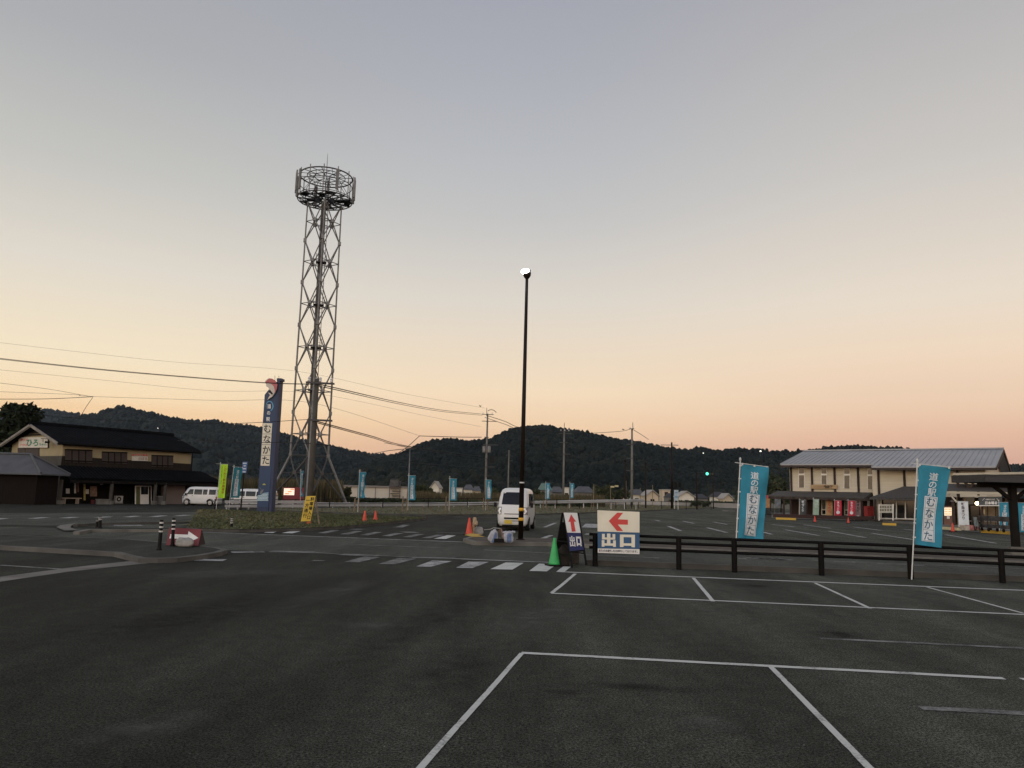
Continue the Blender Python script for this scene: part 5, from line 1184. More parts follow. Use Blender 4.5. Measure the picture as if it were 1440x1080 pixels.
    patch('bonnet_gap', lambda u, v: front(L_(-0.36, 0.36, u) * sx, L_(0.715, 0.745, v) * sz, 0.008), TRIM, nv=1)
    patch('lower_intake', lambda u, v: front(L_(-0.04, 0.36, u) * sx, L_(0.415, 0.445, v) * sz, 0.008), TRIM, nv=1)
    patch('bumper_base', lambda u, v: front(L_(-0.58, 0.58, u) * sx, L_(0.205, 0.255, v) * sz, 0.008), TRIM, nv=1)
    if plate:
        mb = MB(); p = front(-0.17, 0.38); mb.box((p.x, p.y - 0.012, 0.385), (0.33, 0.012, 0.165)); pl_ = mb.build('licence_plate', PLATE, e)
    patch('wiper', lambda u, v: front(L_(-0.35, 0.30, u) * sx, (1.15 + 0.03 * u + 0.012 * v) * sz, 0.014), TRIM, nv=1)
    mb = MB(); mb.box((0, Ln * sy / 2, 0.2), (1.1 * sx, Ln * sy * 0.8, 0.18)); mb.build('underbody', TRIM, e)
    return e
v0 = gp(719.6, 747.0)
van(v0 + Vector((0, 0.45, 0)), R(-7.5), 'white mini van parked facing the camera behind the lamp post')
q = gx(259, 712, 66.5); van(q, R(-93), 'white mini van side on in front of the pinkish shutter, nose to the left', sl=(0.95, 0.90, 0.84), plate=False)
q = gx(327, 712, 66.5); van(q + Vector((0, 0, 0)), R(-90), 'white estate car mostly hidden by the guardrail left of the pylon', sl=(1.05, 1.08, 0.80), plate=False, cat='car')

# ------------------------------------------------------------------ lit vending machine by the tower foot
b = gx(397, 712, 72); p2 = gx(425, 712, 72); v1, v2 = view_axes(b); w = (p2 - b).length
e = empty('vending_machine', b, 0, 'glowing red cabinet seen through the left leg of the lattice tower', 'vending machine')
zt = zat(b.x, b.y, 685); z0 = zat(b.x, b.y, 696); z1 = zat(b.x, b.y, 686.5)
mb = MB(); mb.prism([b, b + v1 * w, b + v1 * w + Vector((0, 0, zt)), b + Vector((0, 0, zt))], v2 * 0.7); wbuild(mb, 'cabinet', M('cabinet_red', (0.16, 0.015, 0.02), 0.5, 0.15), e)
mb = MB(); mb.prism([b + v1 * 0.05 + Vector((0, 0, z0)), b + v1 * 0.98 + Vector((0, 0, z0)), b + v1 * 0.98 + Vector((0, 0, z1)), b + v1 * 0.05 + Vector((0, 0, z1))], -v2 * 0.03); pa = wbuild(mb, 'display', M('lit_display', (0.8, 0.75, 0.7), 0.4, emit=(1.0, 0.72, 0.52), estr=0.75), e)
mb = MB()
for k in range(3): mb.box(b + v1 * (0.35 + 0.22 * k) - v2 * 0.035 + Vector((0, 0, z0 + 0.12 + 0.2 * k)), (0.35, 0.01, 0.09), math.atan2(v1.y, v1.x))
wbuild(mb, 'product_row', M('lit_orange', (0.7, 0.25, 0.1), 0.5, emit=(0.9, 0.28, 0.1), estr=0.7), pa)
mb = MB(); mb.prism([b + v1 * 0.05 + Vector((0, 0, 0.15)), b + v1 * 0.98 + Vector((0, 0, 0.15)), b + v1 * 0.98 + Vector((0, 0, 0.5)), b + v1 * 0.05 + Vector((0, 0, 0.5))], -v2 * 0.02); wbuild(mb, 'lower_panel', M('pale_pink_panel', (0.4, 0.33, 0.32), 0.5), e)

# ------------------------------------------------------------------ restaurant house on the left
C = gx(80, 712, 62.0); hu = Vector((0.545, 0.838, 0)).normalized(); hv = Vector((-hu.y, hu.x, 0)); nF = -hv; nG = -hu
HCREAM = M('house_cream_plaster', (0.27, 0.225, 0.135), 0.9, 0.15, 0.8); HDARK = M('house_dark_boards', (0.021, 0.017, 0.0135), 0.85, 0.3, 1.5, stretch=(6, 6, 0.6))
HSHUT = M('house_shutter_brown', (0.036, 0.026, 0.023), 0.7, 0.15, 2); HTILE = M('roof_tile_black', (0.0055, 0.006, 0.007), 0.9, 0.35, 1.2, spec=0.05); HDIM = M('porch_dark_wood', (0.008, 0.0065, 0.0055), 0.85, 0.3, 2)
PALE = M('barge_pale', (0.19, 0.175, 0.15), 0.8, 0.25, 2)
def Fp(px, py, off=0.0): return hit(px, py, C + nF * off, nF)
def Gp(px, py, off=0.0): return hit(px, py, C + nG * off, nG)
LH = (Fp(265, 690) - C).dot(hu); GW = (Gp(14.6, 650) - C).dot(hv)
zE = zat(C.x, C.y, 620.5); apx = C + hv * (GW / 2) - hu * 0.7; zR = zat(apx.x, apx.y, 596.5); zS = zat(C.x, C.y, 641)
house = empty('restaurant_house', C, 0, 'two storey house with black tiled roof, cream upper walls and shop signs', 'house')
def hl(s, t, z): return C + hu * s + hv * t + Vector((0, 0, z))
ov = 0.5; slope = (zR - zE) / (GW / 2)
mb = MB(); mb.prism([hl(0, 0, 0), hl(0, GW, 0), hl(0, GW, zE), hl(0, GW / 2, zR - 0.25), hl(0, 0, zE)], hu * LH); wbuild(mb, 'wall', HCREAM, house)
mb = MB(); mb.prism([hl(-0.03, -0.03, 0), hl(LH + 0.03, -0.03, 0), hl(LH + 0.03, -0.03, zS - 0.12), hl(-0.03, -0.03, zS)], hv * 0.025); wbuild(mb, 'boarding', HDARK, house)
mb = MB(); mb.prism([hl(-0.03, -0.03, 0), hl(-0.03, GW, 0), hl(-0.03, GW, zS), hl(-0.03, -0.03, zS)], hu * 0.025); wbuild(mb, 'boarding', M('house_grey_boards', (0.052, 0.046, 0.037), 0.85, 0.3, 1.5, stretch=(6, 6, 0.6)), house)
def tiled(a, b, c, d, name, par, amp=0.05, pitch=0.30, th=0.14, m=HTILE):
    # a-b along the eave, d-c along the ridge; rounded tile rolls run up the slope
    n_ = (b - a).cross(d - a).normalized(); n_ = n_ if n_.z > 0 else -n_
    L_ = max((b - a).length, (c - d).length); nu = max(8, int(L_ / pitch) * 6); rows = max(3, int((d - a).length / 0.32))
    mb = MB()
    def fn(u, v):
        p = a.lerp(b, u).lerp(d.lerp(c, u), v); s = (p - a).dot((b - a).normalized()); f = (v * rows) % 1.0
        return p + n_ * (amp * (0.5 + 0.5 * math.cos(2 * math.pi * s / pitch)) ** 1.5 + 0.025 * (1 - f))
    mb.grid(fn, nu, rows * 2); mb.prism([a - n_ * 0.02, b - n_ * 0.02, c - n_ * 0.02, d - n_ * 0.02], -n_ * th)
    return wbuild(mb, name, m, par)
ze = zE - slope * ov
rf = tiled(hl(-0.7, -ov, ze), hl(LH + 0.7, -ov, ze), hl(LH + 0.7, GW / 2, zR), hl(-0.7, GW / 2, zR), 'roof', house)
tiled(hl(LH + 0.7, GW + ov, ze), hl(-0.7, GW + ov, ze), hl(-0.7, GW / 2, zR), hl(LH + 0.7, GW / 2, zR), 'roof', house)
mb = MB(); mb.tube([hl(-0.75, GW / 2, zR + 0.08), hl(LH + 0.75, GW / 2, zR + 0.08)], 0.16, 10); mb.bar(hl(-0.75, GW / 2, zR + 0.2), hl(LH + 0.75, GW / 2, zR + 0.2), 0.14); wbuild(mb, 'ridge_cap', HTILE, rf)
for t in (-ov, GW + ov):
    mb = MB(); mb.bar(hl(-0.72, t, ze - 0.06), hl(-0.72, GW / 2, zR - 0.06), 0.06, 0.2); mb.bar(hl(-0.66, t, ze - 0.19), hl(-0.66, GW / 2, zR - 0.19), 0.05, 0.08); wbuild(mb, 'bargeboard', PALE, house)
mb = MB(); mb.bar(hl(-0.05, GW * 0.25, zE + (zR - zE) * 0.43), hl(-0.05, GW * 0.75, zE + (zR - zE) * 0.43), 0.1, 0.12); mb.prism([hl(-0.04, GW * 0.30, zE + (zR - zE) * .5), hl(-0.04, GW * 0.70, zE + (zR - zE) * .5), hl(-0.04, GW * .5, zR - .3)], hu * 0.03); wbuild(mb, 'gable_trim', HDARK, house)
def panel(P, n_, x0, y0, x1, y1, off, th, name, m, par, tilt=0.0, label=None):
    sk = lambda x, y: y + tilt * (x - x0)
    mb = MB(); mb.prism([P(x0, sk(x0, y0), off), P(x1, sk(x1, y0), off), P(x1, sk(x1, y1), off), P(x0, sk(x0, y1), off)], -n_ * th); return wbuild(mb, name, m, par, label=label)
for x0, y0, x1, y1 in ((91.7, 632, 130, 650), (143.7, 635.5, 179, 651.3), (213.5, 640.3, 243.7, 656.5)):
    w_ = panel(Fp, nF, x0, y0, x1, y1, 0.07, 0.06, 'shutter', HSHUT, house, 0.03); mb = MB()
    for k in range(1, 4):
        x = x0 + (x1 - x0) * k / 4; t = 0.03 * (x - x0); mb.bar(Fp(x, y0 + t, 0.08), Fp(x, y1 + t, 0.08), 0.05)
    for y in (y0, y1 - 2.2): mb.bar(Fp(x0, y, 0.1), Fp(x1, y + 0.03 * (x1 - x0), 0.1), 0.09)
    wbuild(mb, 'frame', HDIM, w_)
panel(Gp, nG, 24.7, 629.7, 35.2, 655, 0.06, 0.05, 'shutter', HSHUT, house, 0.0); panel(Gp, nG, 36.6, 630.0, 54.5, 655, 0.06, 0.05, 'shutter', HSHUT, house)
mb = MB(); mb.tube([hl(LH + 0.05, -0.1, zE - 0.1), hl(LH + 0.05, -0.1, 0)], 0.05, 8); wbuild(mb, 'downpipe', HDIM, house)
mb = MB(); mb.tube([hl(-0.6, -ov - 0.05, ze - 0.05), hl(LH + 0.6, -ov - 0.05, ze - 0.05)], 0.06, 8); wbuild(mb, 'gutter', HDIM, house)
# porch
zp1 = zat(C.x, C.y, 655); PD = 2.3; pe = C + nF * PD; zp0 = zat(pe.x, pe.y, 672.5)
pr_ = tiled(hl(-0.3, -PD, zp0), hl(LH + 1.9, -PD, zp0), hl(LH + 1.2, 0.0, zp1), hl(-0.3, 0.0, zp1), 'porch_roof', house)
mb = MB(); mb.bar(hl(-0.3, -PD + 0.1, zp0 - 0.25), hl(LH + 1.9, -PD + 0.1, zp0 - 0.25), 0.14, 0.2); wbuild(mb, 'porch_beam', HDIM, house)
POST = M('porch_post', (0.05, 0.044, 0.036), 0.85, 0.25, 3)
for x in (84, 155.8, 217.5, 231.3):
    p = hit(x, 700, C + nF * (PD - 0.15), nF); mb = MB(); mb.bar((p.x, p.y, 0), (p.x, p.y, zp0 - 0.15), 0.20); wbuild(mb, 'porch_post', POST, house)
    mb = MB(); mb.box((p.x, p.y, 0.15), (0.36, 0.36, 0.3)); wbuild(mb, 'post_base', CONC, house)
mb = MB(); mb.prism([hl(LH - 2.6, -0.35, 0), hl(LH + 1.7, -0.35, 0), hl(LH + 1.7, -0.35, zp0 + 0.4), hl(LH - 2.6, -0.35, zp0 + 0.4)], hv * 0.3); wbuild(mb, 'side_wall', HDIM, house)
panel(Fp, nF, 231, 679.5, 260.5, 711.5, 0.9, 0.5, 'roller_shutter', M('pinkish_shutter', (0.15, 0.115, 0.105), 0.6, 0.08, 1.5), house, 0.0)
panel(Fp, nF, 86, 676, 231, 713, 0.06, 0.03, 'shop_front', HDIM, house, 0.0)
d_ = panel(Fp, nF, 190, 683, 213, 711.8, 0.85, 0.04, 'door_frame', WHITEP, house); panel(Fp, nF, 191.5, 684.3, 197, 711, 0.87, 0.02, 'door_glass', M('lit_doorway_glass', (0.10, 0.10, 0.045), 0.2), d_); panel(Fp, nF, 198.5, 684.3, 208.3, 695.3, 0.87, 0.02, 'door_glass', GLASSD, d_); panel(Fp, nF, 209.6, 684.3, 212.2, 711, 0.87, 0.02, 'door_gap', HDIM, d_)
POSTER = M('paper_poster', (0.42, 0.41, 0.37), 0.8, 0.15, 6)
for x0, y0, x1, y1, m in ((93, 687, 98, 694, POSTER), (104.5, 679.5, 107, 693.5, POSTER), (109, 678, 111, 692, M('noren_rust', (0.16, 0.07, 0.05), 0.8)), (117.8, 681, 120.3, 703.5, M('paper_yellow', (0.30, 0.24, 0.08), 0.8, 0.3, 8)), (120.6, 688, 125, 694.5, POSTER), (126.8, 683.6, 136.4, 698, M('poster_tan', (0.20, 0.13, 0.09), 0.8, 0.4, 6)), (75.5, 679.5, 77.2, 692.5, M('noren_rust', (0.16, 0.07, 0.05), 0.8)), (79, 681, 80.6, 693, M('paper_yellow', (0.30, 0.24, 0.08), 0.8)), (70, 696.2, 75.6, 700.5, POSTER), (128, 703, 133, 711, M('red_box_dim', (0.10, 0.015, 0.015), 0.7)), (141, 680.5, 145, 682, POSTER)):
    panel(Fp, nF, x0, y0, x1, y1, 0.35, 0.03, 'poster', m, house)
# signs on the house
s_ = empty('gable_sign', Gp(26, 629.6, 0.1), 0, 'white shop sign with red and green lettering on the cream gable', 'sign')
panel(Gp, nG, 26, 614.8, 66.8, 629.5, 0.14, 0.06, 'board', M('sign_board_pale', (0.50, 0.47, 0.40), 0.6, 0.1, 3), s_)
def gtext(s, x, y, size, m, sxx=1.0, adv=1.0, bold=0.03):
    mb = MB(); text(mb, s, lambda u, v: Gp(u, y - v, 0.15), x, 0, size, False, adv, bold, sxx); wbuild(mb, 'lettering', m, s_)
gtext('ポップ', 30.2, 618.6, 3.9, REDP, 1.0, 0.86); gtext('ハウス', 29.6, 625.6, 3.9, REDP, 1.0, 0.9)
SG_ = M('sign_green', (0.03, 0.17, 0.10), 0.6); gtext('ひろ', 41.3, 622.3, 11.0, SG_, 0.8, 1.02, 0.035); gtext('ちゃん', 56.7, 624.8, 3.9, SG_, 0.9, 0.98)
mb = MB(); mb.bar(Gp(68.5, 617.2, 0.5), Gp(57.5, 616.6, 0.9), 0.035); mb.bar(Gp(60.5, 617, 0.8), Gp(60.5, 622, 0.8), 0.03); mb.bar(Gp(68.2, 614, 0.45), Gp(67.5, 630, 0.3), 0.04); mb.box(Gp(66.5, 621.8, 0.5), (0.25, 0.25, 0.16)); wbuild(mb, 'lamp_bracket', BLACK, house)
s2 = empty('wall_sign', Fp(186, 648, 0.1), 0, 'small white wall sign with red heading between the upper shutters', 'sign')
panel(Fp, nF, 185.5, 641.3, 207.8, 647.8, 0.08, 0.05, 'board', M('sign_board_pale', (0.50, 0.47, 0.40), 0.6), s2, 0.02); panel(Fp, nF, 185.2, 638.2, 208.2, 641.0, 0.08, 0.05, 'heading', M('sign_heading_tan', (0.30, 0.24, 0.18), 0.6), s2, 0.02)
mb = MB(); text(mb, '●海鮮食事処', lambda u, v: Fp(u, 639.7 + 0.02 * (u - 185) - v, 0.09), 187.4, 0, 3.0, False, 1.24, 0.04); wbuild(mb, 'lettering', REDP, s2)
mb = MB(); text(mb, 'のぼる', lambda u, v: Fp(u, 644.6 + 0.02 * (u - 185) - v, 0.09), 196.6, 0, 4.6, False, 0.95, 0.02); wbuild(mb, 'lettering', M('sign_brown', (0.22, 0.13, 0.10), 0.7), s2)
# bench, cooler unit, blocks
def itm(x0, y0, x1, y1, off, th): return hit(x0, y1, C + nF * off, nF), hit(x1, y1, C + nF * off, nF)
a, b = itm(86.5, 703, 114, 712, 1.3, .4); a.z = b.z = 0; d = (b - a).normalized(); L_ = (b - a).length
e = empty('bench', a, 0, 'pale wooden bench under the porch of the house', 'bench')
mb = MB(); mb.prism([a + Vector((0, 0, 0.42)), b + Vector((0, 0, 0.42)), b + Vector((0, 0, 0.48)), a + Vector((0, 0, 0.48))], hv * 0.4); wbuild(mb, 'seat', M('bench_pale', (0.30, 0.24, 0.18), 0.8, 0.2, 4), e)
for f in (0.16, 0.84):
    mb = MB(); p = a.lerp(b, f); mb.bar(p + hv * 0.06, p + hv * 0.06 + Vector((0, 0, 0.42)), 0.09); mb.bar(p + hv * 0.34, p + hv * 0.34 + Vector((0, 0, 0.42)), 0.09); wbuild(mb, 'leg', MATS['bench_pale'], e)
a = hit(162, 711, C + nF * 0.9, nF); a.z = 0.12; e = empty('cooling_unit', a, 0, 'white air conditioner unit with round fan on the porch floor', 'air conditioner')
mb = MB(); mb.prism([a, a + hu * 0.62, a + hu * 0.62 + Vector((0, 0, 0.55)), a + Vector((0, 0, 0.55))], hv * 0.3); wbuild(mb, 'case', M('unit_white', (0.30, 0.29, 0.27), 0.6, 0.1), e)
mb = MB(); c = a + hu * 0.27 - hv * 0.012 + Vector((0, 0, 0.28)); mb.add([c + hu * (0.2 * math.cos(t)) + Vector((0, 0, 0.2 * math.sin(t))) for t in [2 * math.pi * k / 20 for k in range(20)]], [tuple(range(20))]); fo = wbuild(mb, 'fan', BLACK, e)
mb = MB(); c2 = c - hv * 0.01; mb.add([c2 + hu * (0.09 * math.cos(t)) + Vector((0, 0, 0.09 * math.sin(t))) for t in [2 * math.pi * k / 14 for k in range(14)]], [tuple(range(14))]); wbuild(mb, 'hub', M('unit_white', (0.3, 0.29, 0.27), 0.6), fo)
mb = MB(); mb.box(a + hu * 0.3 + hv * 0.15 + Vector((0, 0, -0.06)), (0.7, 0.3, 0.11), math.atan2(hu.y, hu.x)); wbuild(mb, 'feet', CONC, e)
for x0, x1, y0, nm, lb, h in ((136.8, 153, 706.5, 'low_wall', 'low concrete wall between the porch posts', 0.36), (68.5, 78, 706.3, 'concrete_block', 'concrete block below the white paper at the house corner', 0.38)):
    a, b = itm(x0, y0, x1, 712, PD - 0.1, .3); a.z = b.z = 0; mb = MB(); mb.prism([a, b, b + Vector((0, 0, h)), a + Vector((0, 0, h))], hv * 0.3); mb.box((a + b) / 2 + Vector((0, 0, h + 0.03)) + hv * 0.15, ((b - a).length + 0.06, 0.36, 0.06), math.atan2(hu.y, hu.x)); o = mb.build(nm, CONC); tag(o, lb, 'wall' if 'wall' in nm else 'block')
a, b = itm(222.5, 701, 229.5, 712, 1.0, .3); a.z = b.z = 0; e = empty('storage_bin', a, 0, 'grey lidded bin left of the pinkish shutter', 'bin')
mb = MB(); mb.prism([a, b, b + Vector((0, 0, 0.62)), a + Vector((0, 0, 0.62))], hv * 0.45); wbuild(mb, 'body', M('bin_grey', (0.13, 0.13, 0.13), 0.7), e)
mb = MB(); mb.prism([a - hu * .04 + Vector((0, 0, 0.63)), b + hu * .04 + Vector((0, 0, 0.63)), b + hu * .04 + Vector((0, 0, 0.7)), a - hu * .04 + Vector((0, 0, 0.7))], hv * 0.5); wbuild(mb, 'lid', M('bin_lid', (0.27, 0.26, 0.25), 0.6), e)

# shed in front of the house, at the frame's left edge
S0 = gx(48, 713, 57); sh = empty('shed', S0, 0, 'low dark brown shed with grey hipped roof at the left edge', 'shed')
sx_ = Vector((-1, 0.0, 0)); sy_ = Vector((0.0, 1, 0)); LS, DS = 10.0, 2.7
zs = zat(S0.x, S0.y, 664.5); zr = zat((S0 + sy_ * 1.35 + sx_ * 1.4).x, (S0 + sy_ * 1.35).y, 639.5)
P_ = lambda s, t, z: S0 + sx_ * s + sy_ * t + Vector((0, 0, z))
SHB = M('shed_brown', (0.009, 0.0062, 0.005), 0.85, 0.3, 2, stretch=(5, 5, 0.5)); SHR = M('shed_roof_grey', (0.072, 0.074, 0.078), 0.6, 0.15, 1.5, spec=0.3)
mb = MB(); mb.prism([P_(0, 0, 0), P_(LS, 0, 0), P_(LS, 0, zs), P_(0, 0, zs)], sy_ * DS); wbuild(mb, 'wall', SHB, sh)
o_ = 0.55; mb = MB(); v = [P_(-o_, -o_, zs - 0.08), P_(LS + o_, -o_, zs - 0.08), P_(LS + o_, DS + o_, zs - 0.08), P_(-o_, DS + o_, zs - 0.08), P_(1.5, DS / 2, zr), P_(LS - 2.6, DS / 2, zr)]
mb.add(v, [(0, 1, 5, 4), (1, 2, 5), (2, 3, 4, 5), (3, 0, 4)]); mb.add([p - Vector((0, 0, 0.1)) for p in v[:4]], [(0, 1, 2, 3)])
for i in range(4): mb.quad(v[i], v[(i + 1) % 4], v[(i + 1) % 4] - Vector((0, 0, 0.1)), v[i] - Vector((0, 0, 0.1)))
ro = wbuild(mb, 'roof', SHR, sh)
mb = MB()
for a, b in ((v[0], v[4]), (v[4], v[5]), (v[1], v[5]), (v[3], v[4])): mb.tube([a + Vector((0, 0, 0.05)), b + Vector((0, 0, 0.05))], 0.08, 8)
wbuild(mb, 'hip_cap', SHR, ro)
mb = MB(); mb.prism([P_(6.0, -0.03, 0.9), P_(8.0, -0.03, 0.9), P_(8.0, -0.03, 1.9), P_(6.0, -0.03, 1.9)], sy_ * 0.02); wbuild(mb, 'window', GLASSD, sh)
mb = MB(); mb.prism([P_(5, -0.5, 0), P_(10, -0.5, 0), P_(10, -0.5, 0.35), P_(5, -0.5, 0.35)], sy_ * 0.3); wbuild(mb, 'step', CONC, sh)
# ------------------------------------------------------------------ roadside hall on the right
O = gx(1112, 727, 77); ba = R(-36); bu = Vector((math.cos(ba), math.sin(ba), 0)); bn = Vector((bu.y, -bu.x, 0)); bv = -bn
def Bp(px, py, off=0.0): return hit(px, py, O + bn * off, bn)
def bl_(s, t, z): return O + bu * s + bv * t + Vector((0, 0, z))
def su(px, py, off=0.0): return (Bp(px, py, off) - O).dot(bu)
BW = M('hall_cream_siding', (0.53, 0.465, 0.355), 0.85, 0.08, 0.6, bump=0.3, bscale=3, stretch=(0.3, 0.3, 14)); BRW = M('hall_brown_trim', (0.034, 0.021, 0.016), 0.7, 0.2, 2); BBR = M('hall_brick', (0.036, 0.018, 0.0145), 0.85, 0.35, 4, stretch=(3, 3, 9))
ROOFM = M('hall_metal_roof', (0.275, 0.28, 0.29), 0.42, 0.10, 0.5, metal=0.25); ROOF2 = M('porch_tile_grey', (0.058, 0.052, 0.046), 0.8, 0.3, 3, stretch=(4, 4, 4)); DIMG = M('hall_glass_dark', (0.012, 0.012, 0.012), 0.08, 0.2, spec=0.6); WINF = M('hall_white_frame', (0.74, 0.70, 0.62), 0.6, 0.06); WING = M('hall_window_glass', (0.05, 0.052, 0.05), 0.12, 0.3, spec=0.6)
hall = empty('market_hall', O, 0, 'two storey cream hall with grey metal roof and brown posts', 'building')
s1 = su(1231.5, 690); sR = su(1387, 690, 1.2); D = 15.0; W2 = 1.2
zw = zat(O.x, O.y, 655); zeave = zat((O + bn * 1.0).x, (O + bn * 1.0).y, 652.5); rg = O + bv * (D / 2); zr = zat((rg + bu * 0).x, rg.y, 634.5)
sl_ = (zr - zeave) / (D / 2 + 1.0)
zat_t = lambda t: zr - sl_ * (D / 2 - t)                 # roof plane height at offset t (front slope)
mb = MB(); mb.prism([bl_(0, 0, 0), bl_(s1, 0, 0), bl_(s1, 0, zat_t(0) - 0.3), bl_(0, 0, zat_t(0) - 0.3)], bv * D); wbuild(mb, 'wall', BW, hall)
mb = MB(); mb.prism([bl_(s1, -W2, 0), bl_(sR, -W2, 0), bl_(sR, -W2, zat_t(-W2) - 0.3), bl_(s1, -W2, zat_t(-W2) - 0.3)], bv * (D + W2)); wbuild(mb, 'wall', BW, hall)
mb = MB()
for s_, t0 in ((0.0, 0), (sR, -W2)): mb.prism([bl_(s_, t0, zat_t(t0) - 0.3), bl_(s_, D / 2, zr - 0.25), bl_(s_, D - t0, zat_t(t0) - 0.3)], bu * (0.1 if s_ == 0 else -0.1))
wbuild(mb, 'gable_wall', BW, hall)
SX0, SX1 = -0.6, sR + 0.9; sm = su(1225, 652, 1.0) + 0.3; E1, E2 = -1.0, -2.5
def seamroof(s0, s1_, t0, t1, name, th=0.12):
    mb = MB(); zf = lambda t: zat_t(t) if t <= D / 2 else zat_t(D - t)
    A, B, Cc, Dd = bl_(s0, t0, zf(t0)), bl_(s1_, t0, zf(t0)), bl_(s1_, t1, zf(t1)), bl_(s0, t1, zf(t1)); mb.prism([A, B, Cc, Dd], Vector((0, 0, -th)))
    n = int(abs(s1_ - s0) / 0.45)
    for k in range(n + 1):
        s = s0 + (s1_ - s0) * k / n; mb.bar(bl_(s, t0, zf(t0) + 0.03), bl_(s, t1, zf(t1) + 0.02), 0.035, 0.04)
    return wbuild(mb, name, ROOFM, hall)
rf = seamroof(SX0, sm, E1, D / 2, 'roof'); seamroof(sm + 0.005, SX1, E2, D / 2 , 'roof'); seamroof(SX0, SX1, D - E1, D / 2, 'roof')
mb = MB(); mb.bar(bl_(SX0 - .03, D / 2, zr + 0.07), bl_(SX1 + .03, D / 2, zr + 0.07), 0.35, 0.12); wbuild(mb, 'ridge_cap', ROOFM, rf)
mb = MB()
for s0, s1_, t0 in ((SX0, sm, E1), (sm, SX1, E2)): mb.bar(bl_(s0, t0 + 0.02, zat_t(t0) - 0.22), bl_(s1_, t0 + 0.02, zat_t(t0) - 0.22), 0.12, 0.2)
mb.bar(bl_(SX1, E2, zat_t(E2) - 0.2), bl_(SX1, D / 2, zr - 0.2), 0.12, 0.22); mb.bar(bl_(SX1, D - E1, zat_t(E1) - 0.2), bl_(SX1, D / 2, zr - 0.2), 0.12, 0.3); mb.bar(bl_(SX0, E1, zat_t(E1) - 0.2), bl_(SX0, D / 2, zr - 0.2), 0.12, 0.22)
wbuild(mb, 'fascia', BRW, hall)
mb = MB(); mb.prism([bl_(sR + 0.02, 2.5, zat_t(2.5) - 0.5), bl_(sR + 0.02, D - 2, zat_t(2) - 0.5), bl_(sR + 0.02, D / 2, zr - 0.45)], bu * 0.05); wbuild(mb, 'gable_boarding', BRW, hall)
for px, off in ((1113, 0), (1142.3, 0), (1174.2, 0), (1207.3, 0), (1235.8, W2), (1272.3, W2), (1310, W2), (1347, W2)):
    s = su(px, 680, off); mb = MB(); mb.bar(bl_(s, -off - 0.06, 2.2), bl_(s, -off - 0.06, zat_t(-off) - 0.35), 0.16, 0.14); wbuild(mb, 'wall_post', BRW, hall)
for x0, x1, y0, ym, ym2, y1 in ((1123.6, 1130.6, 657, 665.8, 668.3, 685.6), (1155.3, 1162.2, 657.3, 666, 668.4, 681), (1187.3, 1194.7, 657.4, 666.3, 668.7, 686.8), (1220.4, 1226.6, 658.3, 667, 669.4, 687.8)):
    f_ = panel(Bp, bn, x0 - 0.8, y0 - 0.8, x1 + 0.8, y1 + 0.3, 0.06, 0.05, 'window', WINF, hall); panel(Bp, bn, x0, y0, x1, ym, 0.07, 0.02, 'pane', WING, f_); panel(Bp, bn, x0, ym2, x1, y1, 0.07, 0.02, 'pane', WING, f_)
panel(Bp, bn, 1112, 699.5, 1230, 730, 0.05, 0.04, 'lower_wall', BBR, hall)
for x0, x1, y0, y1 in ((1123.5, 1125.5, 702, 724), (1131, 1132.6, 702, 724), (1155, 1162, 702.5, 724), (1187.2, 1193.6, 703, 724.5), (1219.5, 1223, 704, 728)):
    f_ = panel(Bp, bn, x0, y0, x1, y1, 0.09, 0.03, 'window', WINF, hall)
    if x1 - x0 > 4: panel(Bp, bn, x0 + 1.2, y0 + 1, x1 - 1.2, y1 - 8, 0.10, 0.02, 'pane', M('hall_lower_glass', (0.12, 0.10, 0.07), 0.2), f_); panel(Bp, bn, x0 + 1.2, y1 - 6.5, x1 - 1.2, y1 - 1, 0.10, 0.02, 'pane', DIMG, f_)
# wooden name board
sb = empty('wood_sign', Bp(1140, 687.5, 0.2), 0, 'long pale wooden name board hung between two wall posts of the hall', 'sign')
panel(Bp, bn, 1140, 681.4, 1177.5, 687.2, 0.25, 0.08, 'board', M('pale_board_wood', (0.34, 0.23, 0.12), 0.8, 0.2, 2, stretch=(1, 1, 8)), sb, 0.008)
mb = MB(); text(mb, 'おさかな', lambda u, v: Bp(u, 684.5 - v, 0.26), 1146.5, 0, 3.6, False, 1.0, 0.0); wbuild(mb, 'lettering', M('faint_brown', (0.22, 0.14, 0.08), 0.8), sb)
mb = MB(); text(mb, '物産館', lambda u, v: Bp(u, 684.7 - v, 0.26), 1160.5, 0, 4.4, False, 0.95, 0.03); wbuild(mb, 'lettering', BRW, sb)
# porch roofs
def slab(pts, up_, name, m, par): mb = MB(); mb.prism(pts, Vector((0, 0, up_))); return wbuild(mb, name, m, par)
pz1 = zat(O.x, O.y, 690.5); PO_ = 3.0; q = O + bn * PO_; pz0 = zat(q.x, q.y, 697.0)
slab([bl_(-1.2, -PO_, pz0), bl_(s1 - 0.3, -PO_, pz0), bl_(s1 - 0.3, -0.02, pz1), bl_(-1.2, -0.02, pz1)], -0.12, 'porch_roof', ROOF2, hall)
mb = MB(); mb.bar(bl_(-1.2, -PO_ + 0.1, pz0 - 0.22), bl_(s1, -PO_ + 0.1, pz0 - 0.22), 0.14, 0.18)
for k in range(9):
    s = -1.0 + (s1 + 0.8) * k / 8; mb.bar(bl_(s, -PO_ - 0.1, pz0 - 0.16), bl_(s, -0.1, pz1 - 0.2), 0.1, 0.14)
wbuild(mb, 'porch_beam', BRW, hall)
for px in (1102.5, 1111.8, 1134, 1178, 1212):
    s = su(px, 715, PO_ - 0.2); mb = MB(); mb.bar(bl_(s, -PO_ + 0.2, 0), bl_(s, -PO_ + 0.2, pz0 - 0.1), 0.14); wbuild(mb, 'porch_post', BRW, hall)
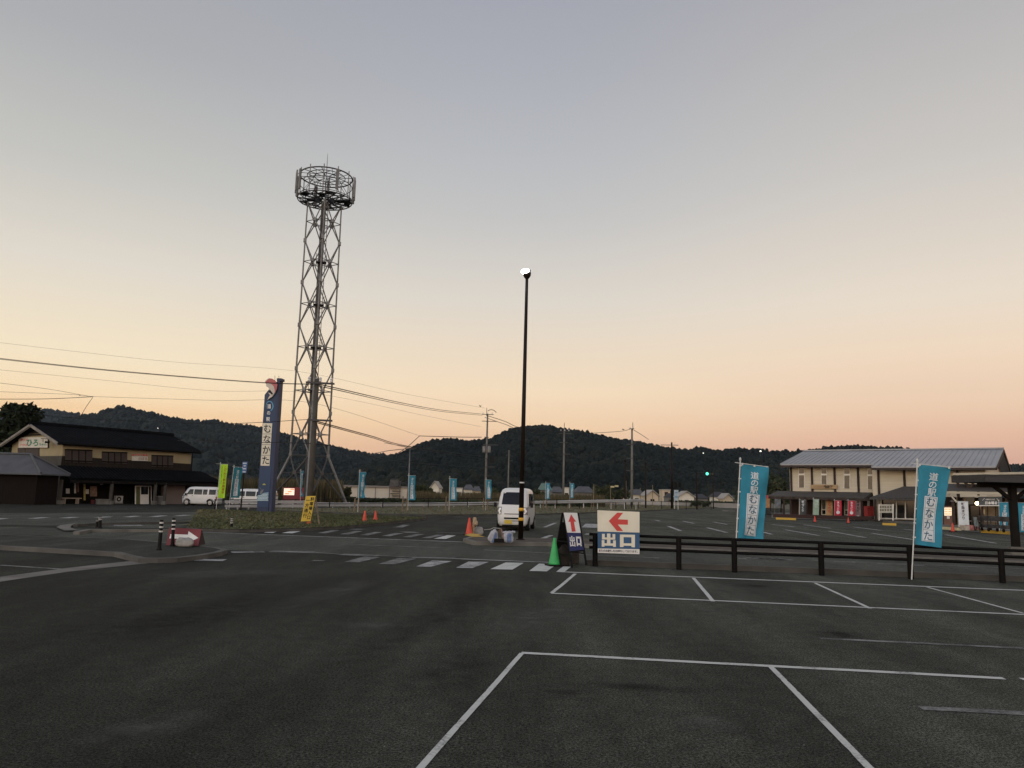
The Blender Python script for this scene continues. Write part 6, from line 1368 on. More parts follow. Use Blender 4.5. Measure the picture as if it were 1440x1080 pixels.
# entrance with hipped roof
sE0, sE1 = su(1223, 712, 4.2), su(1318, 712, 4.2); EO = 4.2; q = O + bn * EO; ez0 = zat((q + bu * sE0).x, (q + bu * sE0).y, 699.5); ez1 = ez0 + 1.05
v = [bl_(sE0, -EO, ez0), bl_(sE1, -EO, ez0), bl_(sE1, -W2, ez0 + 0.1), bl_(sE0, -W2, ez0 + 0.1), bl_(sE0 + 2.4, -W2 - 0.8, ez1), bl_(sE1, -W2 - 0.8, ez1)]
mb = MB(); mb.add(v, [(0, 1, 5, 4), (1, 2, 5), (2, 3, 4, 5), (3, 0, 4)]); mb.prism([p - Vector((0, 0, 0.02)) for p in v[:4]], (0, 0, -0.16)); wbuild(mb, 'entrance_roof', ROOF2, hall)
panel(Bp, bn, 1237, 701.5, 1318, 730, 2.4, 0.1, 'entrance_glass', DIMG, hall)
for x0 in (1238, 1259.6, 1272.3, 1293, 1312): panel(Bp, bn, x0, 702, x0 + 1.7, 730, 2.45, 0.06, 'door_frame', WINF, hall)
panel(Bp, bn, 1237.5, 701.6, 1316, 703, 2.46, 0.06, 'transom', WINF, hall); panel(Bp, bn, 1237.5, 728.2, 1316, 729.8, 2.46, 0.06, 'sill', WINF, hall, 0.02)
mb = MB(); mb.bar(bl_(sE0 + 0.4, -EO + 0.3, 0), bl_(sE0 + 0.4, -EO + 0.3, ez0), 0.16); wbuild(mb, 'porch_post', BRW, hall)
# paved forecourt, planter
pc = [gp(1085, 728.5), gp(1232, 732.8), gp(1320, 741), gp(1460, 753), gp(1700, 772), gp(1700, 745), gp(1300, 726), gp(1085, 722)]
mb = MB(); mb.prism([Vector((p.x, p.y, -0.02)) for p in pc], (0, 0, 0.14)); structure('pavement', mb, CONC)
mb = MB(); a, b = gp(1090, 727.5, 0.12), gp(1228, 731.4, 0.12); d = b - a; mb.box((a + b) / 2 + Vector((0, 0.4, 0.15)), (d.length, 0.7, 0.30), math.atan2(d.y, d.x)); tag(mb.build('planter_wall', BBR), 'low red brown brick planter along the hall porch', 'planter')
for k in range(7):
    a = gp(1127 + k * 13.6, 729.4 + k * 0.4, 0.0); mb = MB(); mb.box(a + Vector((0, -0.1, 0.13)), (0.42, 0.42, 0.26), 0.2); mb.box(a + Vector((0, -0.1, 0.28)), (0.34, 0.34, 0.05), 0.2); tag(mb.build('concrete_weight', CONC), 'pale concrete banner weight in the row along the hall porch', 'weight', 'concrete banner weights')
SHRUB = [M('shrub_leaf_dark', (0.020, 0.030, 0.012), 0.9, 0.4, 2), M('shrub_leaf_mid', (0.04, 0.052, 0.02), 0.9, 0.4, 2)]
# banners before the hall
SB = 'shop banners'
def plain(tx, col, sz=0.16, disc=None, x=0.5, y0=-0.10):
    def f(S, cl, w, h):
        mb = MB(); text(mb, tx, lambda a, b: S(a / w, -b / h, 0.012), x * w, y0 * h, sz * h, True, 1.05, 0.03); wbuild(mb, 'lettering', col, cl)
        if disc:
            mb = MB(); mb.add([S(0.5 + 0.26 * math.cos(t), disc + 0.26 * w / h * math.sin(t), 0.014) for t in [2 * math.pi * k / 16 for k in range(16)]], [tuple(range(16))]); wbuild(mb, 'round_mark', CLOTHW, cl)
    return f
REDC = M('red_cloth', (0.46, 0.025, 0.045), 0.85, 0.1, 3); ORC = M('orange_cream_cloth', (0.45, 0.27, 0.12), 0.85, 0.25, 4); GRC = M('pale_green_cloth', (0.26, 0.36, 0.27), 0.85, 0.15, 4); PNC = M('grey_pink_cloth', (0.25, 0.17, 0.165), 0.85, 0.3, 5); DKC = M('charcoal_cloth', (0.06, 0.062, 0.06), 0.85, 0.3, 5); OGC = M('orange_cloth', (0.42, 0.22, 0.10), 0.85, 0.2, 4)
for bx, by, tx, ty, lb, cl_, w, h, bd in (
    (1143.2, 730.5, 1143.8, 701.0, 'pale green banner in front of the hall', GRC, 0.45, 1.6, plain('海の幸', M('pale_lettering', (0.42, 0.46, 0.42), 0.8))),
    (1161, 730.3, 1161.6, 701.5, 'orange and cream banner between pale green and red ones', ORC, 0.55, 1.62, plain('むなかた', REDP, 0.18)),
    (1173, 731.0, 1173.6, 703.0, 'red banner with white disc, left of the two', REDC, 0.58, 1.62, plain('まるごと', CLOTHW, 0.14, 0.66)),
    (1192, 731.8, 1192.6, 703.3, 'red banner with white disc, right of the two', REDC, 0.55, 1.62, plain('まるごと', CLOTHW, 0.14, 0.66)),
    (1201.5, 732, 1202, 702.8, 'grey pink banner with dark lettering beside the right red one', PNC, 0.50, 1.62, plain('やきたて', INK, 0.15, 0.9)),
    (1124, 729.5, 1124.4, 702.3, 'charcoal banner with pale print at the left end of the porch', DKC, 0.52, 1.58, plain('手づくり', CLOTHW, 0.16))):
    banner((bx, by), (tx, ty), lb, w, h, cloth=cl_, ang=0.0, droop=0.0, wave=0.04, seed=bx, z0=0.12 if False else 0.0, drop=0.06, body=bd, group=SB, tabs=False)
banner((1074, 724), (1074.5, 695.5), 'small orange banner left of the black railing', 0.6, 1.35, cloth=OGC, ang=0.0, droop=0.0, wave=0.03, seed=9, drop=0.1, body=plain('苺', REDP, 0.3), group=SB, tabs=False)
banner((1089.5, 724), (1089.8, 695), 'pale grey banner by the black railing', 0.6, 1.2, cloth=M('grey_cloth', (0.2, 0.21, 0.22), 0.85, 0.3, 5), ang=0.0, droop=0.0, wave=0.03, seed=10, drop=0.3, body=plain('花', INK, 0.3), group=SB, tabs=False)
cone_px(1146, 734.6, 725.5, ORANGE, 'small orange cone in front of the pale green banner'); cone_px(1193, 736, 727.5, ORANGE, 'small orange cone in front of the right red banner'); cone_px(1340, 748, 735, ORANGE, 'small orange cone in front of the white banner')
for pa, pb_, lb, m in (((1091, 730.5), (1119, 731.5), 'yellow wheel stop at the left end of the far bays', P_YEL), ((1241, 738.5), (1260.5, 739.2), 'yellow wheel stop before the hall entrance', P_YEL), ((1016, 719.2), (1033, 719.6), 'pale wheel stop left of the orange banner', CONC), ((1379, 749.0), (1421, 751.8), 'long yellow kerb block by the bakery front', P_YEL), ((1318, 744), (1346, 746), 'pale yellow kerb block left of the white banner', M('kerb_cream', (0.42, 0.37, 0.22), 0.8, 0.2, 3))):
    a, b = gp(*pa), gp(*pb_); d = b - a; mb = MB(); L_ = d.length; ang = math.atan2(d.y, d.x)
    u_ = d.normalized(); w_ = Vector((-u_.y, u_.x, 0)); mb.prism([a, a + w_ * 0.3, a + w_ * 0.26 + Vector((0, 0, 0.17)), a + w_ * 0.04 + Vector((0, 0, 0.17))], d); tag(mb.build('wheel_stop', m), lb, 'wheel stop', 'kerb blocks and wheel stops')
# post box
b = gp(1222, 733); e = empty('post_box', b, 0, 'red post box on a pale pedestal by the hall entrance', 'post box'); v1, v2 = view_axes(b)
k = b.y / F; mb = MB(); mb.box(b + Vector((0, 0, 0.22)), (0.42, 0.42, 0.44), 0.3); wbuild(mb, 'pedestal', CONC, e)
mb = MB(); mb.box(b + Vector((-0.05, 0, 0.86)), (0.50, 0.46, 0.82), 0.3); mb.box(b + Vector((0.30, 0, 0.86)), (0.24, 0.4, 0.78), 0.3); mb.box(b + Vector((0.08, 0, 1.30)), (0.80, 0.5, 0.06), 0.3); wbuild(mb, 'body', M('post_red', (0.20, 0.017, 0.014), 0.5, 0.15), e)
mb = MB(); mb.box(b + Vector((-0.1, -0.25, 1.1)), (0.3, 0.03, 0.05), 0.3); wbuild(mb, 'slot', BLACK, e)
# notice board
n0 = gp(1235.5, 732, 0.12); n1 = gp(1256.5, 733, 0.12); e = empty('notice_board', n0, 0, 'white notice board on two legs before the glass entrance', 'notice board'); nd = (n1 - n0).normalized(); nn = Vector((nd.y, -nd.x, 0)); nn = nn if nn.y < 0 else -nn
def Np(px, py, off=0.0): return hit(px, py, n0 + nn * off, nn)
panel(Np, nn, 1235, 709.2, 1256.5, 721, 0.0, 0.05, 'board', M('notice_pale', (0.48, 0.45, 0.38), 0.6), e, 0.01)
for x in (1235.5, 1255): panel(Np, nn, x, 709, x + 1.3, 732, 0.03, 0.06, 'leg', WINF, e)
mb = MB()
for i, x in enumerate((1237, 1240.4, 1243.8, 1247.6, 1251.4)):
    for j, y in enumerate((711.2, 715.6)):
        w_ = 2.6; mb.quad(Np(x, y, 0.006), Np(x + w_, y, 0.006), Np(x + w_, y + 3.2, 0.006), Np(x, y + 3.2, 0.006))
wbuild(mb, 'notice', M('notice_print', (0.16, 0.15, 0.11), 0.8, 0.5, 9), e)
# railing left of the hall
a, b = gp(1076, 724.5), gp(1101, 726); e = empty('iron_railing', a, 0, 'black iron railing of close uprights left of the hall', 'railing'); d = b - a; n = 15
mb = MB(); mb.bar(a + Vector((0, 0, 0.75)), b + Vector((0, 0, 0.75)), 0.05); mb.bar(a + Vector((0, 0, 0.12)), b + Vector((0, 0, 0.12)), 0.05); wbuild(mb, 'rail', BLACK, e)
for k in range(n): mb = MB(); p = a + d * (k / (n - 1)); mb.bar(p, p + Vector((0, 0, 0.8)), 0.045); wbuild(mb, 'upright', BLACK, e)

# ------------------------------------------------------------------ bakery wing and walkway to the right
Wo = gx(1360, 743, 58); 
def Wp(px, py, off=0.0): return hit(px, py, Wo + bn * off, bn)
def wl(s, t, z): return Wo + bu * s + bv * t + Vector((0, 0, z))
def sw(px, off=0.0): return (Wp(px, 715, off) - Wo).dot(bu)
wing = empty('bakery_wing', Wo, 0, 'dark timber shop wing with long cream gutter right of the hall', 'building')
WD = M('wing_dark', (0.020, 0.015, 0.012), 0.8, 0.3, 2)
wz = zat(Wo.x, Wo.y, 699)
mb = MB(); mb.prism([wl(sw(1317), 1.6, 0), wl(sw(1520), 1.6, 0), wl(sw(1520), 1.6, wz), wl(sw(1317), 1.6, wz)], bv * 5); wbuild(mb, 'wall', WD, wing)
CRF = M('cream_gutter', (0.40, 0.36, 0.27), 0.7, 0.12, 1)
mb = MB(); mb.bar(Wp(1322, 692.3, 1.0), Wp(1540, 696.5, 1.0), 0.14, 0.16); wbuild(mb, 'gutter', CRF, wing)
mb = MB(); za = Wp(1322, 690.5, 1.0); zb = Wp(1540, 694.5, 1.0); mb.prism([za, zb, zb + bv * 3.4 + Vector((0, 0, 0.55)), za + bv * 3.4 + Vector((0, 0, 0.55))], Vector((0, 0, 0.08))); wbuild(mb, 'roof', ROOF2, wing)
mb = MB()
for px in (1347, 1376): mb.bar(Wp(px, 697, -0.5), Wp(px, 668, -0.5), 0.15)
mb.bar(Wp(1349, 668.5, -0.5), Wp(1364, 687, -0.5), 0.17); mb.bar(Wp(1364, 687, -0.5), Wp(1372, 673, -0.5), 0.15); mb.bar(Wp(1361, 687.3, -0.5), Wp(1376, 687.3, -0.5), 0.13); wbuild(mb, 'truss', BRW, wing)
panel(Wp, bn, 1376, 672, 1520, 690, -0.9, 0.2, 'upper_wall', BBR, wing)
mb = MB(); mb.bar(Wp(1340, 666.8, 0.4), Wp(1560, 663.5, 0.4), 0.18, 0.16); wbuild(mb, 'gutter', CRF, wing)
mb = MB(); za = Wp(1340, 668, 0.4); zb = Wp(1560, 666, 0.4); mb.prism([za, zb, zb + bv * 4 + Vector((0, 0, 0.2)), za + bv * 4 + Vector((0, 0, 0.2))], Vector((0, 0, -0.22))); wbuild(mb, 'upper_roof', BRW, wing)
for px in (1340.5, 1356, 1380.5, 1416): 
    s = sw(px, 0.2); mb = MB(); mb.bar(wl(s, -0.2, 0), wl(s, -0.2, wz), 0.15); wbuild(mb, 'post', BRW, wing)
mb = MB(); mb.bar(Wp(1331, 690, 0.9), Wp(1345, 706, 0.4), 0.09); wbuild(mb, 'brace', POLEW, wing)
DRC = M('curtain_tan', (0.17, 0.13, 0.09), 0.85, 0.2, 3)
panel(Wp, bn, 1381.5, 711.5, 1403, 741, -1.35, 0.05, 'shop_window', DRC, wing)
for x in (1381.5, 1388, 1399.5): panel(Wp, bn, x, 711, x + 1.3, 742, -1.3, 0.08, 'window_post', BRW, wing)
panel(Wp, bn, 1381.2, 716, 1385.4, 723, -1.25, 0.03, 'poster', M('poster_pale', (0.40, 0.36, 0.24), 0.8, 0.2, 8), wing)
panel(Wp, bn, 1360, 711, 1377, 742, -1.4, 0.05, 'door_glass', DIMG, wing); panel(Wp, bn, 1354.3, 711.3, 1357.8, 735, -1.35, 0.05, 'door_panel', M('door_olive', (0.23, 0.21, 0.12), 0.7, 0.2, 6), wing)
mb = MB(); mb.bar(Wp(1353, 732.2, -1.2), Wp(1440, 735.5, -1.2), 0.06); wbuild(mb, 'handrail', M('handrail_grey', (0.16, 0.15, 0.14), 0.6), wing)
WLAMP = M('warm_lamp', (0.9, 0.8, 0.6), 0.4, emit=(1.0, 0.72, 0.38), estr=9.0)
mb = MB(); c = Wp(1374.2, 707.8, 0.1); mb.lathe([(0.02, -0.14), (0.12, -0.08), (0.15, 0.0), (0.11, 0.09), (0.02, 0.13)], c, 14); lo = wbuild(mb, 'wall_lamp', WLAMP, wing, smooth=True)
pt = bpy.data.lights.new('wall_lamp_light', 'POINT'); pt.energy = 22; pt.color = (1.0, 0.72, 0.42); pt.shadow_soft_size = 0.15
po = bpy.data.objects.new('wall_lamp_light', pt); COL.objects.link(po); po.location = c + bn * 0.35
aw = empty('awning_sign', Wp(1376, 711, 0.6), 0, 'grey awning sign with white lettering above the bakery window', 'sign')
AWM = M('awning_grey', (0.075, 0.08, 0.08), 0.8, 0.12, 3)
panel(Wp, bn, 1376, 698.5, 1409, 711.2, 0.75, 0.06, 'board', AWM, aw, 0.0)
panel(Wp, bn, 1376.2, 710.5, 1409, 711.6, 0.78, 0.05, 'edge_strip', WHITEP, aw)
mb = MB(); text(mb, '日本晴る', lambda u, v: Wp(u, 707.2 - v, 0.77), 1387, 0, 4.4, False, 1.02, 0.04); text(mb, '石窯ぱん工房', lambda u, v: Wp(u, 702.3 - v, 0.77), 1387.0, 0, 2.2, False, 1.0, 0.02); wbuild(mb, 'lettering', WHITEP, aw)
mb = MB()
for x, y in ((1382, 703.4), (1383.2, 702.2), (1384, 701), (1402, 701.4), (1403, 702.8), (1404, 704)): mb.quad(Wp(x - .5, y, .77), Wp(x, y - .7, .77), Wp(x + .6, y, .77), Wp(x, y + .7, .77))
wbuild(mb, 'leaf_mark', WHITEP, aw)
panel(Wp, bn, 1354, 699, 1370, 709, -0.6, 0.1, 'blind', M('blind_grey', (0.09, 0.09, 0.095), 0.8), wing)
# lit vending machine
vb = gx(1322, 741, 59.5); e = empty('vending_machine', vb, 0, 'brown vending machine with a warm lit display, left of the white banner', 'vending machine')
vo = (Vector((vb.x, vb.y, 0)) - Wo).dot(bn)
panel(Wp, bn, 1321, 711.5, 1341.5, 741, vo, 0.7, 'cabinet', M('cabinet_brown', (0.14, 0.065, 0.045), 0.5, 0.15), e)
d1 = panel(Wp, bn, 1328, 713.8, 1338.2, 725, vo + 0.03, 0.03, 'display', M('lit_display_warm', (0.8, 0.75, 0.6), 0.4, emit=(1.0, 0.80, 0.52), estr=0.85), e)
mb = MB()
for j in range(3):
    for i in range(5): x = 1328.8 + i * 1.9; y = 715 + j * 3.4; mb.quad(Wp(x, y, vo + 0.04), Wp(x + 1.1, y, vo + 0.04), Wp(x + 1.1, y + 2, vo + 0.04), Wp(x, y + 2, vo + 0.04))
wbuild(mb, 'drink_row', M('drink_cans', (0.45, 0.25, 0.12), 0.5, 0.6, 30, emit=(0.6, 0.34, 0.18), estr=0.4), d1)
panel(Wp, bn, 1331.5, 725.8, 1335.5, 729.5, vo + 0.02, 0.02, 'button_panel', WHITEP, e); panel(Wp, bn, 1326.5, 712.5, 1327.4, 740, vo + 0.02, 0.02, 'seam', BLACK, e)
banner((1347.5, 745.5), (1345.5, 699), 'white banner with grey lettering right of the vending machine', 0.60, 1.62, cloth=CLOTHW, ang=-0.1, droop=0.0, wave=0.025, seed=3.3, drop=0.28, body=plain('鮮魚まつり', M('grey_lettering', (0.10, 0.09, 0.1), 0.8), 0.13), group=SB, tabs=False, prot=0.4, pole_m=M('bamboo_pole', (0.28, 0.22, 0.13), 0.8))
banner((1405.5, 748.5), (1404.5, 704.5), 'blue banner narrowing downwards beside the bakery window', 0.62, 1.60, ang=-0.1, droop=0.03, wave=0.05, seed=1.1, drop=0.1, narrow=0.35, tabs=False)
banner((1431, 751), (1430.5, 705), 'blue banner right of the black walkway post', 0.62, 1.70, ang=0.0, droop=0.03, wave=0.04, seed=2.7, drop=0.1, tabs=False)
banner((1318.5, 742), (1319, 712), 'white cloth banner half hidden behind the big blue banner', 0.2, 1.3, cloth=CLOTHW, ang=0.0, droop=0.0, wave=0.03, seed=4, drop=0.1, body=plain('朝', INK, 0.2), group=SB, tabs=False)
CRT = M('crate_red_white', (0.42, 0.16, 0.14), 0.7, 0.45, 6)
for x0, x1, y0, lb, m in ((1349.5, 1356.5, 738.5, 'pale crate leftmost in the row under the bakery door', M('crate_pale', (0.42, 0.36, 0.3), 0.7, 0.3, 5)), (1357, 1362, 738.3, 'red and white crate in the middle of the row', CRT), (1362.6, 1370, 738.8, 'pinkish crate with an arrow at the right of the row', M('crate_pink', (0.40, 0.20, 0.18), 0.7, 0.4, 6))):
    a = gp(x0, 745, 0.12); b = gp(x1, 745.6, 0.12); h = zat(a.x, a.y, y0) - 0.12; d = b - a; w_ = Vector((-d.y, d.x, 0)).normalized(); mb = MB()
    mb.prism([a, b, b + w_ * 0.3, a + w_ * 0.3], (0, 0, h)); mb.prism([a + Vector((0, -.015, h * .8)), b + Vector((0, -.015, h * .8)), b + Vector((0, -.015, h + .02)), a + Vector((0, -.015, h + .02))], (0, 0.02, 0)); tag(mb.build('crate', m), lb, 'crate', 'crates by the bakery door')
a = gp(1371, 746, 0.12); b = gp(1378, 746.5, 0.12); h = zat(a.x, a.y, 727); e = empty('stand_board', a, 0, 'small grey green stand board by the bakery door', 'sign'); d = b - a
mb = MB(); mb.prism([a + Vector((0, 0, .25)), b + Vector((0, 0, .25)), b + Vector((0, .12, h - .12)), a + Vector((0, .12, h - .12))], (0, 0.03, 0)); wbuild(mb, 'board', M('stand_board_grey', (0.16, 0.19, 0.19), 0.7, 0.35, 7), e)
for p in (a, b): mb = MB(); mb.bar(p, p + Vector((0, .14, h - .1)), 0.04); mb.bar(p + Vector((0, .4, 0)), p + Vector((0, .14, h - .1)), 0.04); wbuild(mb, 'leg', BRW, e)
# carts and pots by the window (dark clutter)
for x, y, lb in ((1387, 746.5, 'dark handcart left below the bakery window'), (1396.5, 747.5, 'dark handcart right below the bakery window'), (1418, 749, 'dark handcart behind the narrowing blue banner')):
    b = gp(x, y, 0.12); e = empty('handcart', b, 0, lb, 'cart', 'dark handcarts'); v1, v2 = view_axes(b)
    mb = MB(); mb.box(b + Vector((0, 0, 0.75)), (0.6, 0.45, 0.28)); 
    for sx in (-.3, .3): mb.bar(b + Vector((sx, 0, 0.2)), b + Vector((sx, 0, 0.9)), 0.04)
    wbuild(mb, 'basket', M('cart_dark', (0.03, 0.03, 0.03), 0.6, 0.5, 9), e)
    mb = MB(); mb.box(b + Vector((0, 0, 0.3)), (0.6, 0.45, 0.2)); wbuild(mb, 'lower_tray', MATS['cart_dark'], e)
    for sx in (-.26, .26): mb = MB(); mb.lathe([(0.02, -.03), (0.1, -.03), (0.1, .03), (0.02, .03)], (0, 0, 0), 12); mb.xf(Matrix.Translation(b + Vector((sx, 0, 0.1))) @ Matrix.Rotation(R(90), 4, 'Y')); wbuild(mb, 'wheel', BLACK, e)
# near walkway canopy
b = gp(1429.5, 783); e = empty('walkway_canopy', b, 0, 'dark timber walkway canopy on a thick black post at the right edge', 'canopy'); v1, v2 = view_axes(b)
zc = zat(b.x, b.y, 680.5)
PB = M('post_blackened', (0.009, 0.0075, 0.0065), 0.7, 0.3, 3)
mb = MB(); mb.bar(b, b + Vector((0, 0, zc)), 0.19); wbuild(mb, 'post', PB, e)
mb = MB(); b2 = b + Vector((3.6, 0.2, 0)); mb.bar(b2, b2 + Vector((0, 0, zc)), 0.19); wbuild(mb, 'post', PB, e)
mb = MB(); mb.box(b + Vector((-0.12, -0.15, 0.16)), (0.4, 0.24, 0.32)); mb.box(b + Vector((0.3, -0.1, 0.12)), (0.3, 0.3, 0.24)); wbuild(mb, 'base_block', CONC, e)
mb = MB(); s0 = at(1362, 671, b.y); s1_ = at(1640, 672, b.y)
mb.prism([Vector((s0.x, b.y - 0.9, zc + 0.02)), Vector((s1_.x, b.y - 0.9, zc + 0.02)), Vector((s1_.x, b.y - 0.9, zc + 0.11)), Vector((s0.x, b.y - 0.9, s0.z + 0.07))], (0, 1.9, 0)); wbuild(mb, 'roof', M('canopy_grey_timber', (0.04, 0.038, 0.037), 0.8, 0.25, 2, stretch=(0.5, 6, 6)), e)
mb = MB(); mb.bar(Vector((s0.x + 0.3, b.y, zc - 0.06)), Vector((s1_.x, b.y, zc - 0.06)), 0.14)
for sx in (-1, 1): mb.bar(b + Vector((0, 0, zc - 0.55)), b + Vector((sx * 0.6, 0, zc - 0.08)), 0.1)
wbuild(mb, 'beam', PB, e)
# ------------------------------------------------------------------ blue route sign
b = gx(338.5, 718, 52); t = at(343.5, 665, 52); e = empty('route_sign', b, 0, 'small blue road sign on a dark pole between teal banner and pylon', 'sign')
mb = MB(); mb.tube([b, at(343.8, 652, 52) + Vector((0, 0.06, 0))], 0.045, 8); wbuild(mb, 'pole', BROWNB, e)
RS = M('route_sign_blue', (0.045, 0.10, 0.24), 0.5, 0.1)
mb = MB(); mb.prism([at(340, 665.2, 52), at(346.3, 665, 52), at(348.2, 649.2, 52), at(341, 649.4, 52)], (0, 0.03, 0)); bo = wbuild(mb, 'board', RS, e)
mb = MB()
for y, x0, x1 in ((650.6, 341.6, 347), (654.2, 342.6, 345.6), (658.2, 341.2, 346.2), (662.6, 341, 345.5)):
    mb.quad(at(x0, y, 51.99), at(x1, y, 51.99), at(x1, y + 1.8, 51.99), at(x0, y + 1.8, 51.99))
wbuild(mb, 'lettering', M('route_sign_white', (0.42, 0.47, 0.55), 0.6, 0.3, 20), bo)

# ------------------------------------------------------------------ warehouse, village houses
def vwin(mb, P): pass
WH = M('warehouse_wall', (0.50, 0.45, 0.37), 0.85, 0.08, 0.3); WHR = M('warehouse_roof_edge', (0.20, 0.18, 0.16), 0.8, 0.1)
Yw = 135.0
a = gx(380, 703, Yw); b = gx(572.5, 703, Yw + 4); zt = zat(b.x, b.y, 687); za_ = zat(a.x, a.y, 681)
e = empty('warehouse', a, 0, 'long low cream warehouse behind the guardrail and lattice tower', 'building')
d = b - a; nrm = Vector((-d.y, d.x, 0)).normalized(); nrm = nrm if nrm.y > 0 else -nrm
zt = (zt + za_) / 2
mb = MB(); mb.prism([a, b, b + Vector((0, 0, zt)), a + Vector((0, 0, zt))], nrm * 18); wbuild(mb, 'wall', WH, e)
mb = MB(); u_ = d.normalized(); mb.prism([a - u_ * .3 - nrm * .3 + Vector((0, 0, zt)), b + u_ * .3 - nrm * .3 + Vector((0, 0, zt)), b + u_ * .3 + nrm * 18.3 + Vector((0, 0, zt)), a - u_ * .3 + nrm * 18.3 + Vector((0, 0, zt))], (0, 0, 0.28)); wbuild(mb, 'roof', WHR, e)
mb = MB(); p = a + u_ * ((554 - 380) / 192.5 * d.length) - nrm * 0.4
for k in range(9): mb.box(p + u_ * (0.3 * (k % 2)) + Vector((0, 0, 0.4 + k * 0.42)), (1.5, 0.5, 0.10), math.atan2(u_.y, u_.x))
mb.bar(p - u_ * .9, p - u_ * .9 + Vector((0, 0, zt + 1.0)), 0.1); mb.bar(p + u_ * .9, p + u_ * .9 + Vector((0, 0, zt + 1.0)), 0.1); mb.bar(p - u_ * .9 + Vector((0, 0, zt + 0.9)), p + u_ * .9 + Vector((0, 0, zt + 0.9)), 0.08); wbuild(mb, 'outside_stair', GALV_D, e)
for f in (0.55, 0.63, 0.76): mb = MB(); q = a + u_ * (d.length * f) - nrm * 0.05; mb.bar(q, q + Vector((0, 0, zt)), 0.12); wbuild(mb, 'downpipe', WHR, e)
mb = MB(); q = a + u_ * (d.length * 0.9) - nrm * 0.1; mb.box(q + Vector((0, 0, zt + .8)), (1.4, 1.2, 1.2)); wbuild(mb, 'roof_unit', GALV_D, e)
VW = [M('village_white', (0.60, 0.56, 0.47), 0.85, 0.1, 0.5), M('village_cream', (0.48, 0.40, 0.29), 0.85, 0.12, 0.5), M('village_grey', (0.16, 0.155, 0.15), 0.85, 0.15, 0.5)]
VR = [M('village_roof_grey', (0.075, 0.076, 0.08), 0.75, 0.2, 1), M('village_roof_dark', (0.035, 0.036, 0.04), 0.8, 0.2, 1), M('village_roof_pale', (0.30, 0.28, 0.25), 0.7, 0.12, 1), M('village_roof_green', (0.10, 0.16, 0.13), 0.7, 0.12, 1)]
def vhouse(x0, x1, yt, Y, wm, rm, label, gable=False, flat=False, two=False):
    a = gx(x0, 700, Y); b = gx(x1, 700, Y); w = (b - a).length; zt = max(2.8, zat(a.x, Y, yt)); z0 = zt * (0.62 if not flat else 0.93)
    e = empty('village_house', (a + b) / 2, rng.uniform(-0.12, 0.12), label, 'house', 'village houses beyond the road')
    hw_ = w / 2; dp = max(5.0, w * 0.7)
    mb = MB(); mb.box((0, dp / 2, z0 / 2), (w * 0.92, dp, z0))
    if gable: mb.prism([(-hw_ * .92, 0, z0), (hw_ * .92, 0, z0), (0, 0, zt - .1)], (0, dp, 0))
    wl_ = mb.build('wall', wm, e)
    mb = MB()
    if flat: mb.box((0, dp / 2, z0 + (zt - z0) / 2), (w, dp + .4, zt - z0))
    elif gable:
        for s in (-1, 1): mb.prism([(s * hw_ * 1.08, -.5, z0 - .1), (0, -.5, zt), (0, -.5, zt + .18), (s * hw_ * 1.08, -.5, z0 + .08)], (0, dp + 1, 0))
    else:
        i = min(w * 0.22, 2.5); v = [(-hw_ * 1.08, -.6, z0), (hw_ * 1.08, -.6, z0), (hw_ * 1.08, dp + .6, z0), (-hw_ * 1.08, dp + .6, z0), (-hw_ + i, dp / 2, zt), (hw_ - i, dp / 2, zt)]
        mb.add(v, [(0, 1, 5, 4), (1, 2, 5), (2, 3, 4, 5), (3, 0, 4), (0, 1, 2, 3)])
    mb.build('roof', rm, e)
    nw = max(1, int(w / 2.6))
    for k in range(nw):
        x = -w * .46 + w * .92 * (k + .5) / nw
        mb = MB(); mb.box((x, -0.03, z0 * (0.5 if not two else 0.75)), (0.9, 0.06, min(1.0, z0 * .3))); mb.build('window', GLASSD, e)
    return e
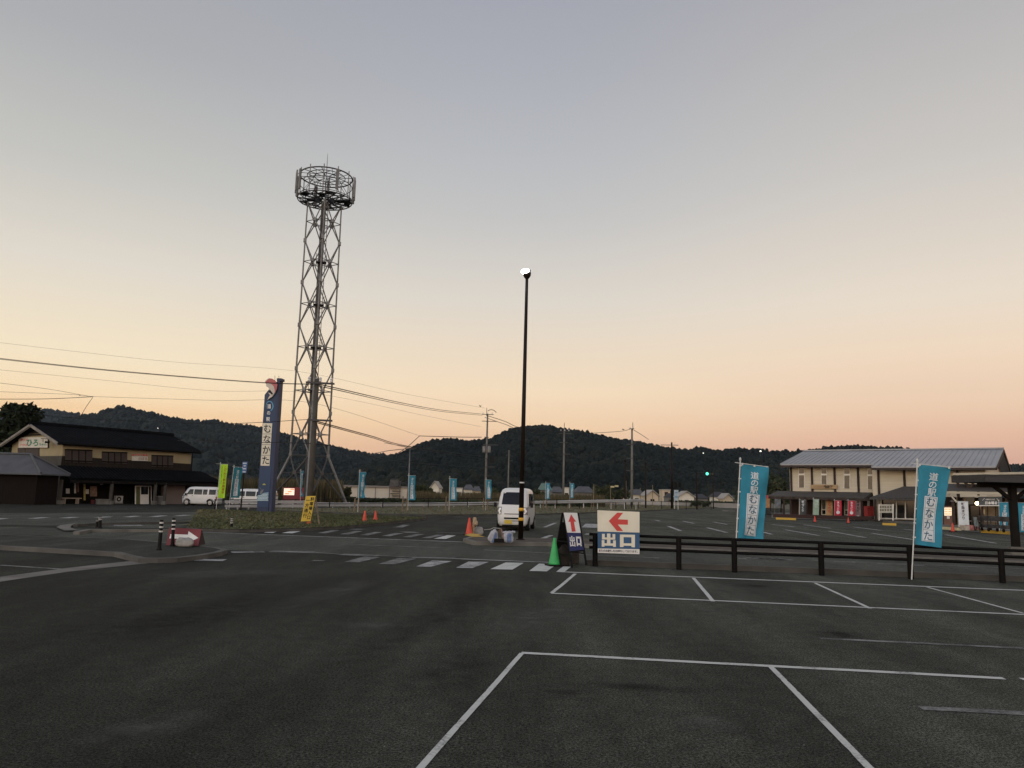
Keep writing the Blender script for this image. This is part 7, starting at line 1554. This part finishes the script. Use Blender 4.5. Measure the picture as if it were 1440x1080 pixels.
HL = [(604, 617, 677, 190, 0, 2, 'white gabled house among trees right of the blue banner', dict(gable=True)), (637, 650, 685.5, 210, 0, 2, 'flat pale shed roof beside a mid verge banner', dict(flat=True)), (651, 664, 681, 230, 0, 0, 'small white house below the hillside left of the transformer pole', dict()), (664, 676, 683.5, 225, 1, 0, 'cream house touching the transformer pole', dict()),
      (758, 776, 679, 190, 2, 3, 'house with pale green roof right of the lamp post', dict()), (776, 793, 684, 200, 2, 0, 'grey roofed house between two banners', dict()), (793, 800, 685, 210, 0, 2, 'narrow pale house behind the slim pole', dict(flat=True)), (810, 837, 683.5, 185, 2, 0, 'wide grey roofed house right of the last banner', dict()),
      (868, 878, 690, 200, 1, 0, 'small cream house left of the black roadside pole', dict()), (884, 907, 687.5, 180, 0, 0, 'pale house behind the pale utility pole', dict()), (908, 927, 689.5, 175, 1, 2, 'cream gabled house right of the plain black pole', dict(gable=True)), (931, 943, 688, 200, 1, 2, 'tall cream flat roofed block left of the roadside lamp', dict(flat=True, two=True)), (940, 950, 694, 190, 2, 1, 'low dark roofed house behind the roadside lamp', dict()),
      (954, 977, 691, 175, 0, 2, 'pale gabled house left of the traffic light', dict(gable=True)), (977, 996, 697, 190, 2, 1, 'dark low house behind the traffic light', dict()), (1004, 1022, 691.5, 200, 0, 1, 'two storey white house with dark roof right of the traffic light', dict(two=True)), (1017, 1031, 697, 170, 1, 2, 'small cream gabled house left of the big blue banner', dict(gable=True)), (1030, 1060, 698, 195, 2, 1, 'long dark low building behind the big blue banner', dict()),
      (500, 512, 685, 175, 0, 2, 'white roofed house peeping over the warehouse', dict()), (540, 552, 684.5, 170, 0, 0, 'grey roofed house peeping over the warehouse', dict()), (283, 300, 687.5, 150, 0, 2, 'pale roofed barn behind the fluorescent banner', dict(flat=True)), (300, 325, 677.5, 160, 1, 0, 'barn with grey roof behind the teal banner', dict())]
for x0, x1, yt, Y, w_, r_, lb, kw in HL: vhouse(x0, x1, yt, Y, VW[w_], VR[r_], lb, **kw)
# long dark hedge bank / street wall across the village
mb = MB(); a = gx(850, 708, 150); b = gx(1075, 708, 150); mb.prism([a, b, b + Vector((0, 0, 0.9)), a + Vector((0, 0, 0.9))], (0, 0.3, 0)); tag(mb.build('low_wall', M('street_wall_pale', (0.25, 0.235, 0.21), 0.85, 0.4, 0.15)), 'long pale low wall along the village street', 'wall')
# pale information banner on legs, T shaped lamp, small shrubs
b = gx(951, 712, 112); e = empty('street_banner_sign', b, 0, 'pale blue upright sign on two white legs right of the roadside lamp', 'sign'); z0, z1 = zat(b.x, b.y, 704), zat(b.x, b.y, 689)
mb = MB(); mb.box(b + Vector((0, 0, (z0 + z1) / 2)), (0.62, 0.06, z1 - z0)); bo = wbuild(mb, 'board', M('sign_pale_blue', (0.36, 0.42, 0.45), 0.6, 0.15, 3), e)
mb = MB(); mb.box(b + Vector((0, -.04, z0 + (z1 - z0) * .35)), (0.4, 0.02, (z1 - z0) * .2)); mb.box(b + Vector((0, -.04, z0 + (z1 - z0) * .75)), (0.42, 0.02, (z1 - z0) * .12)); wbuild(mb, 'blue_print', M('sign_mid_blue', (0.16, 0.27, 0.36), 0.6), bo)
for s in (-.25, .25): mb = MB(); mb.bar(b + Vector((s, 0, 0)), b + Vector((s, 0, z0 + .1)), 0.07); wbuild(mb, 'leg', WHITE, e)
b = gx(858.5, 714, 96); e = empty('direction_sign', b, 0, 'thin post with two pale boards, one either side, above the verge', 'sign'); z = zat(b.x, b.y, 684.5)
mb = MB(); mb.tube([b, b + Vector((0, 0, z + .1))], 0.04, 8); wbuild(mb, 'post', STK, e)
for s, dz in ((0.22, 0.0), (0.72, 0.1)): mb = MB(); mb.box(b + Vector((s, -.03, z + dz)), (0.46, 0.04, 0.2)); wbuild(mb, 'board', M('arrow_board_pale', (0.42, 0.36, 0.20), 0.7), e)

# ------------------------------------------------------------------ plants
def leafy(name, c, size, n, mats, label, cat, trunk=None, seed=0, leaf=0.28, clumps=9, group=None, tall=1.0):
    r2 = random.Random(seed); e = empty(name, c, 0, label, cat, group)
    cl = []
    for k in range(clumps):
        a = r2.uniform(0, 6.283); q = r2.random() ** 0.6; zf = r2.uniform(0.2, 1.0)
        cl.append((Vector((math.cos(a) * size[0] * .36 * q, math.sin(a) * size[1] * .36 * q, size[2] * (0.28 + 0.6 * zf))), min(size) * r2.uniform(0.18, 0.34)))
    if trunk:
        mb = MB(); mb.tube([(0, 0, 0), (0.05, 0, size[2] * .35), (0.0, 0.05, size[2] * .8)], [trunk, trunk * .7, trunk * .25], 8)
        for p, r in cl[:6]: mb.tube([(0.03, 0, size[2] * .3), p * 0.7 + Vector((0, 0, size[2] * .12)), p], [trunk * .45, trunk * .25, trunk * .1], 6)
        mb.build('trunk', M('bark', (0.045, 0.035, 0.027), 0.95, 0.3, 5), e)
    mbs = [MB() for _ in mats]
    for k in range(n):
        p, r = cl[r2.randrange(clumps)]; d = Vector((r2.gauss(0, 1), r2.gauss(0, 1), r2.gauss(0, 1))).normalized() * r * (r2.random() ** 0.4)
        d.z *= tall; q = p + d; s = leaf * r2.uniform(0.5, 1.2); ax = Vector((r2.gauss(0, 1), r2.gauss(0, 1), r2.gauss(0, 1))).normalized(); bx = ax.orthogonal().normalized()
        bx.rotate(Matrix.Rotation(r2.uniform(0, 6.28), 3, ax)); cx_ = ax.cross(bx)
        mbs[r2.randrange(len(mats))].add([q - bx * s, q + cx_ * s * .45, q + bx * s, q - cx_ * s * .45], [(0, 1, 2, 3)])
    for m_, m in zip(mbs, mats): m_.build('crown' if trunk else 'foliage', m, e, fix=False)
    return e
PINE = [M('pine_dark', (0.014, 0.02, 0.011), 0.9, 0.4, 1), M('pine_mid', (0.022, 0.028, 0.014), 0.9, 0.4, 1)]
b = gx(12, 700, 84); zt = zat(b.x, b.y, 563)
leafy('pine_tree', b, (5.0, 4.6, zt), 6500, PINE, 'dark pine tree behind the house at the left edge', 'tree', trunk=0.28, seed=4, leaf=0.36, clumps=16)
b = gx(-14, 700, 80); leafy('pine_tree', b, (6.5, 5, zat(b.x, b.y, 592)), 4500, PINE, 'lower dark tree cut off by the left frame edge', 'tree', trunk=0.25, seed=14, leaf=0.36, clumps=14)
b = gx(92, 690, 84); leafy('small_tree', b, (2.6, 2.4, zat(b.x, b.y, 592.5)), 1200, PINE, 'dark tree tip poking over the house ridge', 'tree', trunk=0.12, seed=6, leaf=0.25)
GRN = SHRUB + [M('leaf_olive', (0.052, 0.05, 0.022), 0.9, 0.4, 2)]
for i, (px, Y, yt, wd, lb) in enumerate(((1083, 118, 668, 5.0, 'dark tree right of the big blue banner'), (1098, 108, 676, 3.6, 'lower dark tree against the left end of the hall'), (1068, 135, 683, 5.0, 'dark bush behind the big blue banner'), (738, 140, 688, 7, 'dark green tree behind the white van'), (705, 132, 690, 7, 'olive tree left of the white van'), (848, 150, 683, 5, 'dark round tree above the verge fence'), (870, 160, 689, 6, 'low olive bush right of the round tree'), (593, 150, 683.5, 5, 'dark bush beside the white gabled house'),
                                          (760, 150, 690, 6, 'green bush below the pale green roof'), (480, 118, 689, 4.5, 'dark spreading tree in front of the warehouse'), (467, 112, 696, 3.0, 'dark bush at the right foot of the tower'), (1050, 160, 690, 7, 'dark tree clump beyond the street wall'))):
    b = gx(px, 705, Y); leafy('broadleaf_tree', b, (wd, wd * .8, max(2.2, zat(b.x, b.y, yt))), 1500, GRN, lb, 'tree', trunk=0.14, seed=20 + i, leaf=0.32, clumps=10, group='trees beyond the fences')
for i, (px, py, w_) in enumerate(((977, 714.6, 1.8), (985, 714.8, 2.2), (993, 714.5, 1.7))):
    b = gp(px, py, 0.0); leafy('round_shrub', b, (w_, w_ * .8, 1.1), 900, SHRUB, ('left clipped dark shrub by the traffic light', 'middle clipped dark shrub by the traffic light', 'right clipped dark shrub by the traffic light')[i], 'shrub', seed=50 + i, leaf=0.11, clumps=12, group='clipped shrubs')
# reed bed and hedge behind the guardrail
def strip_blades(name, x0, x1, Y0, Y1, hb, n, mats, wd=(0.03, 0.09)):
    mbs = [MB() for _ in mats]
    for k in range(n):
        px = rng.uniform(x0, x1); Y = rng.uniform(Y0, Y1); p = gx(px, 700, Y); h = hb * rng.uniform(0.6, 1.1) * (1 + .22 * mnoise.noise((p.x * .15, Y * .1, 1)))
        w_ = rng.uniform(*wd); a = rng.uniform(0, 3.14); c, s_ = math.cos(a) * w_, math.sin(a) * w_; lx = rng.uniform(-.25, .25)
        mbs[min(len(mats) - 1, int(rng.random() * len(mats)))].add([(p.x - c, p.y - s_, 0), (p.x + c, p.y + s_, 0), (p.x + lx + c * .6, p.y + s_, h * .8), (p.x + lx * 1.6, p.y, h)], [(0, 1, 2, 3)])
    for q, m in zip(mbs, mats): tag(q.build(name, m, fix=False), kind='stuff')
REED = [M('reed_straw', (0.10, 0.074, 0.033), 0.9, 0.3, 0.5), M('reed_ochre', (0.075, 0.058, 0.025), 0.9, 0.3, 0.5), M('reed_green', (0.048, 0.047, 0.021), 0.9, 0.3, 0.5)]
strip_blades('reed_bed', 284, 480, 98, 112, 2.9, 5500, REED)
strip_blades('reed_bed', 575, 850, 112, 130, 1.75, 8000, REED)
def hedge(x0, x1, Y, h, n, lab=None):
    mb = [MB(), MB()]
    for k in range(n):
        px = rng.uniform(x0, x1); p = gx(px, 700, Y + rng.uniform(0, 2.5)); z = rng.random() ** 0.8 * h * (1 + .3 * mnoise.noise((p.x * .5, 0, 7))); s = rng.uniform(.12, .3)
        ax = Vector((rng.gauss(0, 1), rng.gauss(0, 1), rng.gauss(0, 1))).normalized(); bx = ax.orthogonal().normalized(); cx_ = ax.cross(bx); q = Vector((p.x, p.y, z))
        mb[k % 2].add([q - bx * s, q + cx_ * s * .5, q + bx * s, q - cx_ * s * .5], [(0, 1, 2, 3)])
    for q, m in zip(mb, SHRUB): tag(q.build('hedge', m, fix=False), kind='stuff')
hedge(462, 700, 100, 0.62, 5200); hedge(284, 400, 94, 0.7, 1800); hedge(700, 830, 108, 0.8, 2200); hedge(940, 1075, 155, 1.2, 2600)
# lamps on the hilltop
HLAMP = M('hill_lamp_light', (0.9, 0.9, 0.85), 0.4, emit=(1.0, 0.95, 0.85), estr=3.0)
for px, py, Y, r, lb in ((1069.5, 634.5, 1350, 1.5, 'bright lamp on the right hilltop'), (989, 637.2, 1350, 0.9, 'small bright lamp on the hilltop above the traffic light'), (222, 602, 1500, 0.8, 'tiny pale lamp on the dark hillside over the house')):
    p = at(px, py, Y); e = empty('hill_lamp', p, 0, lb, 'lamp', 'lamps on the hills'); mb = MB(); mb.lathe([(0.1 * r, -r * .6), (r, -.3 * r), (r, .3 * r), (.1 * r, .6 * r)], (0, 0, 0), 12); mb.build('lamp_head', HLAMP, e)
    mb = MB(); mb.tube([(0, 2, -14), (0, 2, r)], 0.35, 6); mb.build('mast', GALV_D, e)

# ------------------------------------------------------------------ thin evening haze
HZ = bpy.data.materials.new('haze_air'); HZ.use_nodes = True; t = HZ.node_tree; t.nodes.clear()
vo = t.nodes.new('ShaderNodeOutputMaterial'); pv = t.nodes.new('ShaderNodeVolumePrincipled')
pv.inputs['Density'].default_value = 2.2e-5; pv.inputs['Color'].default_value = (0.62, 0.78, 1.0, 1); pv.inputs['Anisotropy'].default_value = 0.0
t.links.new(pv.outputs[0], vo.inputs['Volume'])
mb = MB(); mb.box((0, 2000, 374), (9000, 5600, 750)); hz = mb.build('haze', HZ); hz['kind'] = 'stuff'
